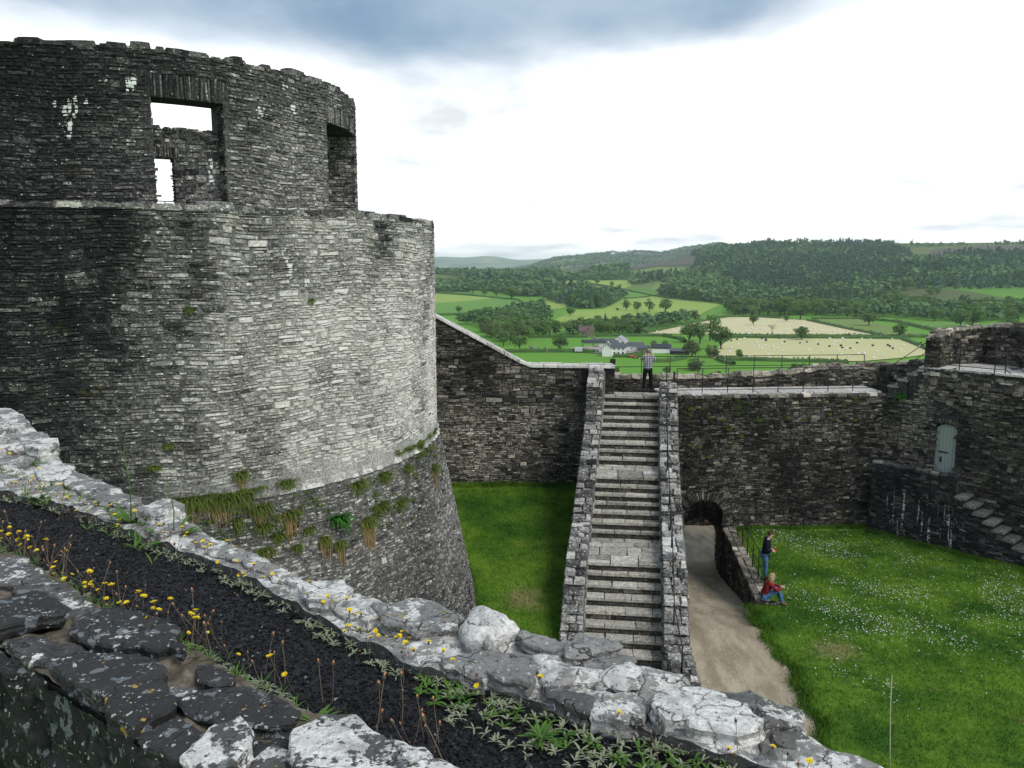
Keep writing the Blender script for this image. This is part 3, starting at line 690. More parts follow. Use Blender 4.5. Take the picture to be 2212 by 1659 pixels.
def gravelmat():
    t = NT('path_gravel', .95, .1); n = t.noise(1.2, 4, .6, stretch=(1.6, .5, 1)); n2 = t.noise(45, 4, .7); n3 = t.noise(9, 3)
    c = t.mix(t.step(n, .35, .65), (.30, .245, .17), (.50, .43, .315)); c = t.mix(t.math('MULTIPLY', t.step(n2, .4, .65), .5), c, (.16, .135, .10))
    c = t.mix(t.step(t.noise(60, 2), .66, .72), c, (.55, .53, .48)); t.bump(t.math('ADD', n2, n3), .7, .03); return t.col(c)
M_GRAV = gravelmat()
ys = np.arange(6, 36.01, .25)
# rows of the path follow its edges so nothing overlaps
def strip(name, fn, y0, y1, xl, xr, mat, n=22, dy=.2):
    ys = np.arange(y0, y1+1e-6, dy); t = np.linspace(0, 1, n)
    Y = np.repeat(ys[:, None], n, 1); X = xl(ys)[:, None]*(1-t)+xr(ys)[:, None]*t; V = np.stack([X, Y, fn(X, Y)], -1).reshape(-1, 3)
    i, j = np.meshgrid(np.arange(len(ys)-1), np.arange(n-1), indexing='ij'); i = i.ravel(); j = j.ravel()
    F = np.stack([i*n+j, i*n+j+1, (i+1)*n+j+1, (i+1)*n+j], -1)
    o = link(name, fast_mesh(name, V, [F], [mat], smooth=True)); tag(o, kind='structure'); return o
strip('gravel_path', path_z, 3, 42, lambda y: np.where(y < 19.2, -9.0, stair_x(y)+1.0), path_right, M_GRAV, 40)
strip('lawn', lawn_z, 3, 31.6, path_right, lambda y: 34+0*y, M_LAWN, 60)
strip('upper_lawn', lawn_left_z, 17.5, 34, lambda y: -24+0*y, lambda y: stair_x(y)-.1, M_LAWN, 60)

# grass blades and daisies (uncountable)
def blades(name, n, region, zf, mat, h=(.03, .07), w=.012, seed=3, keep=None, clump=True):
    rng = np.random.default_rng(seed); P = region(rng, n); x, y = P[:, 0], P[:, 1]; z = zf(x, y)
    n = len(x); a = rng.uniform(0, 2*math.pi, n); hh = rng.uniform(*h, n); ln = rng.uniform(.2, .8, n)*hh
    b = a+rng.uniform(-1, 1, n)
    V = np.zeros((n, 3, 3)); V[:, 0] = np.stack([x-w*np.cos(a), y-w*np.sin(a), z-.005], -1); V[:, 1] = np.stack([x+w*np.cos(a), y+w*np.sin(a), z-.005], -1)
    V[:, 2] = np.stack([x+ln*np.cos(b), y+ln*np.sin(b), z+hh], -1)
    o = link(name, fast_mesh(name, V.reshape(-1, 3), [np.arange(n*3).reshape(-1, 3)], [mat])); return o
def reg_right(rng, n):
    y = 13+18*rng.random(n)**1.3; y = rng.uniform(13, 31, n); xr = path_right(y)+.42*(y > 24.5); x = xr+(19.5-xr)*rng.random(n)
    k = (x < 14.5+(31-y)*.85) & (x < y*.68+.6); return np.stack([x[k]+.06*np.sin(y[k]*6), y[k]], -1)
def reg_left(rng, n):
    y = rng.uniform(19.5, 30.9, n); x = rng.uniform(-3.6, 3.2, n); k = (x < stair_x(y)-.65) & (np.hypot(x-TC[0], y-TC[1]) > 8.35); return np.stack([x[k], y[k]], -1)
o = blades('grass', 130000, reg_right, lawn_z, M_BLADE, (.03, .085), .010, 3); tag(o, 'short green grass of the courtyard lawn', 'grass', kind='stuff')
o = blades('upper_grass', 60000, reg_left, lawn_left_z, M_BLADE, (.03, .085), .010, 4); tag(o, 'green grass between the round keep and the stairway', 'grass', kind='stuff')
def daisies():
    rng = np.random.default_rng(9); n = 70000; P = reg_right(rng, n); x, y = P[:, 0], P[:, 1]
    f = np.array([vfbm(a*.55, b*.55, 3.3, 1.0, 4) for a, b in zip(x, y)])
    u, v, _ = project(np.stack([x, y, 0*x], -1)); dens = np.clip((y-17.4)/4, 0, 1)**1.2*(.12+.88*np.clip(f*3.2+.1, 0, 1))*np.clip((x-path_right(y)-.5)/1.5, 0, 1)
    k = rng.random(len(x)) < dens*.30; x, y = x[k], y[k]; n = len(x); z = lawn_z(x, y)+rng.uniform(.05, .085, n); r = rng.uniform(.008, .019, n)
    a = np.linspace(0, 2*math.pi, 7)[:-1]
    tl = rng.normal(0, .25, (n, 2)); ox = r[:, None]*np.cos(a); oy = r[:, None]*np.sin(a)
    V = np.stack([x[:, None]+ox, y[:, None]+oy, z[:, None]+ox*tl[:, :1]+oy*tl[:, 1:]], -1)
    o = link('daisies', fast_mesh('daisies', V.reshape(-1, 3), [np.arange(n*6).reshape(-1, 6)], [plain('daisy_white', (.62, .62, .60), .8)])); print('daisies', n)
    tag(o, 'countless small white daisies scattered through the courtyard lawn', 'daisies', kind='stuff')
daisies()

def path_pebbles():
    rng = np.random.default_rng(19); n = 16000; y = rng.uniform(15.5, 31.5, n); xl = stair_x(y)+2.75; xl = np.where(y < 19.0, 1.0, xl); xr = path_right(y); x = xl+(xr-xl)*rng.random(n)
    # coarser stones gather between the wheel lines and at the edges
    t = (x-xl)/(xr-xl); k = rng.random(n) < .25+.75*np.exp(-((t-.42)/.09)**2)+.5*np.exp(-((t-1)/.06)**2); x, y = x[k], y[k]; n = len(x); z = path_z(x, y)
    base = np.array([(1, 0, 0), (-.5, .87, 0), (-.5, -.87, 0), (.1, .1, .6)], float); r = rng.uniform(.008, .022, n); a = rng.uniform(0, 6.28, n); c, q = np.cos(a), np.sin(a)
    V = base[None]*(1+rng.uniform(-.4, .4, (n, 4, 1))); V = np.stack([V[..., 0]*c[:, None]-V[..., 1]*q[:, None], V[..., 0]*q[:, None]+V[..., 1]*c[:, None], V[..., 2]], -1)*r[:, None, None]; V[..., 0] += x[:, None]; V[..., 1] += y[:, None]; V[..., 2] += z[:, None]
    F = np.array([(0, 1, 3), (1, 2, 3), (2, 0, 3)]); t = NT('path_pebble', .9, .2); cc = t.ramp(t.attr('tone'), [(0, (.10, .09, .075)), (.5, (.30, .27, .22)), (1, (.58, .55, .49))])
    o = link('path_pebbles', fast_mesh('path_pebbles', V.reshape(-1, 3), [(F[None]+np.arange(n)[:, None, None]*4).reshape(-1, 3)], [t.col(cc)], {'tone': np.repeat(rng.random(n), 4)})); tag(o, 'loose pale pebbles scattered over the gravel path', 'pebbles', kind='stuff')
path_pebbles()
def edge_grass():
    def reg(rng, n):
        P = []
        y = rng.uniform(13, 23.9, n//3); P.append(np.stack([path_right(y)+.10*np.sin(y*2.3)+.07*np.sin(y*5.1+1)+rng.normal(.0, .12, n//3), y], -1))
        x = rng.uniform(8.9, 14.6, n//3); P.append(np.stack([x, 31.0+(x-6)*.083-.06-np.abs(rng.normal(0, .12, n//3)), ], -1))
        s_ = rng.uniform(0, 6.5, n//3); w = np.abs(rng.normal(0, .12, n//3))+.05; P.append(np.stack([14.45+.645*s_-.764*w, 31.1-.764*s_-.645*w], -1)); return np.concatenate(P)
    o = blades('edge_grass', 24000, reg, lawn_z, M_BLADE, (.05, .16), .012, 14); tag(o, 'longer ragged grass along the path edge and wall foot', 'grass', kind='stuff')
    def regl(rng, n):
        x = rng.uniform(-3.2, 2.6, n//2); A = np.stack([x, YW-.05-np.abs(rng.normal(0, .12, n//2))], -1)
        a = rng.uniform(1.2, 2.2, n//2); r = 8.52+np.abs(rng.normal(0, .12, n//2)); B = np.stack([TC[0]+r*np.sin(a), TC[1]+r*np.cos(a)], -1); return np.concatenate([A, B])
    o = blades('edge_grass', 14000, regl, lawn_left_z, M_BLADE, (.05, .18), .012, 15); tag(o, 'longer ragged grass at the foot of the keep and left wall', 'grass', kind='stuff')

# ------------------------------------------------------------------ curtain walls
YW = 30.95
edge_grass()
def tone_curt(s, z): return .29+.09*_nz(s*1.1, z, .8, .7)+.06*_nz(s*2.6, z*.4, 1.1, 2.)-.03*(z < 4.5)
def build_left_wall():
    T = empty('curtain_wall'); tag(T, 'stone curtain wall with a sloping pale coping between round keep and stairway', 'wall')
    rng = np.random.default_rng(21)
    A, B = (-4.4, YW), (3.35, YW); m = plane_map(A, B); L = m.len; x0 = A[0]
    topz = lambda x: np.interp(x, [-4.4, .62, 4.0], [9.42, 6.70, 6.66])
    mt = lambda s, z: .30+.04*_nz(s, z, 1.2)
    parts = solid(m, 0, L, -.5, 5.36, -1.9, 0, 8, 6, mt)
    # upper leaf, set back
    mu = plane_map((A[0], YW+.16), (4.05, YW+.16)); Lu = mu.len
    S = np.linspace(0, Lu, 17); b = np.stack([A[0]+S, np.full(17, YW+.16)], -1); n = 17
    V = []
    for yy in (YW+.16, YW+.16+.62):
        for zz in (0, 1): V += [(A[0]+s, yy, (5.30 if zz == 0 else float(topz(A[0]+s)))) for s in S]
    V = np.array(V); i = np.arange(16)
    F = np.concatenate([np.stack([i+a, i+a+1, i+b_+1, i+b_], -1) for a, b_ in ((0, n), (2*n, 3*n), (n, 3*n), (0, 2*n))]+[np.array([[16, 16+n, 16+3*n, 16+2*n], [0, n, 3*n, 2*n]])])
    parts.append((V, F, np.full(len(V), .3)))
    join_faces(parts, 'wall_core', M_MORT, T)
    ST = Stones(T, M_CURT)
    tl = lambda s, z: np.where(z > 5.3, .36, .54-.10*np.clip((3.2-z)/1.2, 0, 1))+.10*_nz(s*1.4, z*.7, .9, 1.1)-.08*np.clip(s-6.3, 0, 1)
    q = gen_quads(0, L, .8, 5.30, (.05, .11), (.14, .42), rng); ST.add(q, m, tl, (.010, .035), rng=rng)
    q = gen_quads(0, Lu, 5.44, 9.4, (.07, .15), (.18, .5), rng, tall=.1, mask=lambda s, z: z > topz(A[0]+s)-.06); ST.add(q, mu, tl, (.015, .05), rng=rng)
    q = gen_quads(7.68, Lu, 5.7, 6.6, (.07, .15), (.18, .5), rng)
    # offset ledge
    e = 0.0; Q = []
    while e < L: w = rng.uniform(.3, .8); Q.append([(e+.01, -.06), (min(e+w, L)-.01, -.06), (min(e+w, L)-.01, .20), (e+.01, .20)]); e += w
    ST.add(np.array(Q), top_map(A, B, 5.34), .42, (.03, .08), rng=rng)
    # coping: two rows of pale slabs with a darker seam
    cop = Stones(T, plain_cop, 'coping_slab')
    for w0, w1, tn, pr in ((-.10, .22, .9, (.05, .08)), (.23, .48, .34, (.015, .03)), (.49, .74, .88, (.05, .08))):
        e = 0.0; Q = []
        while e < Lu-.05: w = rng.uniform(.45, 1.0); e2 = min(e+w, Lu); Q.append([(e+.006, w0), (e2-.006, w0), (e2-.006, w1), (e+.006, w1)]); e += w
        tm = top_map((A[0], YW+.16), (4.05, YW+.16), lambda S: topz(A[0]+S)); cop.add(np.array(Q), tm, tn, pr, rng=rng, inset=.008, rnd=.985, tv=.05)
    cop.finish(); print('left wall', ST.finish())
plain_cop = stone_mat('pale_coping', .5, (.74, .72, .68), .02)
build_left_wall()

XR0, XR1 = 6.0, 15.05
AX0, AX1, AZS, AZC = 6.94, 8.57, .55, 1.27        # archway
def wall_y(x): return YW+(x-XR0)*.083
OA = np.array([15.0, 31.75]); OD = np.array([.645, -.764])/np.hypot(.645, .764); ON = np.array([OD[1], -OD[0]]); ON = -ON if ON @ OA > 0 else ON
def build_right_wall():
    T = empty('curtain_wall'); tag(T, 'dark stone curtain wall pierced by an arched passage, walkway along its top', 'wall')
    rng = np.random.default_rng(31)
    A, B = (XR0, wall_y(XR0)), (XR1, wall_y(XR1)); m = plane_map(A, B); L = m.len
    a0, a1 = AX0-XR0, AX1-XR0; ac = (a0+a1)/2; hw = (a1-a0)/2
    zarch = lambda s: AZS+(AZC-AZS)*np.sqrt(np.clip(1-((s-ac)/hw)**2, 0, 1))
    mt = lambda s, z: .24+.04*_nz(s, z, 1.2); D = -2.3
    SH = .55; sk = lambda S, Z, W: m(S+SH*(W/D), Z, W)          # the passage runs obliquely through the wall
    parts = solid(sk, -.0, a0, -3, 5.5, D, 0, 1, 6, mt)+solid(sk, a1, a1+.9, -3, 5.5, D, 0, 1, 6, mt)+solid(m, a1+.9, L, -3, 5.5, D+.003, -.003, 8, 6, mt)
    n = 16; S = np.linspace(a0, a1, n+1); V = []
    for d in (0.0, D):
        V += [sk(np.array(s), np.array(float(zarch(s))-(1.55 if d < -.1 else 0)), np.array(d)) for s in S]+[sk(np.array(s), np.array(5.49), np.array(d)) for s in S]
    V = np.array(V); k = n+1; i = np.arange(n)
    F = np.concatenate([np.stack([i+p, i+p+1, i+q+1, i+q], -1) for p, q in ((0, k), (2*k, 3*k), (0, 2*k), (k, 3*k))])
    parts.append((V, F, np.full(len(V), .2))); join_faces(parts, 'wall_core', M_MORT, T)
    ST = Stones(T, M_CURT)
    def msk(s, z):
        if a0-.02 < s < a1+.02 and z < zarch(s)+.02: return True
        if np.hypot((s-ac)/(hw+.42), (z-AZS)/(AZC-AZS+.36)) < 1 and z > AZS-.05: return True
        if np.hypot((s-8.35)/.98, (z-4.15)/.62) < 1 and np.hypot((s-8.35)/.62, (z-4.15)/.34) > 1 and z > 4.2: return True
        return False
    def tr(s, z):
        t = .235+.10*_nz(s*.8, z*.8, .9, .2)+.06*_nz(s*2.2, z, 1.4, 1.9); t += .10*np.clip((.9-z)/.9, 0, 1)*(s > 2.5)+.10*np.clip((z-4.7)/.8, 0, 1)
        t += .17*np.clip((s-8.1)/.8, 0, 1); t += .10*np.exp(-((s-2.6)/.7)**2-((z-3.6)/1.3)**2); return t
    q = gen_quads(0, L, -2.2, 5.48, (.055, .115), (.14, .44), rng, mask=msk, tall=.06); ST.add(q, m, tr, (.012, .045), rng=rng)
    ST.add(fan_quads(ac, AZS, hw+.01, hw+.40, 8, 172, 26, rng, fz=(AZC-AZS)/hw), m, .33, (.0, .05), rng=rng)
    ST.add(fan_quads(8.35, 4.15, .62, .98, 12, 78, 9, rng, fz=.58), m, .32, (.0, .04), rng=rng)
    ST.add(fan_quads(8.35, 4.15, .62, .98, 92, 168, 10, rng, fz=.58), m, .32, (.0, .04), rng=rng)
    # relieving arch traces above the passage
    ST.add(fan_quads(.6, 2.6, 1.05, 1.55, 20, 88, 14, rng, fz=.9), m, .36, (.0, .03), rng=rng)
    # soffit and jambs of the passage
    for s_, sg in ((a0, 1), (a1, -1)):
        g = lambda W, Z, Dd, s_=s_, sg=sg: m(s_+SH*(W/D)+sg*Dd, Z, W)
        q = gen_quads(D, 0, -2.2, AZS, (.07, .14), (.16, .4), rng, warp=0); ST.add(q, g, .27, (.005, .03), rng=rng)
    vq = []
    for k in range(18):
        t0, t1 = a0+(a1-a0)*k/18, a0+(a1-a0)*(k+1)/18; w = D
        while w < -.02: e = min(-.01, w+rng.uniform(.3, .6)); vq.append([(t0+.008, w+.01), (t1-.008, w+.01), (t1-.008, e-.01), (t0+.008, e-.01)]); w = e
    ST.add(np.array(vq), lambda S_, W_, Dd: sk(S_, zarch(S_)-1.55*(W_/D)-Dd, W_), .3, (.005, .04), rng=rng)
    # edge of walkway: irregular lip
    e = .75; Q = []
    while e < L-.1: w = rng.uniform(.18, .5); e2 = min(e+w, L); Q.append([(e+.01, -.08+rng.uniform(-.04, .03)), (e2-.01, -.08+rng.uniform(-.04, .03)), (e2-.01, .25), (e+.01, .25)]); e += w
    ST.add(np.array(Q), top_map(A, B, 5.46), .45, (.03, .07), rng=rng)
    print('right wall', ST.finish())
    # paved walkway
    PV = Stones(T, M_PAVE, 'paving_slab')
    q = gen_quads(0, L, .22, 1.66, (.45, .75), (.5, .95), rng, tall=0, split=0, warp=0, gap=.006)
    PV.add(q, top_map(A, B, 5.54), .82, (.045, .05), inset=.006, rng=rng, rnd=.99, tv=.04); PV.finish()
    # outer parapet
    pr = empty('parapet'); tag(pr, 'low rubble parapet on the outer edge of the wall walk, farm beyond it', 'parapet')
    PA, PB = (2.95, wall_y(2.95)+1.72), (XR1+.5, wall_y(XR1+.5)+1.72); mp = plane_map(PA, PB); Lp = mp.len
    ptop = lambda s: np.interp(s, [0, 1.0, 3.4, 5.5, 7, 9, 10.4, 12.8], [6.18, 6.10, 6.05, 6.06, 6.14, 6.22, 6.42, 6.36])+.03*np.sin(s*7)+.02*np.sin(s*17+1)
    ns = 48; S = np.linspace(0, Lp, ns+1); V = np.concatenate([mp(S, np.full(ns+1, 5.0), np.zeros(ns+1)), mp(S, ptop(S)-.05, np.zeros(ns+1)), mp(S, np.full(ns+1, 5.0), np.full(ns+1, -.62)), mp(S, ptop(S)-.05, np.full(ns+1, -.62))])
    k = ns+1; i = np.arange(ns); F = np.concatenate([np.stack([i+p, i+p+1, i+q+1, i+q], -1) for p, q in ((0, k), (2*k, 3*k), (k, 3*k))]+[np.array([[0, k, 3*k, 2*k], [ns, ns+k, ns+3*k, ns+2*k]])])
    join_faces([(V, F, np.full(len(V), .3))], 'parapet_core', M_MORT, pr)
    ST = Stones(pr, M_CURT); q = gen_quads(0, Lp, 5.5, 6.5, (.06, .12), (.15, .45), rng, mask=lambda s, z: z > ptop(s)-.07)
    ST.add(q, mp, lambda s, z: .31+.08*_nz(s, z*2, 1.5), (.015, .05), rng=rng)
    for keep, prd in ((1, (.02, .08)), (.4, (.07, .14))):
        q = gen_quads(0, Lp, -.04, .64, (.2, .35), (.16, .5), rng, tall=0, split=0, warp=0); q = q[rng.random(len(q)) < keep]
        ST.add(q, top_map(PA, PB, lambda S: ptop(S)-.06), .62, prd, rng=rng)
    ST.finish()
M_PAVE = stone_mat('paving_stone', .25, (.6, .58, .55), .03, fine=14, mott=.7)
build_right_wall()

# ------------------------------------------------------------------ the great stairway
NOSE = [856.2, 871.5, 886, 901.3, 918.7, 938, 956.8, 973, 991, 1031, 1049.8, 1068.5, 1086.9, 1106.9, 1129.5, 1148.7, 1218, 1240, 1266, 1294, 1323.5, 1353, 1383, 1416.5]
_kl = ([850, 1031, 1218, 1417], [1307, 1288.8, 1269.7, 1259]); _kr = ([850, 1031, 1218, 1417], [1422, 1422, 1428, 1430])
RISE = 5.6/24.5; SKEW = .125
STEPS = []
for k, v in enumerate(NOSE):
    z = 5.6-k*RISE; d = ray((np.interp(v, *_kl)+np.interp(v, *_kr))/2, v); sc = (z-CAM_H)/d[2]; y = d[1]*sc
    xl = ray(np.interp(v, *_kl), v)[0]*sc; xr = ray(np.interp(v, *_kr), v)[0]*sc
    STEPS.append((xl, xr, y, z))
def build_stairs():
    T = empty('stairway'); tag(T, 'long flight of worn stone steps with two landings climbing to the wall walk', 'stairs')
    rng = np.random.default_rng(41)
    core = MB(); SL = Stones(T, M_STEP, 'step_slab'); RS = Stones(T, M_CURT, 'riser_stone')
    for k, (xl, xr, y, z) in enumerate(STEPS):
        yb = STEPS[k-1][2] if k else YW+.6
        xb = (STEPS[k-1][0]+STEPS[k-1][1])/2 if k else (xl+xr)/2+.1
        w = xr-xl; sk = lambda x: -(x-(xl+xr)/2)*SKEW
        a, b = xl-.12, xr+.12; dx = xb-(xl+xr)/2
        base = [(a, y+.03+sk(a), -2.2), (b, y+.03+sk(b), -2.2), (b+dx, yb+.05+sk(b), -2.2), (a+dx, yb+.05+sk(a), -2.2)]
        core.prism(base, [(p[0], p[1], z-.014) for p in base])
        # tread slabs
        depth = yb-y+.02; A = np.array([a, y-.025+sk(a)]); B = np.array([b, y-.025+sk(b)])
        tm = top_map(A, B, z-.055)
        if depth > .7:
            q = gen_quads(0, w+.24, 0, depth, (.28, .55), (.3, .75), rng, tall=.2, split=0, warp=.05, gap=.007)
        else:
            e = [0]
            while e[-1] < w+.24: e.append(e[-1]+rng.uniform(.4, 1.0))
            e[-1] = w+.24; q = np.array([[(p+.003, 0), (r-.003, 0), (r-.003+rng.uniform(-.02, .02), depth), (p+.003+rng.uniform(-.02, .02), depth)] for p, r in zip(e[:-1], e[1:]) if r-p > .06])
        # slight bites in the front edge
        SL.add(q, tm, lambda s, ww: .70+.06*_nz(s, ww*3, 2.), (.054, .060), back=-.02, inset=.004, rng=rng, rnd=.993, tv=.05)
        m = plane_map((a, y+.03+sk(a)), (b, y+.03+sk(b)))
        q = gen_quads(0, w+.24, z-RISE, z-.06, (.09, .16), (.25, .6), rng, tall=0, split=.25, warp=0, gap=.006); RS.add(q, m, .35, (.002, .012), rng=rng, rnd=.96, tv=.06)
    core.build('stair_core', M_MORT, T, .3); SL.finish(); RS.finish()
    # flanking walls, stepped rubble tops
    ys = np.array([s[2] for s in STEPS]); zs = np.array([s[3] for s in STEPS])
    o = np.argsort(ys); yy = np.concatenate([[18.6], ys[o], [32.5]]); zz = np.concatenate([[-.1], zs[o], [5.6]])
    # smooth the landings into a ramp for the wall tops
    ramp = lambda y: np.interp(y, [18.6, 19.9, 22.2, 24.7, 26.2, 27.9, 30.4], [.05, .55, 1.95, 2.3, 3.5, 3.85, 5.55])
    xi_l = lambda y: np.interp(y, ys[o], np.array([s[0] for s in STEPS])[o]); xi_r = lambda y: np.interp(y, ys[o], np.array([s[1] for s in STEPS])[o])
    for side, name, lab in ((-1, 'stair_wall', 'left'), (1, 'stair_wall', 'right')):
        ST = Stones(T, M_PALE, 'wall_stone'); core = MB()
        wid = .62 if side < 0 else .68
        y = 18.9 if side < 0 else 18.6; yend = 30.75 if side < 0 else 30.6
        while y < yend:
            dy = rng.uniform(.16, .34); y2 = min(y+dy, yend)
            h = .13 if side < 0 else .24
            z = float(ramp((y+y2)/2))+h+rng.uniform(-.05, .06)
            if side < 0: z = max(z, np.interp(y, [29.0, 29.7, 30.75], [0, 6.15, 6.62]))
            else: z = max(z, np.interp(y, [29.6, 30.0, 30.6], [0, 5.95, 6.2]))
            xa = float(xi_l(y))-wid if side < 0 else float(xi_r(y))
            skl = lambda x: -(x-float(xi_l(y))-1.0)*SKEW
            A = (xa, y+skl(xa)); B = (xa+wid, y+skl(xa+wid))
            core.prism([(A[0], A[1], -2.3), (B[0], B[1], -2.3), (B[0]+.05, B[1]+dy+.02, -2.3), (A[0]+.05, A[1]+dy+.02, -2.3)], [(A[0], A[1], z-.03), (B[0], B[1], z-.03), (B[0]+.05, B[1]+dy+.02, z-.03), (A[0]+.05, A[1]+dy+.02, z-.03)])
            # top stones
            e = [0.0]
            while e[-1] < wid: e.append(e[-1]+rng.uniform(.2, .48))
            e[-1] = wid
            if len(e) > 2 and e[-1]-e[-2] < .08: e.pop(-2)
            ov = .05
            q = np.array([[(p+.006, -ov+rng.uniform(-.05, .03)), (r-.006, -ov+rng.uniform(-.05, .03)), (r-.006, dy+.02), (p+.006, dy+.02)] for p, r in zip(e[:-1], e[1:])])
            ST.add(q, top_map(A, B, z-.05), .59, (.035, .085), back=-.03, inset=.02, rng=rng)
            # front of each little step
            m = plane_map(A, B); zl = float(ramp(y-.3))+h-.5
            q = gen_quads(0, wid, max(zl, z-.9), z-.06, (.05, .10), (.15, .4), rng, tall=0, split=.1, warp=0); ST.add(q, m, .47, (.01, .05), rng=rng)
            # outer and inner sides
            y = y2
        # side faces
        for xin in ((lambda y: xi_l(y)-wid, lambda y: xi_l(y)) if side < 0 else (lambda y: xi_r(y), lambda y: xi_r(y)+wid)):
            Y0, Y1 = 18.7, 30.6; pA = (float(xin(Y0)), Y0); pB = (float(xin(Y1)), Y1)
            outw = np.array([-1., 0]) if xin(25.) < (xi_l(25.)+xi_r(25.))/2-(1.2 if side < 0 else 0) or (side > 0 and xin(25.) < xi_r(25.)+.1) else np.array([1., 0])
            Ls = Y1-Y0; m = lambda S, Z, D, xin=xin, sg=outw[0]: np.stack([xin(Y0+S)+sg*D, Y0+S-(xin(Y0+S)-xi_l(Y0+S)-1.0)*SKEW, Z+0*S], -1); hh = -.04
            q = gen_quads(0, Ls, -.6, 6.2, (.07, .13), (.18, .45), rng, mask=lambda s, z: z > float(ramp(Y0+s))+hh or z < float(ramp(Y0+s))-1.2); ST.add(q, m, .52, (.01, .03), rng=rng)
        core.build('wall_core', M_MORT, T, .5); ST.finish()
    # handrail along the right-hand wall
    R = empty('handrail'); tag(R, 'thin black iron handrail fixed along the right-hand stair wall', 'railing')
    pts = []
    for y in (18.9, 20.2, 21.5, 22.6, 23.9, 25.0, 26.2, 27.3, 28.5, 29.4, 30.4):
        x = float(xi_r(y))+.30; z = float(ramp(y))+.34
        if y > 29.9: z = 6.15
        m = MB(); m.tube([(x, y, z-.05), (x, y, z+.62)], .022, 6); m.build('post', M_IRON, R); pts.append((x, y, z+.60))
    m = MB(); m.tube(pts, .016, 6); m.build('rail', M_IRON, R)
M_STEP = stone_mat('worn_step_stone', .2, (.6, .58, .54), .02, fine=12, tint=(1.02, 1.0, .93), mott=.75)
build_stairs()

# ------------------------------------------------------------------ iron railings
def railing(label, pts, h=1.05, rails=(1.05, .62, .2), every=1, rad=.015, prad=.019, heights=None, name='iron_railing'):
    R = empty(name); tag(R, label, 'railing')
    for p in pts[::every]:
        m = MB(); m.tube([(p[0], p[1], p[2]-.03), (p[0], p[1], p[2]+h)], prad, 6); m.build('post', M_IRON, R)
    for r in rails:
        m = MB(); m.tube([(p[0], p[1], p[2]+r) for p in pts], rad, 5); m.build('rail', M_IRON, R)
    return R
xs = np.linspace(6.55, 14.85, 9)
railing('black iron railing with three bars along the courtyard side of the wall walk', [(x, wall_y(x)+.30, 5.58) for x in xs], 1.0, (1.0, .58, .14))
xs = np.linspace(4.25, 15.2, 10)
railing('black iron railing with a single bar beyond the outer parapet', [(x, wall_y(x)+2.42, 5.7) for x in xs], 1.12, (1.12, .7))
m = MB(); x, z = 4.2, 6.75; m.tube([(x, wall_y(x)+2.2, 5.7), (x, wall_y(x)+2.2, 6.6)], .02, 6); o_ = empty('lamp_box'); tag(o_, 'small black box on a post beside the top of the stairs', 'box')
m.build('post', M_IRON, o_); m = MB(); m.box((x, wall_y(x)+2.2, 6.66), (.22, .16, .22)); m.build('housing', M_IRON, o_)
m = MB(); x = float(STEPS[0][1])+.62; m.box((x, 30.62, 6.18), (.07, .07, .75)); tag(m.build('iron_post', M_IRON), 'thick black iron post at the head of the stairs', 'post')

# ------------------------------------------------------------------ retaining wall beside the sunk path
RW0, RW1 = np.array([8.55, 31.0]), np.array([7.76, 23.95])
def build_retaining():
    T = empty('retaining_wall'); tag(T, 'low stone wall holding the lawn above the sunken path, iron rail on top', 'wall')
    rng = np.random.default_rng(51); ST = Stones(T, M_CURT)
    m = plane_map(RW1, RW0, out=(-1, 0)); L = m.len; W = .46
    d = (RW0-RW1)/L; n = np.array([d[1], -d[0]]); n = n if n[0] > 0 else -n
    c = MB(); a, b = RW1, RW0; c.prism([(*a, -2.4), (*(a+n*W), -2.4), (*(b+n*W), -2.4), (*b, -2.4)], [(*a, .14), (*(a+n*W), .14), (*(b+n*W), .14), (*b, .14)]); c.build('wall_core', M_MORT, T, .25)
    q = gen_quads(0, L, -2.2, .14, (.06, .12), (.14, .4), rng); ST.add(q, m, lambda s, z: .26+.08*_nz(s, z, 2.), (.01, .045), rng=rng)
    q = gen_quads(0, L, -.04, W, (.14, .26), (.16, .42), rng, tall=0, split=0, warp=0); ST.add(q, top_map(RW1, RW0, .12, out=n), .52, (.03, .08), rng=rng)
    mf = plane_map(RW1, RW1+n*W, out=(0, -1)); q = gen_quads(0, W+.3, -.7, .14, (.06, .12), (.14, .35), rng, tall=0); ST.add(q, mf, .34, (.01, .04), rng=rng)
    ST.finish()
    railing('black iron railing on top of the low wall beside the sunken path', [(*(RW1+d*s+n*.38), .17) for s in np.linspace(.75, L-.1, 7)], .95, (.95, .5), rad=.014, prad=.02)
build_retaining()
def build_gate():
    T = empty('iron_gate'); tag(T, 'dark metal gate standing open beside the arched passage', 'gate')
    m = MB(); m.box((6.72, 30.0, -.9), (.05, 1.5, 2.2), -.2); m.build('gate_panel', M_IRON, T)
    for z in (-1.6, -.2):
        m = MB(); m.box((6.68, 30.0, z), (.05, 1.52, .09), -.2); m.build('crossbar', M_IRON, T)
build_gate()
def build_passage():
    # the far side of the passage beyond the wall: low revetment that closes the view
    T = empty('passage_wall'); tag(T, 'dark low wall seen at the far end of the arched passage', 'wall'); rng = np.random.default_rng(52)
    m = MB(); m.box((7.6, 38.4, -1.0), (5, .5, 3.2)); m.build('wall_core', M_MORT, T, .25)
    ST = Stones(T, M_CURT); mp = plane_map((5.1, 38.14), (10.1, 38.14)); ST.add(gen_quads(0, 5, -2.4, .6, (.08, .16), (.2, .5), rng), mp, .3, (.01, .04), rng=rng); ST.finish()
build_passage()

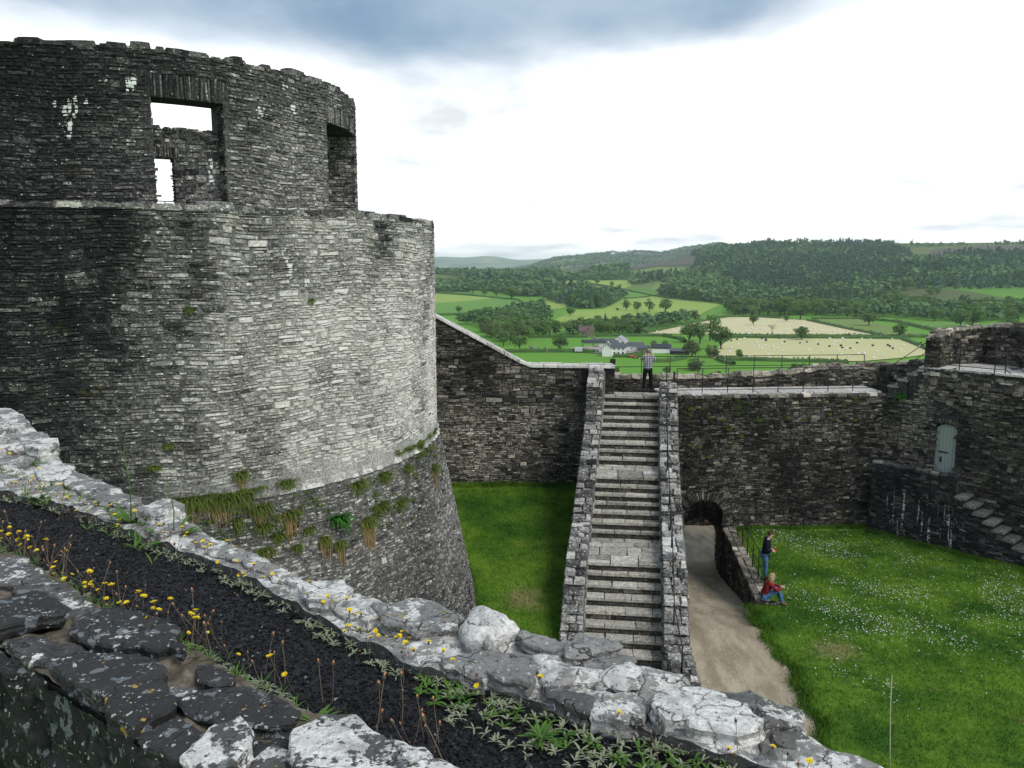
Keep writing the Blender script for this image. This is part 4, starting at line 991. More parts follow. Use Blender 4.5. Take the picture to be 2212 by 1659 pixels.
# ------------------------------------------------------------------ corner turret, green door, landing and steps
def build_corner():
    T = empty('corner_turret'); tag(T, 'stone corner turret with a raised paved platform and parapet', 'turret')
    rng = np.random.default_rng(61)
    P = lambda s, w=0.0: OA+OD*s-ON*w            # s along the oblique face, w back into the wall
    m = plane_map(P(-.2), P(13)); mt = lambda s, z: .27+.04*_nz(s, z, 1.)
    sh = .2
    ds0, ds1 = 2.1+sh, 2.88+sh; dzt = 4.62; dzs = 4.38
    parts = solid(m, 0, 1.5, -1, 5.45, -1.9, 0, 2, 5, mt)+solid(m, 1.5, ds0, -1, 6.25, -1.9, 0, 1, 5, mt)+solid(m, ds1, 4.35+sh, -1, 6.25, -1.9, 0, 2, 5, mt)+solid(m, ds0, ds1, dzt, 6.25, -1.9, 0, 1, 1, mt)+solid(m, ds0, ds1, -1, 2.38, -1.9, 0, 1, 1, mt)+solid(m, ds0, ds1, 2.38, dzt, -1.9, -.34, 1, 1, .15)
    parts += solid(m, 4.35+sh, 13, -1, 5.3, -1.9, 0, 4, 5, mt)
    join_faces(parts, 'wall_core', M_MORT, T)
    ST = Stones(T, M_CURT)
    def msk(s, z):
        if ds0-.02 < s < ds1+.02 and 2.3 < z < dzt+.03: return True
        if np.hypot((s-(ds0+ds1)/2)/.68, (z-dzs)/.62) < 1 and z > dzs-.02: return True
        if s < 1.5: return z > 5.42
        return s > 4.36+sh and z > max(5.3, 6.36-.24*int((s-.2-4.15)/.34))
    tt = lambda s, z: .30+.09*_nz(s, z, 1.2, .8)+.20*np.exp(-((s-1.5)/.75)**2)*(z > 2.5)+.10*np.clip((z-5.2)/.6, 0, 1)-.03*(s > 4)
    q = gen_quads(0, 11, -.3, 6.22, (.05, .11), (.14, .42), rng, mask=msk); ST.add(q, m, tt, (.012, .045), rng=rng)
    ST.add(fan_quads((ds0+ds1)/2, dzs, .41, .66, 20, 160, 11, rng, fz=.72), m, .46, (.01, .06), rng=rng)
    # jambs
    for s_, sg in ((ds0, 1), (ds1, -1)):
        g = lambda W, Z, D, s_=s_, sg=sg: m(s_+sg*D, Z, W); q = gen_quads(-.34, 0, 2.4, dzs, (.09, .18), (.16, .34), rng, warp=0); ST.add(q, g, .42, (.003, .02), rng=rng)
    # two ragged corbel ledges under the platform
    for z, o in ((6.18, .10), (6.52, .04)):
        e = 1.45; Q = []
        while e < 4.3: w = rng.uniform(.2, .5); Q.append([(e+.01, -o+rng.uniform(-.03, .03)), (e+w-.01, -o+rng.uniform(-.03, .03)), (e+w-.01, .35), (e+.01, .35)]); e += w
        ST.add(np.array(Q), top_map(P(0), P(5), z-.05, out=-ON), .45, (.04, .09), rng=rng)
    # platform block (polygon) and its paving
    pl = [P(1.70, .02), P(4.0, .02), P(4.55, .55), P(4.75, 1.9), P(2.6, 2.9), P(1.75, 2.3)]
    c = MB(); c.prism([(*p, 6.2) for p in pl], [(*p, 6.74) for p in pl]); c.build('platform_core', M_MORT, T, .35)
    mf = plane_map(P(1.70, .02), P(4.0, .02)); q = gen_quads(0, mf.len, 6.22, 6.74, (.07, .13), (.18, .4), rng, tall=0); ST.add(q, mf, .36, (.01, .05), rng=rng)
    PV = Stones(T, M_PAVE, 'paving_slab'); q = gen_quads(1.3, 4.9, -.02, 2.8, (.5, .8), (.5, .9), rng, tall=0, split=0, warp=0, gap=.006)
    inpoly = lambda p: all(((pl[(k+1) % 6]-pl[k])[0]*(p-pl[k])[1]-(pl[(k+1) % 6]-pl[k])[1]*(p-pl[k])[0])*sgn > -.25 for k in range(6))
    sgn = 1 if (pl[1]-pl[0])[0]*(pl[2]-pl[1])[1]-(pl[1]-pl[0])[1]*(pl[2]-pl[1])[0] > 0 else -1
    q = np.array([a for a in q if inpoly(P(*a.mean(0)))]); PV.add(q, top_map(P(0), P(5), 6.72, out=-ON), .82, (.03, .035), inset=.006, rng=rng, rnd=.99, tv=.04); PV.finish()
    # parapet round the back of the platform
    pp = [P(1.98, .05), P(1.90, 1.6), P(2.6, 3.0), P(4.6, 2.5), P(5.4, 1.2), P(6.3, 1.0)]
    ztop = [7.98, 8.16, 8.28, 8.42, 8.36, 8.0]
    cc = MB()
    for k in range(5):
        a, b = np.array(pp[k]), np.array(pp[k+1]); dd = (b-a)/np.linalg.norm(b-a); nn = np.array([dd[1], -dd[0]]); cen = P(3.2, 1.2)
        if nn @ (cen-(a+b)/2) < 0: nn = -nn
        a2, b2 = a-nn*.5, b-nn*.5; za, zb = ztop[k]-.05, ztop[k+1]-.05
        cc.prism([(*a, 5.2), (*b, 5.2), (*b2, 5.2), (*a2, 5.2)], [(*a, za), (*b, zb), (*b2, zb), (*a2, za)])
        mm = plane_map(a, b, out=nn); Lk = mm.len; zt = lambda s, Lk=Lk, za=za, zb=zb: za+(zb-za)*s/Lk
        q = gen_quads(0, Lk, 6.0, 8.5, (.06, .12), (.14, .4), rng, mask=lambda s, z: z > zt(s)-.03); ST.add(q, mm, lambda s, z: .28+.08*_nz(s, z, 1.5), (.01, .045), rng=rng)
        for keep, pr in ((1, (.02, .08)), (.35, (.06, .12))):
            q = gen_quads(0, Lk, -.03, .53, (.18, .3), (.16, .42), rng, tall=0, split=0, warp=0); q = q[rng.random(len(q)) < keep]
            ST.add(q, top_map(a, b, lambda S, za=za, zb=zb, Lk=Lk: za+(zb-za)*S/Lk-.01, out=-nn), .6, pr, rng=rng)
    # left end of the parapet
    a, b = np.array(pp[0]), np.array(pp[0])+(np.array(pp[0])-P(2.4, .1))/np.linalg.norm(np.array(pp[0])-P(2.4, .1))*.5
    q = gen_quads(0, .5, 6.0, 7.93, (.06, .12), (.14, .3), rng, tall=0); ST.add(q, plane_map(a, b, out=ON), .33, (.01, .04), rng=rng)
    # steps up from the walkway on the left, and down on the right
    SP = Stones(T, M_STEP, 'step_slab'); 
    for k in range(4):
        z = 5.6+.28*(k+1) if k < 3 else 6.62; s0 = .15+.36*k; c0 = P(s0, -.02)
        pts = [P(s0, .05), P(s0+.62, .05), P(s0+.62, 1.5), P(s0, 1.5)]
        sc_ = MB(); sc_.prism([(*p, 5.3) for p in pts], [(*p, z-.05) for p in pts]); sc_.build('step_core', M_MORT, T, .32)
        q = np.array([[(s0-.03, 0.0), (s0+.42, 0.0), (s0+.42, .75), (s0-.03, .75)], [(s0-.03, .76), (s0+.42, .76), (s0+.42, 1.5), (s0-.03, 1.5)]]); SP.add(q, top_map(P(0), P(5), z-.05, out=-ON), .64, (.045, .06), inset=.01, rng=rng, rnd=.985, tv=.04)
    for k in range(5):
        z = 6.46-.24*k; s0 = 4.15+.34*k
        pts = [P(s0, .02), P(s0+.5, .02), P(s0+.5, 1.5), P(s0, 1.5)]
        sc_ = MB(); sc_.prism([(*p, 5.0) for p in pts], [(*p, z-.05) for p in pts]); sc_.build('step_core', M_MORT, T, .32)
        q = np.array([[(s0+.0, -.05), (s0+.44, -.05), (s0+.44, .7), (s0, .7)], [(s0, .71), (s0+.44, .71), (s0+.44, 1.5), (s0, 1.5)]]); SP.add(q, top_map(P(0), P(5), z-.05, out=-ON), .64, (.045, .06), inset=.01, rng=rng)
    SP.finish()
    # parapet beside the left steps
    a, b = P(-1.7, 1.55), P(1.75, 1.55)
    cc.prism([(*a, 5.2), (*b, 5.2), (*(b-ON*.5), 5.2), (*(a-ON*.5), 5.2)], [(*a, 6.36), (*b, 6.85), (*(b-ON*.5), 6.85), (*(a-ON*.5), 6.36)])
    mm = plane_map(a, b); q = gen_quads(0, mm.len, 5.6, 6.8, (.07, .13), (.16, .4), rng, mask=lambda s, z: z > 6.33+.158*s); ST.add(q, mm, .3, (.01, .05), rng=rng)
    q = gen_quads(0, mm.len, -.03, .5, (.18, .3), (.16, .4), rng, tall=0, split=0, warp=0); ST.add(q, top_map(a, b, lambda S: 6.34+.158*S, out=-ON), .58, (.03, .12), rng=rng)
    cc.build('parapet_core', M_MORT, T, .3)
    print('corner', ST.finish())
    # walkway of the wall beyond
    PV = Stones(T, M_PAVE, 'walk_slab'); q = gen_quads(5.8, 11, 0, 1.8, (.5, .8), (.5, .9), rng, tall=0, split=0, warp=0); PV.add(q, top_map(P(0), P(5), 5.29, out=-ON), .6, (.03, .04), rng=rng); PV.finish()
    # rails of the turret: up the left steps, across the platform, down the right
    seq = [P(.1, .06), P(1.52, .06), P(2.75, .04), P(3.95, .04), P(4.25, .2), P(5.9, .1)]; zz = [5.58, 6.74, 6.74, 6.74, 6.74, 5.55]
    railing('black iron railing climbing round the platform of the corner turret', [(*p, z) for p, z in zip(seq, zz)], .98, (.98, .58, .16))
    # green door
    D = empty('plank_door'); tag(D, 'pale green plank door in an arched stone opening above the outer landing', 'door')
    w = ds1-ds0; n = 6; e = np.linspace(ds0+.012, ds1-.012, n+1)
    zt = lambda s: dzs+.24*math.sqrt(max(0, 1-((s-(ds0+ds1)/2)/(w/2))**2))
    for k in range(n):
        a, b = e[k]+.004, e[k+1]-.004; mb = MB(); front, backd = -.10-.006*(k % 2), -.15
        f = lambda s, z, d: tuple(m(np.array(s), np.array(z), np.array(d)))
        base = [f(a, 2.40, front), f(b, 2.40, front), f(b, 2.40, backd), f(a, 2.40, backd)]
        top = [f(a, zt(a)-.01, front), f(b, zt(b)-.01, front), f(b, zt(b)-.01, backd), f(a, zt(a)-.01, backd)]
        mb.prism(base, top); mb.build('plank', M_DOOR, D)
    for z, a, b, nm in ((3.52, ds0+.14, ds0+.48, 'bolt'), (3.22, ds0+.20, ds0+.27, 'ring_handle')):
        mb = MB(); hh = .02 if nm == 'bolt' else .10
        q = [f(a, z-hh, -.06), f(b, z-hh, -.06), f(b, z-hh, -.105), f(a, z-hh, -.105)]; mb.prism(q, [(p[0], p[1], p[2]+2*hh) for p in q]); mb.build(nm, M_IRON, D)
    # outer landing with a parapet and a flight of slabs down to the right
    G = empty('outer_stair'); tag(G, 'dark stone landing below the green door with steps down along the wall, white lime runs', 'stairs')
    A2 = np.array([14.45, 31.1]); Q2 = lambda s, w=0.0: A2+OD*s-ON*w
    mo = plane_map(Q2(0), Q2(12)); g = MB()
    g.prism([(*Q2(0, 0), -.6), (*Q2(3.15, 0), -.6), (*Q2(3.15, 1.0), -.6), (*Q2(0, 1.0), -.6)], [(*Q2(0, 0), 2.35), (*Q2(3.15, 0), 2.35), (*Q2(3.15, 1.0), 2.35), (*Q2(0, 1.0), 2.35)])
    g.prism([(*Q2(0, 0), 2.35), (*Q2(3.12, 0), 2.35), (*Q2(3.12, .28), 2.35), (*Q2(0, .28), 2.35)], [(*Q2(0, 0), 2.88), (*Q2(3.12, 0), 2.88), (*Q2(3.12, .28), 2.88), (*Q2(0, .28), 2.88)])
    nst = 10; slabs = Stones(G, M_STEP2, 'step_slab')
    for k in range(nst):
        z = 2.14-.235*k; s0 = 3.15+.34*k
        g.prism([(*Q2(s0, .0), -.6), (*Q2(s0+.34, .0), -.6), (*Q2(s0+.34, 1.0), -.6), (*Q2(s0, 1.0), -.6)], [(*Q2(s0, 0), z-.06), (*Q2(s0+.34, 0), z-.06), (*Q2(s0+.34, 1.0), z-.06), (*Q2(s0, 1.0), z-.06)])
        slabs.add(np.array([[(s0-.02, -.06), (s0+.38, -.06), (s0+.38, .98), (s0-.02, .98)]]), top_map(Q2(0), Q2(5), z-.06, out=-ON), .5, (.06, .075), inset=.01, rng=rng, rnd=.98, tv=.04)
    g.build('landing_core', M_MORT, G, .2); slabs.finish()
    S2 = Stones(G, M_LIME); zt2 = lambda s: 2.86 if s < 3.12 else 2.14-.235*int((s-3.15)/.34)-.08
    q = gen_quads(0, 6.6, -.3, 2.9, (.05, .11), (.12, .38), rng, mask=lambda s, z: z > zt2(s)); S2.add(q, mo, lambda s, z: .20+.06*_nz(s, z, 1.7), (.01, .04), rng=rng)
    q = gen_quads(0, 3.12, -.04, .3, (.15, .2), (.18, .45), rng, tall=0, split=0, warp=0); S2.add(q, top_map(Q2(0), Q2(5), 2.86, out=-ON), .42, (.02, .05), rng=rng)
    me_ = plane_map(Q2(3.13, 0), Q2(3.13, .3), out=OD); q = gen_quads(0, .3, 2.1, 2.86, (.06, .12), (.14, .3), rng, tall=0); S2.add(q, me_, .25, (.01, .03), rng=rng)
    print('outer stair', S2.finish())
t = NT('green_door_paint', .7, .3); n = t.noise(5, 4, .6, stretch=(6, 6, .7)); c = t.mix(n, (.24, .30, .275), (.36, .42, .385)); c = t.mix(t.math('MULTIPLY', t.step(t.noise(9, 5, .7, stretch=(5, 5, .4)), .55, .75), .7), c, (.09, .12, .10)); t.bump(n, .3, .01); M_DOOR = t.col(c)
M_STEP2 = stone_mat('dark_step_stone', .2, moss=.1)
# stone with white lime runs (leached from the mortar, fixed to this wall)
def lime_mat():
    t = NT('lime_streaked_stone', .92, .15); tone = t.attr('tone')
    n1 = t.noise(22, 4, .65); n3 = t.noise(7, 3); tt = t.math('ADD', tone, t.math('MULTIPLY_ADD', n1, .4, -.2)); tt = t.math('ADD', tt, t.math('MULTIPLY_ADD', n3, .3, -.15)); c = t.ramp(tt, GREYS)
    lm = t.noise(15, 5, .7); c = t.mix(t.step(lm, .67, .72), c, (.6, .6, .58))
    st = t.noise(1.0, 4, .65, stretch=(7.5, 7.5, .55)); br = t.noise(10, 3, .6)
    sx = t.N.new('ShaderNodeSeparateXYZ'); t.L.new(t.tc.outputs['Object'], sx.inputs[0])
    zz = t.math('MULTIPLY', t.step(sx.outputs['Z'], -.1, .3), t.math('SUBTRACT', 1.0, t.step(sx.outputs['Z'], 1.5, 2.2)))
    xx = t.math('MULTIPLY', t.step(sx.outputs['X'], 14.6, 15.2), t.math('SUBTRACT', 1.0, t.step(sx.outputs['X'], 16.4, 16.9)))
    k = t.math('MULTIPLY', t.math('MULTIPLY', t.step(st, .585, .62), t.step(br, .40, .50)), t.math('MULTIPLY', zz, xx))
    c = t.mix(k, c, (.72, .72, .70)); t.bump(t.math('ADD', n1, n3), .5, .03); return t.col(c)
M_LIME = lime_mat()
build_corner()

# ------------------------------------------------------------------ foreground parapet: two copings and a sunk strip of black chippings
ZF = 9.52
W3 = lambda L, z=9.482: np.array([at_z(*p, z) for p in L])
W2 = lambda L, z=ZF: np.array([at_z(*p, z) for p in L])
def ext(P, a=2.0, b=1.2):
    P = np.asarray(P); d0 = P[0]-P[1]; d1 = P[-1]-P[-2]; return np.vstack([P[0]+d0/np.linalg.norm(d0)*a, P, P[-1]+d1/np.linalg.norm(d1)*b])
NO = ext(W2([(0, 1382), (107, 1445), (224, 1512), (299, 1580), (397, 1650), (520, 1735)]), 2.5, 1.0)
NI = ext(W3([(0, 1190), (93, 1232), (205, 1310), (383, 1385), (513, 1455), (653, 1535), (784, 1588), (956, 1659), (1100, 1715)]), 2.5, 1.0)
FI = ext(W3([(0, 1067), (140, 1095), (243, 1135), (327, 1172), (434, 1210), (551, 1262), (650, 1318), (788, 1395), (900, 1450), (1056, 1480), (1170, 1530), (1373, 1582), (1576, 1645), (1800, 1725)]), 2.5, 1.0)
FO = ext(W2([(0, 915), (124, 980), (159, 1013), (299, 1076), (397, 1115), (537, 1188), (663, 1249), (765, 1285), (840, 1316), (994, 1340), (1118, 1368), (1238, 1395), (1373, 1425), (1488, 1470), (1628, 1508), (1740, 1569), (1893, 1638), (2050, 1715)]), 2.5, 1.0)
def resample(P, n):
    P = np.asarray(P); L = np.concatenate([[0], np.cumsum(np.linalg.norm(np.diff(P, axis=0), axis=1))]); t = np.linspace(0, L[-1], n)
    return np.stack([np.interp(t, L, P[:, 0]), np.interp(t, L, P[:, 1])], -1)
FGW = empty('parapet_wall'); tag(FGW, 'thick parapet wall in the foreground topped with lichen-covered slabs and black chippings', 'wall')
def ribbon(name, A, B, z, mat, n=220, m=14, amp=.012, tone=.5, parent=FGW, sc=9.0, extra={}):
    A, B = resample(A, n), resample(B, n); t = np.linspace(0, 1, m)
    XY = A[:, None]*(1-t[None, :, None])+B[:, None]*t[None, :, None]; V = np.zeros((n, m, 3)); V[..., :2] = XY
    V[..., 2] = z+np.array([[amp*vfbm(p[0], p[1], 0, sc, 3) for p in row] for row in XY])
    i, j = np.meshgrid(np.arange(n-1), np.arange(m-1), indexing='ij'); i = i.ravel(); j = j.ravel()
    F = np.stack([i*m+j, i*m+j+1, (i+1)*m+j+1, (i+1)*m+j], -1)
    return link(name, fast_mesh(name, V.reshape(-1, 3), [F], [mat], {'tone': np.full(n*m, tone), **{k_: np.full(n*m, v_) for k_, v_ in extra.items()}}, smooth=True), parent)
ribbon('mortar_bed', NO, NI, 9.486, M_BED, n=420, m=26, amp=.022, tone=.36)
ribbon('mortar_bed', FI, FO, 9.498, M_SLAB, n=420, m=30, amp=.022, tone=.63, sc=7.0, extra={'lich': .84, 'ochre': .3})
t_ = NT('wet_black_chippings', .55, .5); n_ = t_.noise(70, 3); vv = t_.voro(95); bw_ = t_.N.new('ShaderNodeRGBToBW'); t_.L.new(vv, bw_.inputs[0])
t_.bump(bw_.outputs[0], .8, .006); M_BLACK = t_.col(t_.mix(n_, (.003, .003, .0035), (.010, .010, .012)))
ribbon('tar_bed', NI, FI, 9.455, M_BLACK, amp=.012, tone=.1, m=24, sc=5)
def skirt(P, z, amp, sc, mat, tone, n, side):
    A = resample(P, n); zt = z+np.array([amp*vfbm(p[0], p[1], 0, sc, 3) for p in A]); V = np.concatenate([np.column_stack([A, zt]), np.column_stack([A, np.full(n, 9.42)])]); i = np.arange(n-1)
    link('bed_edge', fast_mesh('bed_edge', V, [np.stack([i, i+1, i+n+1, i+n], -1)], [mat], {'tone': np.full(2*n, tone), 'lich': np.full(2*n, .3), 'ochre': np.full(2*n, .1)}), FGW)
skirt(FI, 9.498, .022, 7.0, M_SLAB, .35, 420, 1); skirt(NI, 9.486, .022, 9.0, M_BED, .3, 420, -1)
# body of the wall below
def wall_body():
    n = 80; A, B = resample(NO, n), resample(FO, n); V = []
    for P, z in ((A, 9.475), (A, -1.0), (B, 9.475), (B, -1.0)): V += [(p[0], p[1], z) for p in P]
    V = np.array(V); i = np.arange(n-1); F = np.concatenate([np.stack([i+a, i+a+1, i+b+1, i+b], -1) for a, b in ((0, n), (2*n, 3*n))]+[np.array([[0, n, 3*n, 2*n], [n-1, 2*n-1, 4*n-1, 3*n-1]])])
    link('wall_core', fast_mesh('wall_core', V, [F], [M_MORT], {'tone': np.full(len(V), .2)}), FGW)
    rng = np.random.default_rng(71); ST = Stones(FGW, M_CURT, 'face_stone')
    for P, sg, z0, tn in ((FO, 1, 4.0, .42),):
        L = np.concatenate([[0], np.cumsum(np.linalg.norm(np.diff(P, axis=0), axis=1))])
        def mp(S, Z, D, P=P, L=L, sg=sg):
            x = np.interp(S, L, P[:, 0]); y = np.interp(S, L, P[:, 1]); e = .05
            dx = np.interp(S+e, L, P[:, 0])-np.interp(S-e, L, P[:, 0]); dy = np.interp(S+e, L, P[:, 1])-np.interp(S-e, L, P[:, 1]); h = np.hypot(dx, dy)+1e-9
            nx, ny = -dy/h*sg, dx/h*sg
            # outward from the wall: near face towards the camera, far face away from it
            return np.stack([x+nx*D, y+ny*D, Z+0*S], -1)
        q = gen_quads(.1, L[-1]-.1, z0, 9.45, (.05, .12), (.14, .42), rng, tall=.05); ST.add(q, mp, tn, (.0, .018), rng=rng)
    ST.finish()
wall_body()
def near_face():
    rng = np.random.default_rng(72); n, m = 520, 90; R = resample(NO, n); d = np.gradient(R, axis=0); d /= np.linalg.norm(d, axis=1, keepdims=True); nn = np.stack([d[:, 1], -d[:, 0]], -1)
    if (nn*R).sum() > 0: nn = -nn
    S = np.concatenate([[0], np.cumsum(np.linalg.norm(np.diff(R, axis=0), axis=1))]); Zs = np.linspace(8.2, 9.475, m)
    q = gen_quads(0, S[-1], 8.2, 9.48, (.04, .11), (.14, .45), rng, tall=.05, gap=.006); c = q.mean(1); lo = q.min(1); hi = q.max(1); off = rng.uniform(.0, .028, len(q)); D = np.full((n, m), -.012); T = np.full((n, m), .08)
    for k in range(len(q)):
        i0, i1 = np.searchsorted(S, lo[k, 0]), np.searchsorted(S, hi[k, 0]); j0, j1 = np.searchsorted(Zs, lo[k, 1]), np.searchsorted(Zs, hi[k, 1]); D[i0:i1, j0:j1] = off[k]; T[i0:i1, j0:j1] = .0+.2*rng.random()
    D = D+np.array([[.013*vfbm(S[i], Zs[j]*1.6, 2, 7, 4)+.005*vfbm(S[i], Zs[j], 7, 30, 2) for j in range(m)] for i in range(n)])
    V = np.zeros((n, m, 3)); V[..., 0] = R[:, None, 0]+nn[:, None, 0]*(D+.012); V[..., 1] = R[:, None, 1]+nn[:, None, 1]*(D+.012); V[..., 2] = Zs[None]
    i, j = np.meshgrid(np.arange(n-1), np.arange(m-1), indexing='ij'); i = i.ravel(); j = j.ravel(); F = np.stack([i*m+j, i*m+j+1, (i+1)*m+j+1, (i+1)*m+j], -1)
    o = link('near_face_masonry', fast_mesh('near_face_masonry', V.reshape(-1, 3), [F], [M_SLAB], {'tone': T.ravel(), 'lich': np.full(n*m, .12), 'ochre': np.full(n*m, .05)}, smooth=True), FGW); o['kind'] = 'stuff'
near_face()

def slab(poly, top=ZF, thick=.07, lump=.006, tone=.3, lich=.4, ochre=.3, name='coping_slab', step=.019, seed=0, round_=.004, dome=0.0, grow=1.05, lf=.75):
    """one irregular slab: outline polygon in plan, rough broken edges, uneven top"""
    P = np.asarray(poly, float); rng = np.random.default_rng(seed+int(abs(P.sum())*1e4) % 99991)
    pts = []
    for k in range(len(P)):
        a, b = P[k], P[(k+1) % len(P)]; n = max(2, int(np.linalg.norm(b-a)/step)); tt = np.arange(n)/n
        pts.append(a+(b-a)*tt[:, None])
    O = np.concatenate(pts); C = O.mean(0); nO = len(O)
    # round off corners and roughen
    O = C+(O-C)*grow
    O = .12*np.roll(O, 1, 0)+.76*O+.12*np.roll(O, -1, 0)
    nrm = np.roll(O, -1, 0)-np.roll(O, 1, 0); nrm = np.stack([nrm[:, 1], -nrm[:, 0]], -1); nrm /= np.linalg.norm(nrm, axis=1, keepdims=True)+1e-9
    if (nrm*(O-C)).sum() < 0: nrm = -nrm
    O = O+nrm*np.array([.016*vfbm(p[0], p[1], seed*1.7, 15, 5) for p in O])[:, None]+rng.normal(0, .0018, O.shape)
    lo, hi = O.min(0), O.max(0); gx, gy = np.meshgrid(np.arange(lo[0], hi[0], step), np.arange(lo[1], hi[1], step)); G = np.stack([gx.ravel(), gy.ravel()], -1)+rng.uniform(-.25, .25, (gx.size, 2))*step
    def inside(G):
        x, y = G[:, 0], G[:, 1]; c = np.zeros(len(G), bool); x1, y1 = O[:, 0], O[:, 1]; x2, y2 = np.roll(x1, -1), np.roll(y1, -1)
        for k in range(nO):
            cond = (y1[k] > y) != (y2[k] > y)
            with np.errstate(divide='ignore', invalid='ignore'): xi = (x2[k]-x1[k])*(y-y1[k])/(y2[k]-y1[k])+x1[k]
            c ^= cond & (x < xi)
        return c
    G = G[inside(G)]; dist = np.sqrt(((G[:, None]-O[None])**2).sum(-1)).min(1) if len(G) else np.zeros(0)
    G = G[dist > step*.45]; dist = dist[dist > step*.45]
    allp = [Vector(p) for p in O]+[Vector(p) for p in G]
    r = delaunay_2d_cdt(allp, [], [list(range(nO))], 1, 1e-6)
    co = np.array([tuple(p) for p in r[0]]); tris = [f for f in r[2]]
    dd = np.sqrt(((co[:, None]-O[None])**2).sum(-1)).min(1); edge = np.clip(1-dd/.02, 0, 1)
    mx = max(dd.max(), 1e-3)
    tilt = rng.normal(0, .02, 2)
    z = top+np.array([1.3*lf*lump*vfbm(p[0], p[1], seed*2.3, 8, 5) for p in co])+.0022*np.array([vfbm(p[0], p[1], 5+seed, 34, 3) for p in co])-.006*np.array([max(0., vfbm(p[0], p[1], 9+seed, 12, 3)-.15) for p in co])-round_*edge**2+((co-C)*tilt).sum(1)+dome*np.sqrt(np.clip(dd/mx, 0, 1))
    n0 = len(co); V = [np.column_stack([co, z])]
    # boundary loop from mesh edges
    cnt = {}
    for f in tris:
        for a, b in zip(f, f[1:]+f[:1]): cnt[(a, b)] = 1
    bd = [(a, b) for (a, b) in cnt if (b, a) not in cnt]; nx = dict(bd); st = bd[0][0]; loop = [st]; c = nx[st]
    while c != st and len(loop) < 5000: loop.append(c); c = nx.get(c, st)
    Lp = co[loop]; nn = np.roll(Lp, -1, 0)-np.roll(Lp, 1, 0); nn = np.stack([nn[:, 1], -nn[:, 0]], -1); nn /= np.linalg.norm(nn, axis=1, keepdims=True)+1e-9
    if (nn*(Lp-C)).sum() < 0: nn = -nn
    k = len(loop); V.append(np.column_stack([Lp, z[loop]])); rings = [np.arange(n0, n0+k)]; off = n0+k
    for q, (o_, dz) in enumerate(((.004, .12), (-.003, .38), (.004, .55), (-.008, 1.0))):
        o2 = o_+np.array([.008*vfbm(p[0], p[1], q*3.+seed, 16, 2) for p in Lp]); zz = z[loop]-thick*dz+np.array([.006*vfbm(p[0], p[1], q*5., 20, 2) for p in Lp])
        V.append(np.column_stack([Lp+nn*o2[:, None], zz])); rings.append(np.arange(off, off+k)); off += k
    Q = []
    for a, b in zip(rings[:-1], rings[1:]): Q.append(np.stack([a, np.roll(a, -1), np.roll(b, -1), b], -1))
    Q = np.concatenate(Q); T3 = np.array([f for f in tris if len(f) == 3])
    V = np.concatenate(V); sm = np.concatenate([np.ones(len(T3), bool), np.zeros(len(Q), bool)])
    me = fast_mesh(name, V, [T3, Q], [M_SLAB], {'tone': np.full(len(V), tone), 'lich': np.full(len(V), lich), 'ochre': np.full(len(V), ochre)}, smooth=sm)
    return link(name, me, FGW)
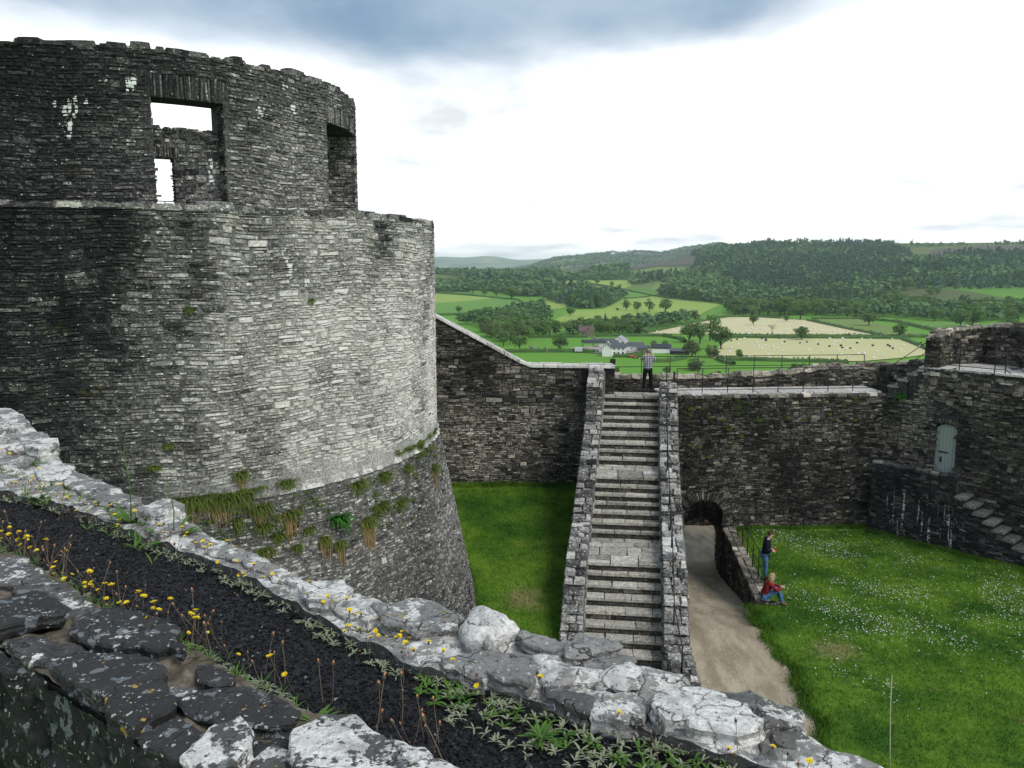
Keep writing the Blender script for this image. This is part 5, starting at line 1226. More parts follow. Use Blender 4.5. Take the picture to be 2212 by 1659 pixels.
def slabs():
    # near coping: (outline in R7 crop, tone, lichen, ochre, height offset, thickness, lump)
    near = [
        ([(-60, 690), (0, 665), (90, 660), (200, 740), (130, 790), (60, 800), (-60, 800)], .5, .78, .1, 0, .07, .012),
        ([(60, 803), (200, 748), (395, 850), (440, 922), (335, 945), (262, 900), (190, 857), (100, 848)], .45, .66, .15, -.012, .07, .012),
        ([(-80, 960), (0, 920), (190, 865), (240, 905), (320, 945), (300, 980), (20, 1040), (-80, 1060)], .27, .02, .05, .02, .05, .004),
        ([(312, 1030), (390, 960), (480, 930), (650, 945), (820, 1020), (812, 1078), (735, 1115), (680, 1106), (430, 1086)], .3, .52, .3, .02, .085, .005),
        ([(20, 1062), (150, 1042), (290, 1060), (425, 1098), (435, 1128), (300, 1168), (120, 1150)], .36, .5, .1, -.01, .07, .01),
        ([(-80, 1075), (10, 1060), (110, 1150), (60, 1165), (-80, 1110)], .2, .2, .1, -.02, .08, .01),
        ([(230, 1180), (330, 1138), (560, 1130), (720, 1160), (750, 1230), (720, 1255), (450, 1328), (360, 1288)], .3, .44, .55, .01, .085, .006),
        ([(490, 1332), (600, 1290), (760, 1262), (800, 1340), (798, 1388), (600, 1466), (480, 1400)], .27, .42, .75, .0, .09, .008),
        ([(720, 1190), (850, 1170), (930, 1260), (900, 1300), (800, 1310), (760, 1235)], .55, .62, .1, -.025, .05, .012),
        ([(912, 1182), (960, 1167), (1090, 1230), (1080, 1258), (1000, 1288), (930, 1250)], .3, .06, .1, .0, .05, .004),
        ([(820, 1322), (1090, 1272), (1260, 1310), (1400, 1390), (1340, 1448), (1050, 1476), (890, 1390)], .3, .36, .3, .012, .06, .006),
        ([(640, 1490), (830, 1422), (980, 1500), (960, 1530), (840, 1618), (690, 1540)], .3, .34, .35, .0, .08, .008),
        ([(850, 1640), (1000, 1502), (1110, 1452), (1168, 1520), (1168, 1600), (1080, 1668), (890, 1720)], .45, .95, .2, .02, .08, .008),
        ([(1172, 1600), (1262, 1530), (1358, 1560), (1358, 1640), (1290, 1720), (1140, 1720)], .42, .8, .45, .0, .08, .01),
        ([(1362, 1522), (1520, 1432), (1640, 1452), (1700, 1512), (2040, 1659), (2150, 1730), (1840, 1800), (1370, 1740)], .45, 1.02, .0, .022, .09, .006),
        ([(1060, 1482), (1330, 1452), (1360, 1520), (1262, 1528), (1175, 1590), (1165, 1515)], .32, .3, .2, -.01, .06, .008),
        ([(800, 1105), (865, 1100), (868, 1130), (830, 1138)], .25, .1, .1, .02, .04, .006)]
    for k, (L, tn, li, oc, dz, th, lu) in enumerate(near):
        slab(W2([R7(*p) for p in L]), ZF+dz+.006*((k*7) % 5-2), th, lu, tn-.07-.04*((k*3) % 3), li, oc, seed=k+1, grow=1.01, lf=.5)
    far7 = [
        ([(-60, 130), (0, 150), (130, 112), (220, 150), (200, 200), (0, 205), (-60, 200)], .55, .75, .1, .05, .14, .02),
        ([(-60, 70), (0, 60), (60, 60), (140, 118), (100, 140), (0, 140), (-60, 130)], .5, .7, .1, .10, .2, .02),
        ([(120, 205), (190, 172), (265, 168), (268, 202), (180, 222)], .5, .8, .05, .06, .1, .012),
        ([(-60, 215), (100, 212), (160, 230), (110, 262), (-60, 262)], .48, .6, .1, .0, .1, .02),
        ([(160, 288), (260, 250), (338, 276), (300, 318), (200, 330)], .6, .95, .05, .02, .06, .008),
        ([(302, 325), (345, 286), (520, 347), (440, 400), (330, 362)], .5, .62, .1, .0, .06, .008),
        ([(442, 402), (522, 352), (655, 415), (600, 440), (480, 432)], .5, .6, .15, .0, .06, .008),
        ([(640, 503), (760, 452), (850, 480), (842, 500), (700, 526)], .55, .72, .15, .05, .09, .010),
        ([(680, 542), (840, 514), (850, 555), (745, 588), (690, 570)], .52, .6, .1, .01, .06, .008),
        ([(900, 582), (1000, 600), (1150, 660), (1105, 690), (960, 650)], .55, .7, .1, .0, .06, .008),
        ([(1112, 692), (1160, 662), (1330, 740), (1420, 790), (1380, 812), (1200, 742)], .55, .66, .2, .0, .06, .008),
        ([(1400, 832), (1480, 800), (1590, 820), (1640, 850), (1560, 898), (1430, 890)], .6, .92, .1, .03, .08, .02),
        ([(1562, 902), (1650, 852), (1780, 900), (1800, 930), (1700, 978), (1565, 940)], .55, .85, .1, .01, .07, .014)]
    for k, (L, tn, li, oc, dz, th, lu) in enumerate(far7):
        slab(W2([R7(*p) for p in L]), ZF+dz, th, lu, tn+.08, li*1.15+.08, oc, seed=40+k, lf=.6)
    far8 = [
        ([(20, 225), (100, 228), (180, 206), (240, 210), (378, 280), (365, 322), (200, 335), (60, 300)], .5, .58, .7, .02, .08, .010, 0),
        ([(375, 322), (420, 280), (470, 262), (560, 295), (618, 332), (590, 355), (500, 402), (420, 385)], .6, .85, .05, .02, .10, .03, .045),
        ([(602, 342), (640, 322), (760, 362), (848, 386), (790, 410), (730, 415), (650, 372)], .56, .42, .1, .01, .05, .006, 0),
        ([(300, 432), (500, 402), (590, 420), (688, 440), (680, 462), (520, 498), (480, 518), (330, 462)], .5, .56, .2, .0, .07, .012, 0),
        ([(495, 507), (570, 467), (688, 472), (700, 490), (660, 558), (600, 540)], .5, .22, .25, .02, .07, .005, 0),
        ([(830, 402), (880, 367), (1040, 405), (1050, 420), (905, 450), (822, 458)], .55, .3, .2, .03, .05, .005, 0),
        ([(908, 453), (1060, 422), (1108, 440), (1000, 478), (902, 470)], .5, .25, .1, .005, .05, .005, 0),
        ([(690, 443), (818, 404), (828, 462), (985, 482), (960, 520), (740, 558), (695, 500)], .6, .85, .1, .0, .07, .022, .02),
        ([(962, 502), (1100, 457), (1250, 482), (1328, 530), (1300, 558), (1100, 562), (960, 540)], .58, .8, .1, .0, .07, .022, .02),
        ([(732, 562), (900, 582), (928, 610), (910, 662), (740, 600)], .34, .3, .2, .01, .08, .005, 0),
        ([(922, 588), (1100, 567), (1178, 562), (1168, 620), (1110, 698), (930, 655)], .55, .72, .1, .0, .08, .016, .01),
        ([(1182, 542), (1328, 534), (1440, 572), (1300, 588), (1200, 600)], .45, .55, .1, -.005, .06, .012, 0),
        ([(1170, 642), (1250, 600), (1440, 590), (1500, 640), (1638, 730), (1600, 778), (1440, 765), (1250, 720)], .5, 1.0, .05, .03, .08, .005, 0),
        ([(1460, 572), (1600, 602), (1790, 662), (1815, 718), (1690, 700), (1642, 728), (1510, 640)], .42, .66, .45, .01, .09, .014, .01),
        ([(1692, 702), (1810, 722), (1920, 782), (1800, 792), (1702, 762)], .4, .5, .5, -.02, .08, .014, 0),
        ([(1530, 842), (1620, 815), (1730, 850), (1720, 893), (1570, 905)], .5, .98, .05, -.04, .08, .008, 0),
        ([(1780, 802), (1920, 790), (2108, 850), (2122, 893), (1950, 910), (1850, 862)], .45, .9, .1, -.02, .10, .008, 0),
        ([(1640, 742), (1780, 792), (1762, 840), (1622, 812)], .38, .5, .35, -.02, .08, .014, 0),
        ([(1960, 915), (2130, 900), (2260, 960), (2100, 990)], .45, .7, .2, -.02, .1, .01, 0)]
    for k, (L, tn, li, oc, dz, th, lu, dm) in enumerate(far8):
        slab(W2([R8(*p) for p in L]), ZF+dz, th, lu, tn+.07, li*1.08+.06, oc+.1, seed=70+k, dome=dm, lf=.6)
slabs()
def chippings():
    rng = np.random.default_rng(5); n = 230; A, B = resample(NI, n), resample(FI, n); N = 30000
    i = rng.integers(0, n-1, N); f = rng.random(N); t = rng.uniform(-.03, 1.03, N)
    p = (A[i]*(1-f[:, None])+A[i+1]*f[:, None])*(1-t[:, None])+(B[i]*(1-f[:, None])+B[i+1]*f[:, None])*t[:, None]
    u, v, _ = project(np.column_stack([p, np.full(N, 9.46)])); k = (u > -80) & (u < 2260) & (v < 1720); p = p[k]; N = len(p)
    base = np.array([(1, 0, 0), (-.5, .87, 0), (-.5, -.87, 0), (.1, .1, .75), (0, 0, -.6)], float)
    r = rng.uniform(.0035, .0085, N)*np.where(rng.random(N) < .05, 1.5, 1); V = base[None]*(1+rng.uniform(-.4, .4, (N, 5, 1)))
    a = rng.uniform(0, 6.28, N); c, s = np.cos(a), np.sin(a); V = np.stack([V[..., 0]*c[:, None]-V[..., 1]*s[:, None], V[..., 0]*s[:, None]+V[..., 1]*c[:, None], V[..., 2]+V[..., 0]*rng.normal(0, .35, (N, 1))], -1)*r[:, None, None]
    z = 9.455+np.array([.012*vfbm(q[0], q[1], 0, 5, 3) for q in p])+rng.uniform(.0, .006, N); V[..., 0] += p[:, :1]; V[..., 1] += p[:, 1:]; V[..., 2] += z[:, None]
    F = np.array([(0, 1, 3), (1, 2, 3), (2, 0, 3), (0, 4, 1), (1, 4, 2), (2, 4, 0)]); T = np.repeat(rng.random(N), 5)
    t = NT('black_chipping', .62, .3); tn = t.attr('tone'); c = t.ramp(tn, [(0, (.003, .003, .0035)), (.8, (.010, .010, .012)), (.985, (.022, .022, .025)), (1.0, (.22, .21, .20))])
    o = link('black_chippings', fast_mesh('black_chippings', V.reshape(-1, 3), [(F[None]+np.arange(N)[:, None, None]*5).reshape(-1, 3)], [t.col(c)], {'tone': T}))
    tag(o, 'black stone chippings filling the strip between the two rows of slabs', 'gravel', kind='stuff')
chippings()

# ---- plants of the wall top
def leaf_mesh_arrays(rng, base, n, ln, wd, up=(.1, .6), droop=.3):
    """n strap leaves from base -> verts, quads (3 segments each)"""
    V, F = [], []
    for _ in range(n):
        a = rng.uniform(0, 6.283); l = ln*rng.uniform(.6, 1.15); w = wd*rng.uniform(.7, 1.2); el = rng.uniform(*up)
        d = np.array([math.cos(a), math.sin(a)]); s = np.array([-d[1], d[0]]); i = len(V)
        for k, (t, ww) in enumerate(((0, .35), (.4, 1.0), (.75, .8), (1.0, .08))):
            r = l*t*math.cos(el*(1-t*.5)); z = l*(math.sin(el)*t-droop*t*t)
            for sg in (-1, 1): V.append((base[0]+d[0]*r+s[0]*sg*w*ww/2, base[1]+d[1]*r+s[1]*sg*w*ww/2, base[2]+z+.12*w*abs(ww)))
        for k in range(3): F.append((i+2*k, i+2*k+1, i+2*k+3, i+2*k+2))
    return V, F
M_MEAR = leafmat('mouse_ear_leaf', (.14, .17, .09), (.36, .38, .27), .8, .2, 25, .2)
M_GLEAF = leafmat('fresh_leaf', (.055, .13, .02), (.13, .25, .05), .6, .3, 20, .2)
M_STEM = plain('flower_stalk', (.16, .12, .085), .8, .2, .3, 30)
M_YEL = leafmat('yellow_petal', (.80, .56, .01), (.88, .74, .03), .6, .25, 40, .3)
M_BUD = plain('bud_green', (.07, .065, .045), .8); M_ORG = plain('seed_tuft', (.50, .22, .10), .8, .2, .3, 60)
def edge_points(P, rng, n, lo, hi, umin=-60, umax=2250, vmax=1690, wfn=None):
    """random points beside a wall-top line, offset lo..hi metres to its right-hand (black) side"""
    R = resample(P, 400); d = np.gradient(R, axis=0); d /= np.linalg.norm(d, axis=1, keepdims=True); nn = np.stack([-d[:, 1], d[:, 0]], -1)
    out = []
    while len(out) < n:
        i = rng.integers(0, 400); p = R[i]+nn[i]*rng.uniform(lo, hi); u, v, _ = project(np.array([p[0], p[1], ZF]))
        if umin < u < umax and 900 < v < vmax and (wfn is None or rng.random() < wfn(u, v)): out.append(p)
    return out
def leaf_mats():
    rng = np.random.default_rng(15); V, F = [], []
    def add(p, z, n, ln, wd, **k):
        v, f = leaf_mesh_arrays(rng, (p[0], p[1], z), n, ln, wd, **k); i = len(V); V.extend(v); F.extend([tuple(q+i for q in a) for a in f])
    w_near = lambda u, v: 1.0 if u < 640 else .25
    for p in edge_points(NI, rng, 210, -.03, .03, umax=1000, wfn=w_near): add(p, 9.47, rng.integers(4, 8), .026, .0065)
    w_far = lambda u, v: .35 if u < 300 else (1.0 if u < 1500 else .8)
    for p in edge_points(FI, rng, 700, -.06, .13, wfn=w_far): add(p, 9.472, rng.integers(4, 9), .026, .0055, up=(.2, 1.1))
    for p in edge_points(FI, rng, 70, -.20, -.05, umin=960, umax=1600, wfn=lambda u, v: 1.0): add(p, 9.468, rng.integers(4, 8), .028, .006, up=(.2, 1.0))
    o = link('mouse_ear_leaves', fast_mesh('mouse_ear_leaves', V, [np.array(F)], [M_MEAR], smooth=True)); tag(o, 'grey-green mat of small hairy leaves along the edges of the black chippings', 'plants', kind='stuff')
    V, F = [], []
    for p in edge_points(FI, rng, 130, -.13, .02, umin=900, wfn=lambda u, v: 1.0): add(p, 9.468, rng.integers(4, 8), .030, .007, up=(.2, 1.1))
    for p in edge_points(NI, rng, 120, -.02, .03, umax=900, wfn=w_near): add(p, 9.47, rng.integers(3, 6), .045, .004, up=(.6, 1.3), droop=.1)
    for p in edge_points(FO, rng, 60, -.35, -.1, umax=330, wfn=lambda u, v: 1.0): add(p, 9.49, rng.integers(4, 8), .07, .008, up=(.5, 1.2))
    o = link('green_leaves', fast_mesh('green_leaves', V, [np.array(F)], [M_GLEAF], smooth=True)); tag(o, 'fresh green leaves and grass blades among the grey-green mat on the wall top', 'plants', kind='stuff')
leaf_mats()
def flower_protos():
    rng = np.random.default_rng(16); out = []
    for k in range(8):
        lean = rng.uniform(-.03, .03, 2); h = 1.0
        st = MB(); pts = [(lean[0]*t*t*4*.1, lean[1]*t*t*4*.1, t*.1) for t in (0, .35, .7, 1.0)]; st.tube(pts, [.0011, .001, .0009, .0009], 4)
        tip = np.array(pts[-1]); hd = MB(); bud = MB()
        bud.tube([tip, tip+(0, 0, .004), tip+(0, 0, .010)], [.0016, .0042, .0036], 6)
        if k < 5:      # open: ray florets in two whorls
            for w, (n, r, zz) in enumerate(((13, .0125, .0115), (9, .0085, .0135))):
                for q in range(n):
                    a = 2*math.pi*(q+.5*w)/n+rng.uniform(-.1, .1); rr = r*rng.uniform(.85, 1.1); up = rng.uniform(.002, .006)
                    c, s = math.cos(a), math.sin(a); b = .0024
                    hd.poly([tip+(c*.002-s*.0008, s*.002+c*.0008, zz-.003), tip+(c*.002+s*.0008, s*.002-c*.0008, zz-.003), tip+(c*rr+s*b, s*rr-c*b, zz-.003+up), tip+(c*rr-s*b, s*rr+c*b, zz-.003+up)])
        else:
            hd.tube([tip+(0, 0, .009), tip+(0, 0, .012), tip+(0, 0, .016)], [.0022, .0026, .001], 6)
        def me(m, name, mat):
            q = bpy.data.meshes.new(name); q.from_pydata(m.v, [], m.f); q.update(); q.materials.append(mat); return q
        out.append((me(st, 'stalk', M_STEM), me(bud, 'bud', M_BUD), me(hd, 'petals' if k < 5 else 'seed_tuft', M_YEL if k < 5 else M_ORG), k < 5))
    return out
def flowers():
    rng = np.random.default_rng(17); PR = flower_protos()
    def place(p, z, open_, sc, label, group):
        k = rng.integers(0, 5) if open_ else rng.integers(5, 8); st, bd, hd, op = PR[k]
        o = empty('hawkweed_flower' if open_ else 'hawkweed_bud', (p[0], p[1], z)); o.rotation_euler = (rng.normal(0, .27), rng.normal(0, .27), rng.uniform(0, 6.28)); o.scale = (sc*1.0, sc*1.0, sc)
        tag(o, label, 'flower', group)
        link('stalk', st, o); link('bud', bd, o); link('petals' if open_ else 'seed_tuft', hd, o)
        hs = max(.8, 1.25/sc) if sc < 1.6 else 1.0
    L1 = ('yellow hawkweed flower on a thin stalk at the near edge of the black chippings', 'yellow flowers along the near slabs')
    L2 = ('yellow hawkweed flower on a thin stalk beside the far row of slabs', 'yellow flowers along the far slabs')
    B1 = ('orange-tipped closed hawkweed bud on a thin stalk at the near edge of the chippings', 'closed buds along the near slabs')
    B2 = ('orange-tipped closed hawkweed bud on a thin stalk beside the far row of slabs', 'closed buds along the far slabs')
    wn = lambda u, v: 1.0 if u < 480 else .35
    for p in edge_points(NI, rng, 58, -.01, .075, umax=860, wfn=lambda u, v: 1.0 if u < 420 else .12): place(p, 9.465, True, rng.uniform(.55, 1.0), *L1)
    for p in edge_points(NI, rng, 78, -.01, .12, umax=1000, wfn=wn): place(p, 9.465, False, rng.uniform(.7, 1.45), *B1)
    for p in edge_points(FI, rng, 95, -.06, .09, wfn=lambda u, v: 1.0 if u < 1000 else .35): place(p, 9.475, True, rng.uniform(.45, .85), *L2)
    for p in edge_points(FI, rng, 50, -.12, .05, wfn=lambda u, v: 1.0): place(p, 9.475, False, rng.uniform(.5, 1.1), *B2)
    for p in edge_points(FO, rng, 16, -.35, -.12, umax=260): place(p, 9.50, True, rng.uniform(.5, .8), 'yellow hawkweed flower by the stacked stones at the far left', 'yellow flowers by the stacked stones')
flowers()
def rosettes():
    rng = np.random.default_rng(18)
    def plant(u, v, lab, n, ln, wd, stalk=None):
        p = at_z(u, v, 9.48); o = empty('leafy_plant', (p[0], p[1], 9.47)); tag(o, lab, 'plant')
        V, F = leaf_mesh_arrays(rng, (0, 0, 0), n, ln, wd, up=(.25, 1.15), droop=.25); link('leaves', fast_mesh('leaves', V, [np.array(F)], [M_GLEAF], smooth=True), o)
        if stalk:
            m = MB(); m.tube([(0, 0, 0), (.01, 0, stalk*.5), (-.012, .004, stalk)], [.003, .0025, .0018], 5); m.build('stem', M_GLEAF, o)
            m2 = MB()
            for q in range(14):
                z = stalk*(.62+.38*q/13); a = q*2.4; x0 = -.008
                m2.poly([(x0, 0, z), (x0+.012*math.cos(a)-.004*math.sin(a), .012*math.sin(a)+.004*math.cos(a), z+.006), (x0+.022*math.cos(a), .022*math.sin(a), z+.018)])
            m2.build('seed_head', M_MEAR, o)
    plant(283, 1130, 'bright green dock-like plant with one tall spike beside the far slabs', 20, .13, .03, .36)
    plant(375, 1168, 'broad-leaved green plant growing over the edge of the black chippings', 24, .14, .032, .30)
    plant(85, 1082, 'low tuft of green leaves beside the stacked stones', 18, .10, .02)
    plant(1168, 1590, 'ferny green plant under the overhanging far slabs', 30, .065, .010)
    plant(680, 1560, 'small reddish rosette at the edge of the near slabs', 12, .07, .012)
    p = at_z(1925, 1655, 9.45); m = MB(); d = .0
    m.tube([(p[0], p[1], 9.40), (p[0]-.004, p[1]+.005, 9.50), (p[0]-.010, p[1]+.005, 9.60), (p[0]-.010, p[1]+.01, 9.69)], [.0014, .0013, .0011, .0008], 5)
    o = empty('dry_stalk'); tag(o, 'tall bare pale stalk with a forked tip standing against the lawn', 'stalk'); ms = plain('dry_straw', (.45, .42, .30), .8); m.build('stem', ms, o)
    for dx, dz in ((-.035, .03), (-.025, .045), (.012, .008)):
        m = MB(); m.tube([(p[0]-.010, p[1]+.008, 9.655), (p[0]-.010+dx*.6, p[1]+.008, 9.655+dz*.6)], [.0008, .0005], 4); m.build('twig', ms, o)
rosettes()

# ------------------------------------------------------------------ trees, hedges, farm, bales
GREEN = [leafmat('oak_leaf', (.055, .125, .022), (.145, .245, .055), .75, .2, .22, .5), leafmat('ash_leaf', (.075, .155, .032), (.175, .285, .075), .75, .2, .22, .5),
         leafmat('spruce_needle', (.034, .085, .036), (.088, .16, .068), .8, .08, .22, .5), leafmat('willow_leaf', (.07, .10, .035), (.15, .19, .07), .75, .2, .22, .5),
         leafmat('far_wood_leaf', (.048, .112, .045), (.155, .255, .09), .8, .1, .02, .2, 'tone'), leafmat('far_spruce_needle', (.028, .075, .046), (.082, .155, .085), .8, .05, .02, .2, 'tone')]
def quad_cloud(rng, C, size, nrm=None, tilt=1.0, asp=1.5):
    """leaf-spray quads at centres C; loosely facing nrm"""
    n = len(C); r = rng.normal(0, 1, (n, 3)); N = r/np.linalg.norm(r, axis=1, keepdims=True)
    if nrm is not None: N = nrm+N*tilt; N /= np.linalg.norm(N, axis=1, keepdims=True)
    h = rng.normal(0, 1, (n, 3)); A = np.cross(N, h); A /= np.linalg.norm(A, axis=1, keepdims=True)+1e-9; B = np.cross(N, A)
    s = (size*rng.uniform(.6, 1.3, n))[:, None]
    a = A*s*asp/2; b = B*s/2
    return np.stack([C-a, C-b*rng.uniform(.6, 1.1, (n, 1)), C+a, C+b*rng.uniform(.6, 1.1, (n, 1))], 1)
def broad_crown(rng, n, leaf, flat=.85, nclump=26, gap=.0):
    """unit crown: radius ~.5 wide, z from .22 to 1, built of leaf sprays on many clumps"""
    cl = []
    while len(cl) < nclump:
        p = rng.uniform(-1, 1, 3)
        if .25 < np.linalg.norm(p) < 1: cl.append(p*np.array([.36, .36, .30]))
    cl = np.array(cl); cl[:, 2] += .60+.03*rng.normal(0, 1, nclump); cr = rng.uniform(.11, .19, nclump)
    k = rng.integers(0, nclump, n); d = rng.normal(0, 1, (n, 3)); d /= np.linalg.norm(d, axis=1, keepdims=True); d[:, 2] = np.where(rng.random(n) < .6, np.abs(d[:, 2]), d[:, 2])
    C = cl[k]+d*cr[k][:, None]*rng.uniform(.55, 1.08, (n, 1))*np.array([1.15, 1.15, flat])
    return quad_cloud(rng, C, leaf, d+np.array([0, 0, .35]), .75), cl
def conifer_crown(rng, n, leaf):
    t = rng.random(n)**.8; r = (1-t)*.20*(1+.25*np.sin(t*40))+.01; a = rng.uniform(0, 6.283, n)
    C = np.stack([r*np.cos(a), r*np.sin(a), .10+.90*t], -1); N = np.stack([np.cos(a), np.sin(a), .55+0*a], -1)
    return quad_cloud(rng, C, leaf*(1.15-t*.7), N, .5, 1.9)
def trunk_mesh(rng, clumps=None, h=.5, r=.03, bare=False):
    m = MB(); m.tube([(0, 0, -.02), (.004, 0, .12), (rng.uniform(-.02, .02), rng.uniform(-.02, .02), h)], [r*1.3, r, r*.5], 7)
    if clumps is not None:
        for c in clumps[:9]: m.tube([(0, 0, rng.uniform(.15, .35)), tuple(np.array([c[0]*.5, c[1]*.5, (c[2]+.3)/2])), tuple(c)], [r*.5, r*.33, r*.12], 5, cap=False)
    return m
TREE = {}
def tree_protos():
    rng = np.random.default_rng(81)
    def put(kind, Q, m, mat):
        V = Q.reshape(-1, 3); me = fast_mesh('crown', V, [np.arange(len(V)).reshape(-1, 4)], [mat]); tm = bpy.data.meshes.new('trunk'); tm.from_pydata(m.v, [], m.f); tm.update(); tm.materials.append(M_BARK)
        TREE.setdefault(kind, []).append((me, tm))
    for k in range(5):
        Q, cl = broad_crown(rng, 1500, .062, nclump=rng.integers(20, 32)); put('oak', Q, trunk_mesh(rng, cl), GREEN[0])
    for k in range(3):
        Q, cl = broad_crown(rng, 1300, .060, .95, nclump=22); put('ash', Q, trunk_mesh(rng, cl), GREEN[1])
    for k in range(2):
        Q, cl = broad_crown(rng, 1300, .06, 1.0, nclump=18); Q[..., 2] = (Q[..., 2]-.22)*1.25; put('bush', Q, trunk_mesh(rng, cl, .3), GREEN[3])
    for k in range(2):
        Q, cl = broad_crown(rng, 620, .06, .9, nclump=14); Q[..., :2] *= .72; put('gappy', Q, trunk_mesh(rng, cl, .7, .022), GREEN[1])
    for k in range(3): put('spruce', conifer_crown(rng, 900, .085), trunk_mesh(rng, None, .95, .016), GREEN[2])
tree_protos()
def place_tree(p, h, kind, label, group=None, wide=1.0, rng=random, name=None):
    me, tm = rng.choice(TREE[kind]); nm = name or {'oak': 'oak_tree', 'ash': 'ash_tree', 'bush': 'bush', 'gappy': 'slender_tree', 'spruce': 'spruce_tree'}[kind]
    o = empty(nm, (p[0], p[1], p[2]-.1)); o.rotation_euler = (0, 0, rng.uniform(0, 6.28)); o.scale = (h*wide, h*wide, h)
    tag(o, label, 'bush' if kind == 'bush' else 'tree', group); link('crown', me, o); link('trunk', tm, o); return o
def tree_px(T, x, y, hp, kind, label, wide=1.0, group=None, **k):
    p = on_terrain(*T(x, y)); r = math.hypot(p[0], p[1]); place_tree(p, hp*.29*r/FP*1.04, kind, label, group, wide, **k)
def lone_trees():
    for T, x, y, h, k, lab, w in [
        (BL, 665, 908, 132, 'oak', 'large spreading tree nearest the sloping coping, left of the lane', 1.12),
        (BL, 968, 912, 115, 'oak', 'dark round tree standing alone beside the farm lane', 1.25),
        (BL, 1045, 647, 68, 'oak', 'rounded tree alone at the edge of the pale green field', 1.15),
        (BL, 318, 478, 60, 'oak', 'small round tree, leftmost free-standing one along the far-left hedge', 1.1),
        (BL, 405, 492, 60, 'oak', 'round tree second along the far-left hedge', 1.1),
        (BL, 495, 500, 70, 'oak', 'round tree third along the far-left hedge', 1.05),
        (BL, 605, 525, 98, 'oak', 'broad tree, largest along the far-left hedge', 1.35),
        (BL, 215, 628, 60, 'ash', 'small tree alone in the left green field', 1.0),
        (BL, 1462, 606, 78, 'ash', 'leftmost of four trees in a row across the light green field', 1.05),
        (BL, 1540, 613, 74, 'ash', 'second of four trees in a row across the light green field', 1.0),
        (BL, 1632, 622, 108, 'gappy', 'tall gappy tree, third in the row across the light green field', 1.3),
        (BL, 1752, 626, 100, 'oak', 'tall domed tree, last in the row across the light green field', 1.05),
        (BL, 1245, 412, 54, 'ash', 'round tree by the bend in the upper hedges', 1.1),
        (BL, 1355, 432, 44, 'ash', 'small pale tree in the upper field', 1.0),
        (BL, 1415, 443, 36, 'spruce', 'tiny pointed conifer in the upper field', 1.0),
        (BL, 1250, 697, 58, 'oak', 'dark ball-shaped tree behind the stone cottage', 1.15),
        (BL, 1305, 684, 58, 'spruce', 'pale pointed conifer behind the stone cottage', 1.1),
        (BL, 1480, 783, 78, 'oak', 'dark rounded tree at the left end of the upper hay field', 1.2),
        (BL, 1545, 775, 70, 'bush', 'pale rounded bush at the left end of the upper hay field', 1.1),
        (BL, 1395, 607, 24, 'oak', 'very small tree left of the row in the light green field', 1.3),
        (BL, 1987, 535, 80, 'ash', 'single tree in front of the wood above the light green field', 1.0),
        (BL, 1930, 845, 140, 'oak', 'left tree of the tall clump right of the farm', 1.1),
        (BL, 2010, 850, 150, 'ash', 'pale middle tree of the tall clump right of the farm', 1.0),
        (BL, 2085, 830, 200, 'gappy', 'tallest open-crowned tree of the clump right of the farm', 1.15),
        (BL, 2165, 895, 160, 'oak', 'broad dark tree at the right side of the clump by the farm', 1.15),
        (BL, 1950, 950, 128, 'bush', 'large pale green bush below the clump right of the farm', 1.15),
        (BL, 2105, 955, 100, 'bush', 'rounded pale bush at the foot of the clump by the hay field', 1.2),
        (BL, 1665, 885, 58, 'ash', 'small tree behind the black arched barn, left of two', 1.0),
        (BL, 1752, 885, 58, 'ash', 'small tree behind the black arched barn, right of two', 1.0),
        (BL, 1960, 1050, 100, 'bush', 'yellowish bush rising behind the wall walk railing', 1.5),
        (BL, 1760, 1075, 55, 'bush', 'low bush behind the parapet right of the man', 1.4),
        (BL, 1385, 1075, 55, 'bush', 'low bush behind the parapet beside the black box', 1.2),
        (BR, 195, 718, 84, 'oak', 'upright round tree on the left of the upper hay field', .85),
        (BR, 440, 690, 54, 'oak', 'small dark tree at the back of the upper hay field', .9),
        (BR, 555, 826, 98, 'oak', 'broad dark tree on the hedge between the two hay fields', 1.25),
        (BR, 895, 668, 80, 'oak', 'tree at the wood edge above the right-hand pastures', .95),
        (BR, 962, 662, 34, 'bush', 'small grey-green bush beside the wood edge on the right', 1.5),
        (BR, 1055, 722, 110, 'oak', 'wide spreading tree alone in the right-hand pasture', 1.2),
        (BR, 1282, 812, 108, 'ash', 'tall loose tree at the end of the hedge by the turret', 1.1),
        (BR, 545, 672, 125, 'oak', 'large dark tree at the wood edge behind the hay field', 1.25),
        (BR, 1735, 738, 128, 'ash', 'left tree of the pair above the turret', 1.0),
        (BR, 1828, 728, 135, 'oak', 'right tree of the pair above the turret', 1.1),
        (BR, 1510, 492, 50, 'oak', 'left of two bushy trees on the brown moor', 1.3),
        (BR, 1566, 490, 44, 'oak', 'right of two bushy trees on the brown moor', 1.3),
        (BR, 90, 972, 76, 'oak', 'small dense tree at the near edge of the lower hay field', .95),
        (BR, 520, 1085, 90, 'bush', 'yellowish bush behind the parapet below the lower hay field', 1.6),
        (BR, 745, 1070, 60, 'bush', 'low yellow-green bush behind the parapet, right of the larger one', 1.5),
        (BR, 2110, 770, 88, 'oak', 'dark low tree at the right edge behind the turret', 1.6),
        (BR, 2110, 705, 95, 'ash', 'tree at the right edge beyond the pastures', 1.1),
        (BR, 1375, 100, 52, 'gappy', 'lone thin tree standing above the ridge line', .8),
        (BR, 455, 78, 26, 'oak', 'round tree on the highest point of the ridge', 1.5)]:
        tree_px(T, x, y, h, k, lab, w)
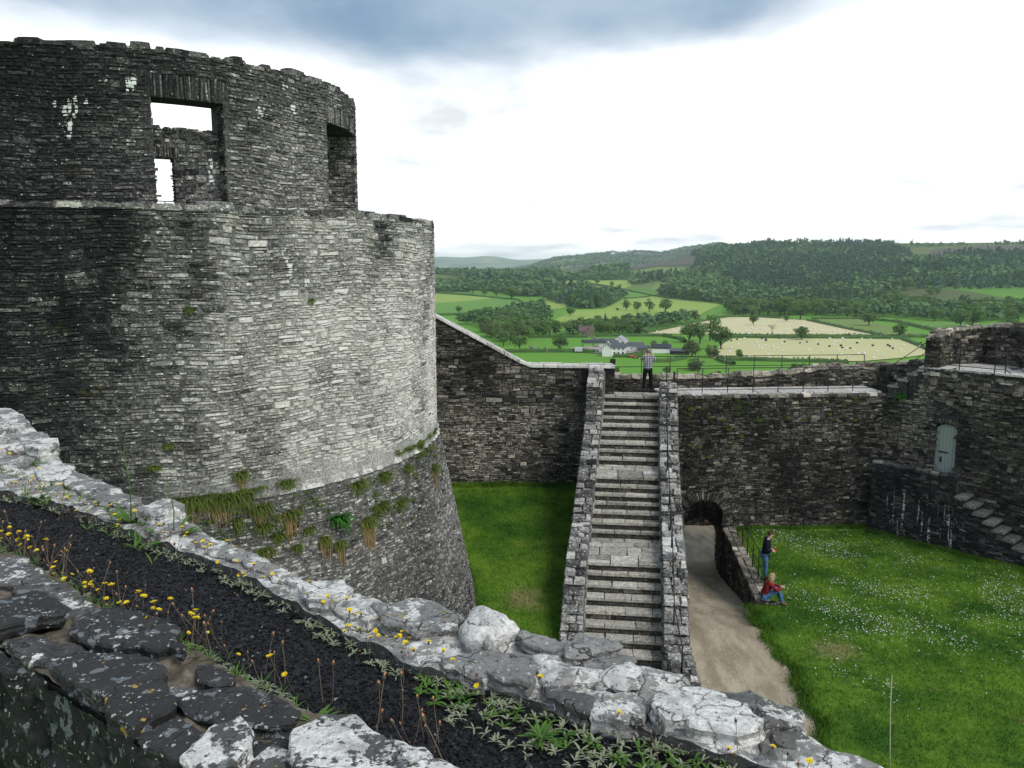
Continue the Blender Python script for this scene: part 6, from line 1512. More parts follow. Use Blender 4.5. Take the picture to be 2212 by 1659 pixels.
    # dead tree in the hay field
    p = on_terrain(*BR(335, 786)); r = math.hypot(p[0], p[1]); h = 98*.29*r/FP; o = empty('dead_tree', tuple(p)); o.scale = (h, h, h); tag(o, 'bare dead tree with pale branches in the upper hay field', 'tree')
    rng = np.random.default_rng(83); m = MB(); br = MB(); m.tube([(0, 0, -.02), (.01, 0, .2), (0, .01, .45)], [.05, .038, .028], 7)
    def grow(p, d, l, r, lev):
        q = [p[i]+d[i]*l for i in range(3)]; br.tube([p, [p[0]+d[0]*l*.5+rng.normal(0, .012), p[1]+d[1]*l*.5, p[2]+d[2]*l*.5], q], [r, r*.8, r*.55], 5, cap=False)
        if lev: 
            for _ in range(3): e = np.array(d)+rng.normal(0, .55, 3); e[2] = abs(e[2])*.7+.15; e /= np.linalg.norm(e); grow(q, e, l*.68, r*.55, lev-1)
    for k in range(6): a = k*1.05; grow((0, .005, .3+.03*k), np.array([math.cos(a)*.6, math.sin(a)*.6, .7]), .2, .018, 3)
    mw = plain('dead_wood', (.30, .26, .21), .9, .1, .2, 5); m.build('trunk', mw, o); br.build('branches', mw, o)
lone_trees()

def in_poly(x, y, P):
    c = np.zeros(len(x), bool); n = len(P)
    for k in range(n):
        x1, y1 = P[k]; x2, y2 = P[(k+1) % n]
        with np.errstate(divide='ignore', invalid='ignore'): c ^= ((y1 > y) != (y2 > y)) & (x < (x2-x1)*(y-y1)/(y2-y1)+x1)
    return c
def woods():
    rng = np.random.default_rng(91)
    S = lambda T, L: [T(*p) for p in L]
    areas = [  # outline of the trunks' ground, spacing, height range, share of conifers, label
        (S(BL, [(230, 400), (420, 385), (700, 385), (960, 385), (1010, 425), (930, 470), (820, 505), (640, 500), (540, 470), (280, 450)]), 8.0, (11, 19), .45, 'tree in the dark mixed wood on the left of the valley', 'trees of the dark mixed wood'),
        (S(BL, [(920, 490), (1100, 450), (1450, 510), (1320, 585), (1100, 592), (860, 525)]), 8.0, (10, 17), .35, 'tree in the wedge of wood pointing at the light green field', 'trees of the wedge wood'),
        (S(BL, [(-40, 420), (280, 425), (300, 470), (-40, 465)]), 9, (11, 16), 0, 'tree in the row above the far-left field', 'trees above the far-left field'),
        (S(BL, [(150, 700), (380, 730), (430, 840), (560, 880), (720, 830), (960, 800), (880, 720), (900, 640), (790, 580), (600, 620), (480, 655), (300, 690)]), 10.5, (8, 13), .02, 'tree in the leafy wood left of the farm', 'trees of the leafy wood left of the farm'),
        (S(BL, [(1005, 795), (1000, 750), (1340, 715), (1560, 690), (1800, 680), (1960, 660), (1990, 685), (1700, 745), (1560, 785), (1440, 795), (1200, 792)]), 8.5, (7, 11), .04, 'tree in the wooded strip behind the farm', 'trees of the strip behind the farm'),
        ([BL(1700, 500), BL(2212, 565), BR(0, 655), BR(640, 645), BR(1000, 650), BR(1280, 668), BR(1600, 695), BR(1960, 695), BR(2260, 660), BR(2260, 580), BR(1900, 610), BR(1380, 600), BR(1250, 520), BR(1000, 500), BR(700, 490), BR(300, 470), BR(0, 430), BL(1900, 420), BL(1750, 460)], 10.0, (11, 18), .10, 'tree at the front of the big hillside wood', 'trees of the big hillside wood'),
        ([BR(-20, 430), BR(300, 470), BR(700, 490), BR(1000, 500), BR(1250, 470), BR(1500, 445), BR(1900, 445), BR(2330, 440), BR(2330, 180), BR(1900, 200), BR(1560, 215), BR(1380, 235), BR(1350, 160), BR(1100, 120), BR(900, 112), BR(660, 135), BR(420, 135), BR(330, 100), BR(100, 100), BR(0, 115), BL(2100, 150), BL(2020, 230), BL(1960, 280), BL(2000, 340)], 11.5, (12, 19), .80, 'spruce on the upper hillside', 'trees of the upper hillside'),
        (S(BL, [(1480, 415), (1560, 360), (1700, 350), (1900, 340), (2000, 310), (2212, 240), (2212, 440), (1900, 420), (1700, 385)]), 11, (10, 17), .18, 'tree in the wood below the felled slope', 'trees below the felled slope'),
        (S(BL, [(980, 365), (1180, 330), (1420, 270), (1480, 300), (1480, 365), (1500, 378), (1000, 380)]), 11, (10, 16), .15, 'tree in the wood round the small white house', 'trees round the small white house'),
        (S(BL, [(-60, 335), (-60, 318), (280, 325), (560, 315), (640, 305), (900, 300), (980, 345), (700, 380), (300, 385), (200, 360)]), 12, (10, 16), .1, 'tree in the far-left belt under the hazy hills', 'trees of the far-left belt'),
        (S(BL, [(1380, 262), (1560, 225), (1800, 172), (2020, 160), (2080, 190), (1980, 215), (1800, 182), (1560, 232), (1420, 285)]), 11, (10, 16), .5, 'tree on the crest above the felled slope', 'trees of the crest'),
        (S(BR, [(0, 110), (400, 80), (900, 95), (1100, 112), (1500, 100), (2280, 108), (2280, 122), (1500, 118), (1000, 120), (300, 100)]), 14, (6, 13), .5, 'tree on the ridge line', 'trees of the ridge line')]
    P = []
    for ai, (poly, sp, hr, con, lab, grp) in enumerate(areas):
        sp = sp*(.80 if ai < 5 else .9)
        Wp = np.array([on_terrain(*p)[:2] for p in poly]); lo, hi = Wp.min(0), Wp.max(0)
        gx, gy = np.meshgrid(np.arange(lo[0], hi[0], sp), np.arange(lo[1], hi[1], sp)); x = gx.ravel()+rng.uniform(-.45, .45, gx.size)*sp; y = gy.ravel()+rng.uniform(-.45, .45, gx.size)*sp
        k = in_poly(x, y, Wp); x, y = x[k], y[k]; z = terrain(x, y); h = .74*rng.uniform(*hr, len(x))*(1+.2*np.sin(x/40.)*np.sin(y/53.))
        # conifers stand in blocks
        blk = np.array([vfbm(a/140., b/140., ai*3.1, 1.0, 3) for a, b in zip(x, y)]); isc = (blk+rng.normal(0, .12, len(x))) < np.interp(con, [0, .05, .2, .5, .8, 1], [-9, -.55, -.32, -.02, .35, 9])
        for a in zip(x, y, z, h, isc): P.append((*a, ai))
    P = np.array(P); r = np.hypot(P[:, 0], P[:, 1]); u, v, _ = project(P[:, :3]); vis = (u > 925) & (u < 2230) & (v > 480)
    P = P[vis]; r = r[vis]; sc = P[:, 3]/r; order = np.argsort(-sc); near = order[:235]; rest = order[235:]
    prng = random.Random(3)
    for i in near:
        a = int(P[i, 5]); con = bool(P[i, 4]); kind = 'spruce' if con else prng.choice(['oak', 'ash', 'oak', 'ash', 'bush'] if a in (3, 4) else ['oak', 'ash', 'oak'])
        lab, grp = areas[a][4], areas[a][5]
        place_tree(P[i, :3], P[i, 3]*(1.15 if con else 1.0), kind, lab+(', a pointed conifer' if con and 'spruce' not in lab else ''), grp, prng.uniform(.85, 1.2), prng)
    print('woods', len(P))
    # the rest of the woodland as one mass
    BB = lambda n, lf: [broad_crown(np.random.default_rng(5+q), n, lf, .9, (12, 10, 9, 14)[q])[0] for q in range(4)]
    B1, B2, CC = BB(64, .20), BB(26, .30), None
    C1 = [conifer_crown(np.random.default_rng(9+q), 46, .22) for q in range(3)]; C2 = [conifer_crown(np.random.default_rng(9+q), 24, .30) for q in range(3)]
    for nm, con, protos, mat in (('broadleaf_woodland', 0, B1+B2, GREEN[4]), ('spruce_plantation', 1, C1+C2, GREEN[5])):
        sel = rest[P[rest, 4] == con]; allv = []; alt = []; hn = len(protos)//2
        which = rng.integers(0, hn, len(sel))+hn*(np.hypot(P[sel, 0], P[sel, 1]) > 1050)
        for w in range(len(protos)):
            s = sel[which == w]
            if not len(s): continue
            a = rng.uniform(0, 6.283, len(s)); c, sn = np.cos(a), np.sin(a); q = protos[w].reshape(-1, 3); h = P[s, 3]*rng.uniform(.75, 1.3, len(s)); wd = h*rng.uniform(.8, 1.55, len(s))
            V = np.stack([(q[None, :, 0]*c[:, None]-q[None, :, 1]*sn[:, None])*wd[:, None], (q[None, :, 0]*sn[:, None]+q[None, :, 1]*c[:, None])*wd[:, None], (q[None, :, 2]-.12)*h[:, None]*1.12], -1)+P[s, None, :3]
            allv.append(V.reshape(-1, 3)); alt.append(np.repeat(rng.random(len(s)), len(q)))
        V = np.concatenate(allv); o = link(nm, fast_mesh(nm, V, [np.arange(len(V)).reshape(-1, 4)], [mat], {'tone': np.concatenate(alt)}))
        tag(o, 'dense broadleaf woodland covering the far hillside' if not con else 'dark spruce plantation on the upper hillside', 'woodland', kind='stuff'); print(nm, len(V)//2)
    # wooded far hill
    x, y = [], []
    n = 2600; az = np.radians(rng.uniform(-5, 18, n)); rr = rng.uniform(3300, 4500, n); x = rr*np.sin(az); y = rr*np.cos(az)
    k = np.array([vfbm(a/260., b/260., 9, 1, 3) > -.12 for a, b in zip(x, y)]); x, y = x[k], y[k]; z = terrain(x, y); q = B1[1].reshape(-1, 4, 3)[:34].reshape(-1, 3); h = rng.uniform(12, 24, len(x)); wd = h*1.7
    V = np.stack([q[None, :, 0]*wd[:, None], q[None, :, 1]*wd[:, None], (q[None, :, 2]-.15)*h[:, None]], -1)+np.stack([x, y, z], -1)[:, None]
    tn = np.repeat(rng.random(len(x)), len(q)); V = V.reshape(-1, 3); o = link('distant_woodland', fast_mesh('distant_woodland', V, [np.arange(len(V)).reshape(-1, 4)], [GREEN[4]], {'tone': tn})); tag(o, 'hazy woodland on the distant hill', 'woodland', kind='stuff')
woods()

M_HEDGE = leafmat('hedge_leaf', (.040, .095, .020), (.10, .18, .05), .8, .15, .3, .2)
def hedge(T, L, label, w=2.4, h=1.7):
    rng = np.random.default_rng(len(label)*7+len(L)); W = np.array([on_terrain(*T(*p))[:2] for p in L]); n = max(6, int(np.linalg.norm(np.diff(W, axis=0), axis=1).sum()/3)); R = resample(W, n)
    o = empty('hedge'); tag(o, label, 'hedge'); d = np.gradient(R, axis=0); d /= np.linalg.norm(d, axis=1, keepdims=True)+1e-9; nn = np.stack([-d[:, 1], d[:, 0]], -1)
    z = terrain(R[:, 0], R[:, 1]); prof = [(-.5, 0), (-.46, .7), (-.2, 1.0), (.2, 1.0), (.46, .7), (.5, 0)]; V = []
    for k in range(n):
        for a, b in prof: V.append((R[k, 0]+nn[k, 0]*a*w*rng.uniform(.85, 1.15), R[k, 1]+nn[k, 1]*a*w*rng.uniform(.85, 1.15), z[k]-.1+b*h*rng.uniform(.8, 1.12)))
    i, j = np.meshgrid(np.arange(n-1), np.arange(5), indexing='ij'); i = i.ravel(); j = j.ravel(); F = np.stack([i*6+j, i*6+j+1, (i+1)*6+j+1, (i+1)*6+j], -1)
    link('hedge_core', fast_mesh('hedge_core', V, [F], [M_HEDGE]), o)
    m = n*7; k = rng.integers(0, n-1, m); f = rng.random(m)[:, None]; c2 = R[k]*(1-f)+R[k+1]*f+nn[k]*rng.uniform(-.5, .5, (m, 1))*w
    C = np.column_stack([c2, terrain(c2[:, 0], c2[:, 1])+h*rng.uniform(.35, 1.15, m)]); Q = quad_cloud(rng, C, .8).reshape(-1, 3); link('foliage', fast_mesh('foliage', Q, [np.arange(len(Q)).reshape(-1, 4)], [M_HEDGE]), o)
for a in [
    (BL, [(740, 808), (900, 806), (1170, 806)], 'clipped hedge left of the stone cottage above the farm lane field'),
    (BL, [(1240, 800), (1560, 797), (1740, 797), (1870, 822), (1900, 842)], 'long hedge between the farm field and the upper hay field'),
    (BL, [(560, 918), (800, 915), (1080, 916)], 'low hedge along the farm lane on the left'),
    (BL, [(1120, 917), (1250, 922)], 'short hedge left of the white farmhouse'),
    (BL, [(1365, 950), (1460, 952), (1560, 945), (1590, 925)], 'garden hedge in front of the white farmhouse'),
    (BL, [(1650, 988), (1760, 990), (1900, 965)], 'hedge round the small field below the black barn'),
    (BL, [(-40, 642), (60, 640), (300, 640), (500, 622), (700, 602)], 'dark hedge below the large left field'),
    (BL, [(-40, 472), (40, 475), (300, 492), (640, 525), (720, 562)], 'hedge along the top of the large left field'),
    (BL, [(1450, 522), (1660, 496), (2000, 540)], 'thin hedge across the top of the light green field'),
    (BL, [(1150, 400), (1300, 425), (1640, 492)], 'curving hedge through the upper fields'),
    (BL, [(1570, 785), (1750, 748), (2000, 692), (2212, 658)], 'hedge along the back of the upper hay field, left part'),
    (BL, [(1000, 380), (1250, 380), (1500, 380)], 'straight far hedge below the small white house'),
    (BR, [(-40, 796), (300, 800), (700, 802), (1140, 802), (1500, 806)], 'long hedge dividing the two hay fields, far row'),
    (BR, [(-40, 806), (300, 810), (700, 812), (1140, 812), (1330, 816)], 'long hedge dividing the two hay fields, near row'),
    (BR, [(600, 682), (900, 747), (1150, 796)], 'diagonal hedge right of the upper hay field'),
    (BR, [(630, 668), (980, 670), (1250, 690), (1600, 768)], 'hedge between the two right-hand pastures'),
    (BR, [(1310, 826), (1420, 868), (1520, 915)], 'hedge running down to the turret from the hay field corner'),
    (BR, [(-80, 972), (200, 978), (450, 985), (700, 990), (900, 1004)], 'hedge along the bottom of the lower hay field'),
    (BR, [(-40, 657), (200, 656), (400, 662)], 'hedge along the back of the upper hay field, right part'),
    (BL, [(2150, 968), (2180, 990), (2260, 1010)], 'hedge from the clump of trees down to the wall walk')]: hedge(*a, w=2.2 if a[0] is BL else 2.6)

def bales():
    M_W = plain('white_wrap', (.74, .74, .72), .4, .5); M_K = plain('black_wrap', (.012, .012, .014), .35, .5)
    me = {}
    for c, mat in (('w', M_W), ('k', M_K)):
        m = MB(); m.tube([(-.62, 0, .62), (-.56, 0, .62), (.56, 0, .62), (.62, 0, .62)], [.5, .64, .64, .5], 14); q = bpy.data.meshes.new('bale'); q.from_pydata(m.v, [], m.f); q.polygons.foreach_set('use_smooth', m.sm); q.materials.append(mat); me[c] = q
    up = [(60, 690), (80, 680), (95, 700), (180, 690), (270, 690), (90, 725), (185, 745), (250, 750), (275, 748), (60, 770), (140, 765), (170, 765), (205, 755), (165, 785), (370, 780), (650, 710), (650, 748), (795, 760), (795, 772), (835, 757), (835, 770), (838, 785), (480, 720), (500, 683), (380, 690), (570, 730), (700, 760), (440, 760), (530, 770)]
    upl = [(1690, 768), (1820, 730), (1858, 722), (1805, 758), (1830, 775), (2150, 680), (2190, 700)]
    lo = [(15, 920), (30, 893), (82, 862), (218, 852), (235, 880), (285, 875), (258, 900), (340, 885), (375, 898), (415, 918), (405, 862), (310, 945), (318, 970), (162, 955), (605, 910), (703, 918), (830, 910), (850, 942), (905, 960), (950, 913), (975, 938), (1018, 932), (1018, 948), (1090, 970), (1115, 920), (1165, 950), (765, 822), (860, 820), (835, 845), (805, 850), (1005, 824), (1065, 830), (1230, 826), (660, 838), (890, 900), (1290, 908), (1437, 884), (1312, 873), (128, 820), (790, 868)]
    bk = [(75, 828), (258, 822), (288, 828), (290, 838), (390, 820), (428, 846), (543, 855), (595, 848), (678, 865), (762, 880), (848, 876), (858, 890), (918, 895), (968, 855), (1085, 875), (1198, 872), (1213, 882), (1235, 896)]
    rng = np.random.default_rng(4)
    for T, L, c, lab, grp in ((BR, up, 'w', 'white-wrapped round bale lying in the upper hay field', 'white bales in the upper hay field'), (BL, upl, 'w', 'white-wrapped round bale at the left end of the upper hay field', 'white bales at the left end of the upper hay field'), (BR, lo, 'w', 'white-wrapped round bale lying in the lower hay field', 'white bales in the lower hay field'), (BR, bk, 'k', 'black-wrapped round bale lying in the lower hay field', 'black bales in the lower hay field')):
        for p in L:
            w = on_terrain(*T(*p)); o = link('wrapped_bale', me[c]); o.location = (w[0], w[1], w[2]+.32); s = rng.uniform(.62, .78); o.scale = (s, s, s); o.rotation_euler = (0, 0, rng.uniform(0, 3.1)); tag(o, lab, 'bale', grp)
bales()

M_WHITE = plain('limewash', (.78, .78, .76), .8, .2, .05, .6); M_SLATE = plain('slate_roof', (.085, .09, .105), .6, .3, .25, 1.5); M_TIN = plain('dark_tin_roof', (.022, .026, .034), .5, .4, .2, 1.0)
M_DARKWALL = plain('tarred_boards', (.025, .025, .027), .8, .2, .3, 2); M_COTT = plain('cottage_stone', (.24, .19, .15), .9, .1, .3, 1.2); M_CTILE = plain('cottage_roof', (.13, .095, .085), .8, .2, .3, 1.5); M_WIN = plain('window_glass', (.03, .035, .04), .2, .5)
def house(label, u, v, T, w, d, hw, hr, rz, wall, roof, wins=(), chim=0, arched=False, open_=False, name='farm_building', dx=0, dy=0):
    p = on_terrain(*T(u, v)); o = empty(name, (p[0]+dx, p[1]+dy, p[2]+.2)); o.rotation_euler = (0, 0, rz); o.scale = (.72, .72, .72); tag(o, label, 'building')
    hx, hy = w/2, d/2
    if open_:
        for sx in (-1, 0, 1):
            for sy in (-1, 1): m = MB(); m.box((sx*(hx-.15), sy*(hy-.15), hw/2-.5), (.25, .25, hw+1)); m.build('post', M_DARKWALL, o)
    else:
        m = MB(); m.box((0, 0, hw/2-1), (w, d, hw+2))
        if not arched:
            for sx in (-1, 1): m.prism([(sx*hx, -hy, hw), (sx*hx, hy, hw), (sx*hx, 0, hw+hr)], [(sx*(hx-.3), -hy, hw), (sx*(hx-.3), hy, hw), (sx*(hx-.3), 0, hw+hr)])
        m.build('walls', wall, o)
    m = MB()
    if arched:
        n = 10; A = [(-math.cos(math.pi*k/n)*(hy+.2), hw+math.sin(math.pi*k/n)*hr) for k in range(n+1)]
        for k in range(n):
            (y0, z0), (y1, z1) = A[k], A[k+1]; m.poly([(-hx-.2, y0, z0), (hx+.2, y0, z0), (hx+.2, y1, z1), (-hx-.2, y1, z1)], True)
        if not open_:
            for sx in (-1, 1): m.poly([(sx*hx, y, z) for y, z in A])
        m.build('arched_roof', roof, o)
    else:
        e = .35; sl = hr/hy
        for sy in (-1, 1):
            a = [(-hx-e, sy*(hy+e), hw-e*sl), (hx+e, sy*(hy+e), hw-e*sl), (hx+e, 0, hw+hr), (-hx-e, 0, hw+hr)]; m.prism(a, [(q[0], q[1], q[2]+.18) for q in a])
        rf = m.build('roof', roof, o)
        for k in range(chim): c = MB(); c.box(((-1)**k*(hx-.5), 0, hw+hr+.3), (.9, .7, 1.6)); c.build('chimney', wall, rf)
    for (wx, wz, ww, wh) in wins:
        m = MB(); m.box((wx, -hy-.02, wz), (ww, .1, wh)); m.build('window', M_WIN, o)
    return o
def farm():
    W2_ = [(-2.6, 1.5, 1.0, 1.2), (0, 1.0, 1.0, 2.0), (2.6, 1.5, 1.0, 1.2), (-2.6, 4.0, .9, 1.1), (0, 4.0, .9, 1.1), (2.6, 4.0, .9, 1.1)]
    house('white two-storey farmhouse with slate roof, front wing with windows', 1405, 938, BL, 8.8, 5.5, 5.0, 2.4, math.radians(-10), M_WHITE, M_SLATE, W2_, 1, name='farmhouse')
    house('white gabled wing at the left end of the farmhouse', 1322, 942, BL, 8.0, 6.0, 4.8, 2.6, math.radians(78), M_WHITE, M_SLATE, [], 1, name='farmhouse_wing')
    house('white outbuilding with grey roof behind the farmhouse, left', 1330, 880, BL, 13, 6, 3.4, 2.4, math.radians(-6), M_WHITE, M_SLATE)
    house('pale gabled barn behind the farmhouse with grey roof', 1412, 876, BL, 12, 9, 4.2, 3.0, math.radians(70), M_WHITE, plain('grey_sheet_roof', (.28, .28, .30), .6, .3, .1, 1))
    house('long low white outbuilding with slate roof right of the farmhouse', 1505, 903, BL, 14, 5.5, 3.0, 2.2, math.radians(-14), M_WHITE, M_SLATE, [(-4, 1.4, .8, 1.0), (0, 1.4, .8, 1.0), (4, 1.4, .8, 1.0)])
    house('open barn with a black arched roof on posts left of the farm', 1217, 890, BL, 15, 7, 3.8, 2.2, math.radians(4), M_DARKWALL, M_TIN, arched=True, open_=True, name='dutch_barn')
    house('white-walled barn with a black arched roof right of the man', 1720, 918, BL, 12, 7, 2.6, 2.8, math.radians(-6), M_WHITE, M_TIN, arched=True, name='dutch_barn')
    house('low black timber shed right of the arched barn', 1858, 930, BL, 12, 5, 2.0, 1.4, math.radians(-10), M_DARKWALL, M_SLATE, name='timber_shed')
    house('small grey shed behind the photographing man', 1590, 912, BL, 7, 5, 2.4, 1.6, math.radians(-20), M_COTT, M_SLATE, name='shed')
    house('brown stone cottage with steep gables and chimneys', 1165, 795, BL, 11, 6.5, 4.0, 3.4, math.radians(-12), M_COTT, M_CTILE, [(-2.5, 1.6, 1, 1.2), (2, 1.6, 1, 1.2)], 2, name='stone_cottage')
    house('gabled front wing of the brown stone cottage', 1185, 798, BL, 6, 4.5, 3.8, 3.0, math.radians(75), M_COTT, M_CTILE, [], 0, name='stone_cottage_wing')
    house('tall white house half hidden in the dark mixed wood', 678, 372, BL, 11, 8, 11.0, 4.5, math.radians(20), M_WHITE, M_SLATE, [(-2, 6, 1.2, 2), (2, 6, 1.2, 2)], 1, name='white_house')
    house('small white house with slate roof on the wooded slope', 1198, 342, BL, 17, 8, 5.5, 4.5, math.radians(-10), M_WHITE, M_SLATE, [(-4, 2, 1.2, 1.6), (4, 2, 1.2, 1.6)], 1, name='white_house')
    p = on_terrain(*BL(1105, 918)); o = empty('cattle_trailer', tuple(p)); tag(o, 'pale box trailer standing beside the lane hedge', 'trailer')
    m = MB(); m.box((0, 0, 1.5), (3.4, 1.9, 1.9)); m.build('body', plain('trailer_grey', (.5, .52, .53), .5, .4), o)
    for sx in (-.8, .8):
        m = MB(); m.tube([(sx, -1.0, .45), (sx, -.8, .45)], .42, 10); m.build('wheel', M_TIN, o)
    M_RED = plain('red_machine', (.5, .10, .04), .5, .4)
    for u, v, lab, s in ((1500, 955, 'red farm implement lying by the garden hedge, left', 2.6), (1530, 962, 'red farm implement lying by the garden hedge, right', 2.0)):
        p = on_terrain(*BL(u, v)); o = empty('farm_implement', tuple(p)); tag(o, lab, 'machine'); m = MB(); m.box((0, 0, .7), (s, 1.0, .5), .3); m.build('frame', M_RED, o)
        for q in (-.4, .4): m = MB(); m.tube([(q*s, -.6, .45), (q*s, .6, .45)], .42, 9); m.build('wheel', M_TIN, o)
    M_POLE = plain('pole_wood', (.34, .30, .25), .9)
    for T, u, v, h, lab in ((BL, 907, 812, 75, 'wooden utility pole left of the stone cottage, taller'), (BL, 996, 800, 68, 'wooden utility pole nearest the stone cottage'), (BL, 870, 945, 65, 'pale utility pole in the field below the lane'), (BL, 1236, 955, 65, 'pale utility pole just left of the farmhouse'), (BL, 1397, 790, 88, 'utility pole beside the dark rounded tree'), (BL, 2195, 1000, 62, 'pale pole by the hedge above the wall walk'), (BR, 1140, 805, 24, 'short post on the hedge between the hay fields')):
        p = on_terrain(*T(u, v)); r = math.hypot(p[0], p[1]); hh = h*.29*r/FP; o = empty('utility_pole', tuple(p)); tag(o, lab, 'pole')
        m = MB(); m.tube([(0, 0, -.3), (0, 0, hh)], [.16, .12], 6); m.build('pole', M_POLE, o); m = MB(); m.box((0, 0, hh-.5), (1.4, .12, .12)); m.build('crossarm', M_POLE, o)
farm()
def yard_wall():
    a, b = on_terrain(*BL(1050, 897)), on_terrain(*BL(1270, 898)); d = b-a; L = math.hypot(d[0], d[1]); m = MB(); m.box(tuple((a+b)/2+np.array([0, 0, .5])), (L, .5, 1.4), math.atan2(d[1], d[0])); tag(m.build('yard_wall', plain('rendered_wall', (.5, .47, .43), .9, .1, .35, .3)), 'pale patched wall of the farm yard below the open barn', 'wall')
yard_wall()

# ------------------------------------------------------------------ growth on the round keep and walls
M_TUFT = leafmat('tuft_green', (.06, .11, .015), (.16, .20, .04), .8, .25, 6, .2); M_DRY = leafmat('tuft_dry', (.24, .16, .07), (.42, .31, .16), .85, .2, 6, .2); M_FERN = leafmat('fern_green', (.025, .11, .012), (.06, .22, .03), .7, .3, 6, .2)
def tuft(pos, out, label, size, dry, fern=False, name='grass_tuft', up=.35, wide=1.0):
    rng = np.random.default_rng(int(abs(pos[0]*1000+pos[2]*77)) % 9999); o = empty(name, tuple(pos)); tag(o, label, 'fern' if fern else 'grass')
    out = np.array([out[0], out[1], 0.0]); side = np.array([-out[1], out[0], 0])
    def bl(n, l, dr, mat, nm, w):
        V, F = [], []
        for _ in range(n):
            a = rng.normal(0, .75); d = out*math.cos(a)+side*math.sin(a); st = side*rng.normal(0, .16)*size*wide+np.array([0, 0, rng.normal(0, .05)*size]); ll = l*rng.uniform(.5, 1.2); e = rng.uniform(-.3, 1.0) if not dr else rng.uniform(-.5, .2); i = len(V); t = np.cross(d, (0, 0, 1))
            for k, (q, ww) in enumerate(((0, .8), (.35, 1), (.7, .8), (1, .1))):
                c = st*(1-(.55*q if dr else 0))+d*ll*((q*.4-.25*q*q) if dr else (q*.55-.12*q*q))+side*(rng.normal(0, .02)*size if dr else 0)+np.array([0, 0, ll*((e*q*.6)-(1.0 if dr else up)*q*q)]); 
                for sg in (-1, 1): V.append(tuple(c+t*sg*w*ww/2))
            for k in range(3): F.append((i+2*k, i+2*k+1, i+2*k+3, i+2*k+2))
        if V: link(nm, fast_mesh(nm, V, [np.array(F)], [mat]), o)
    if fern: bl(70, size*.9, False, M_FERN, 'fronds', size*.10)
    else:
        bl(int(110*wide), size*.8, False, M_TUFT, 'green_blades', .016)
        if dry: bl(int(70*dry*wide), size*(.45+.45*dry), True, M_DRY, 'dry_blades', .014)
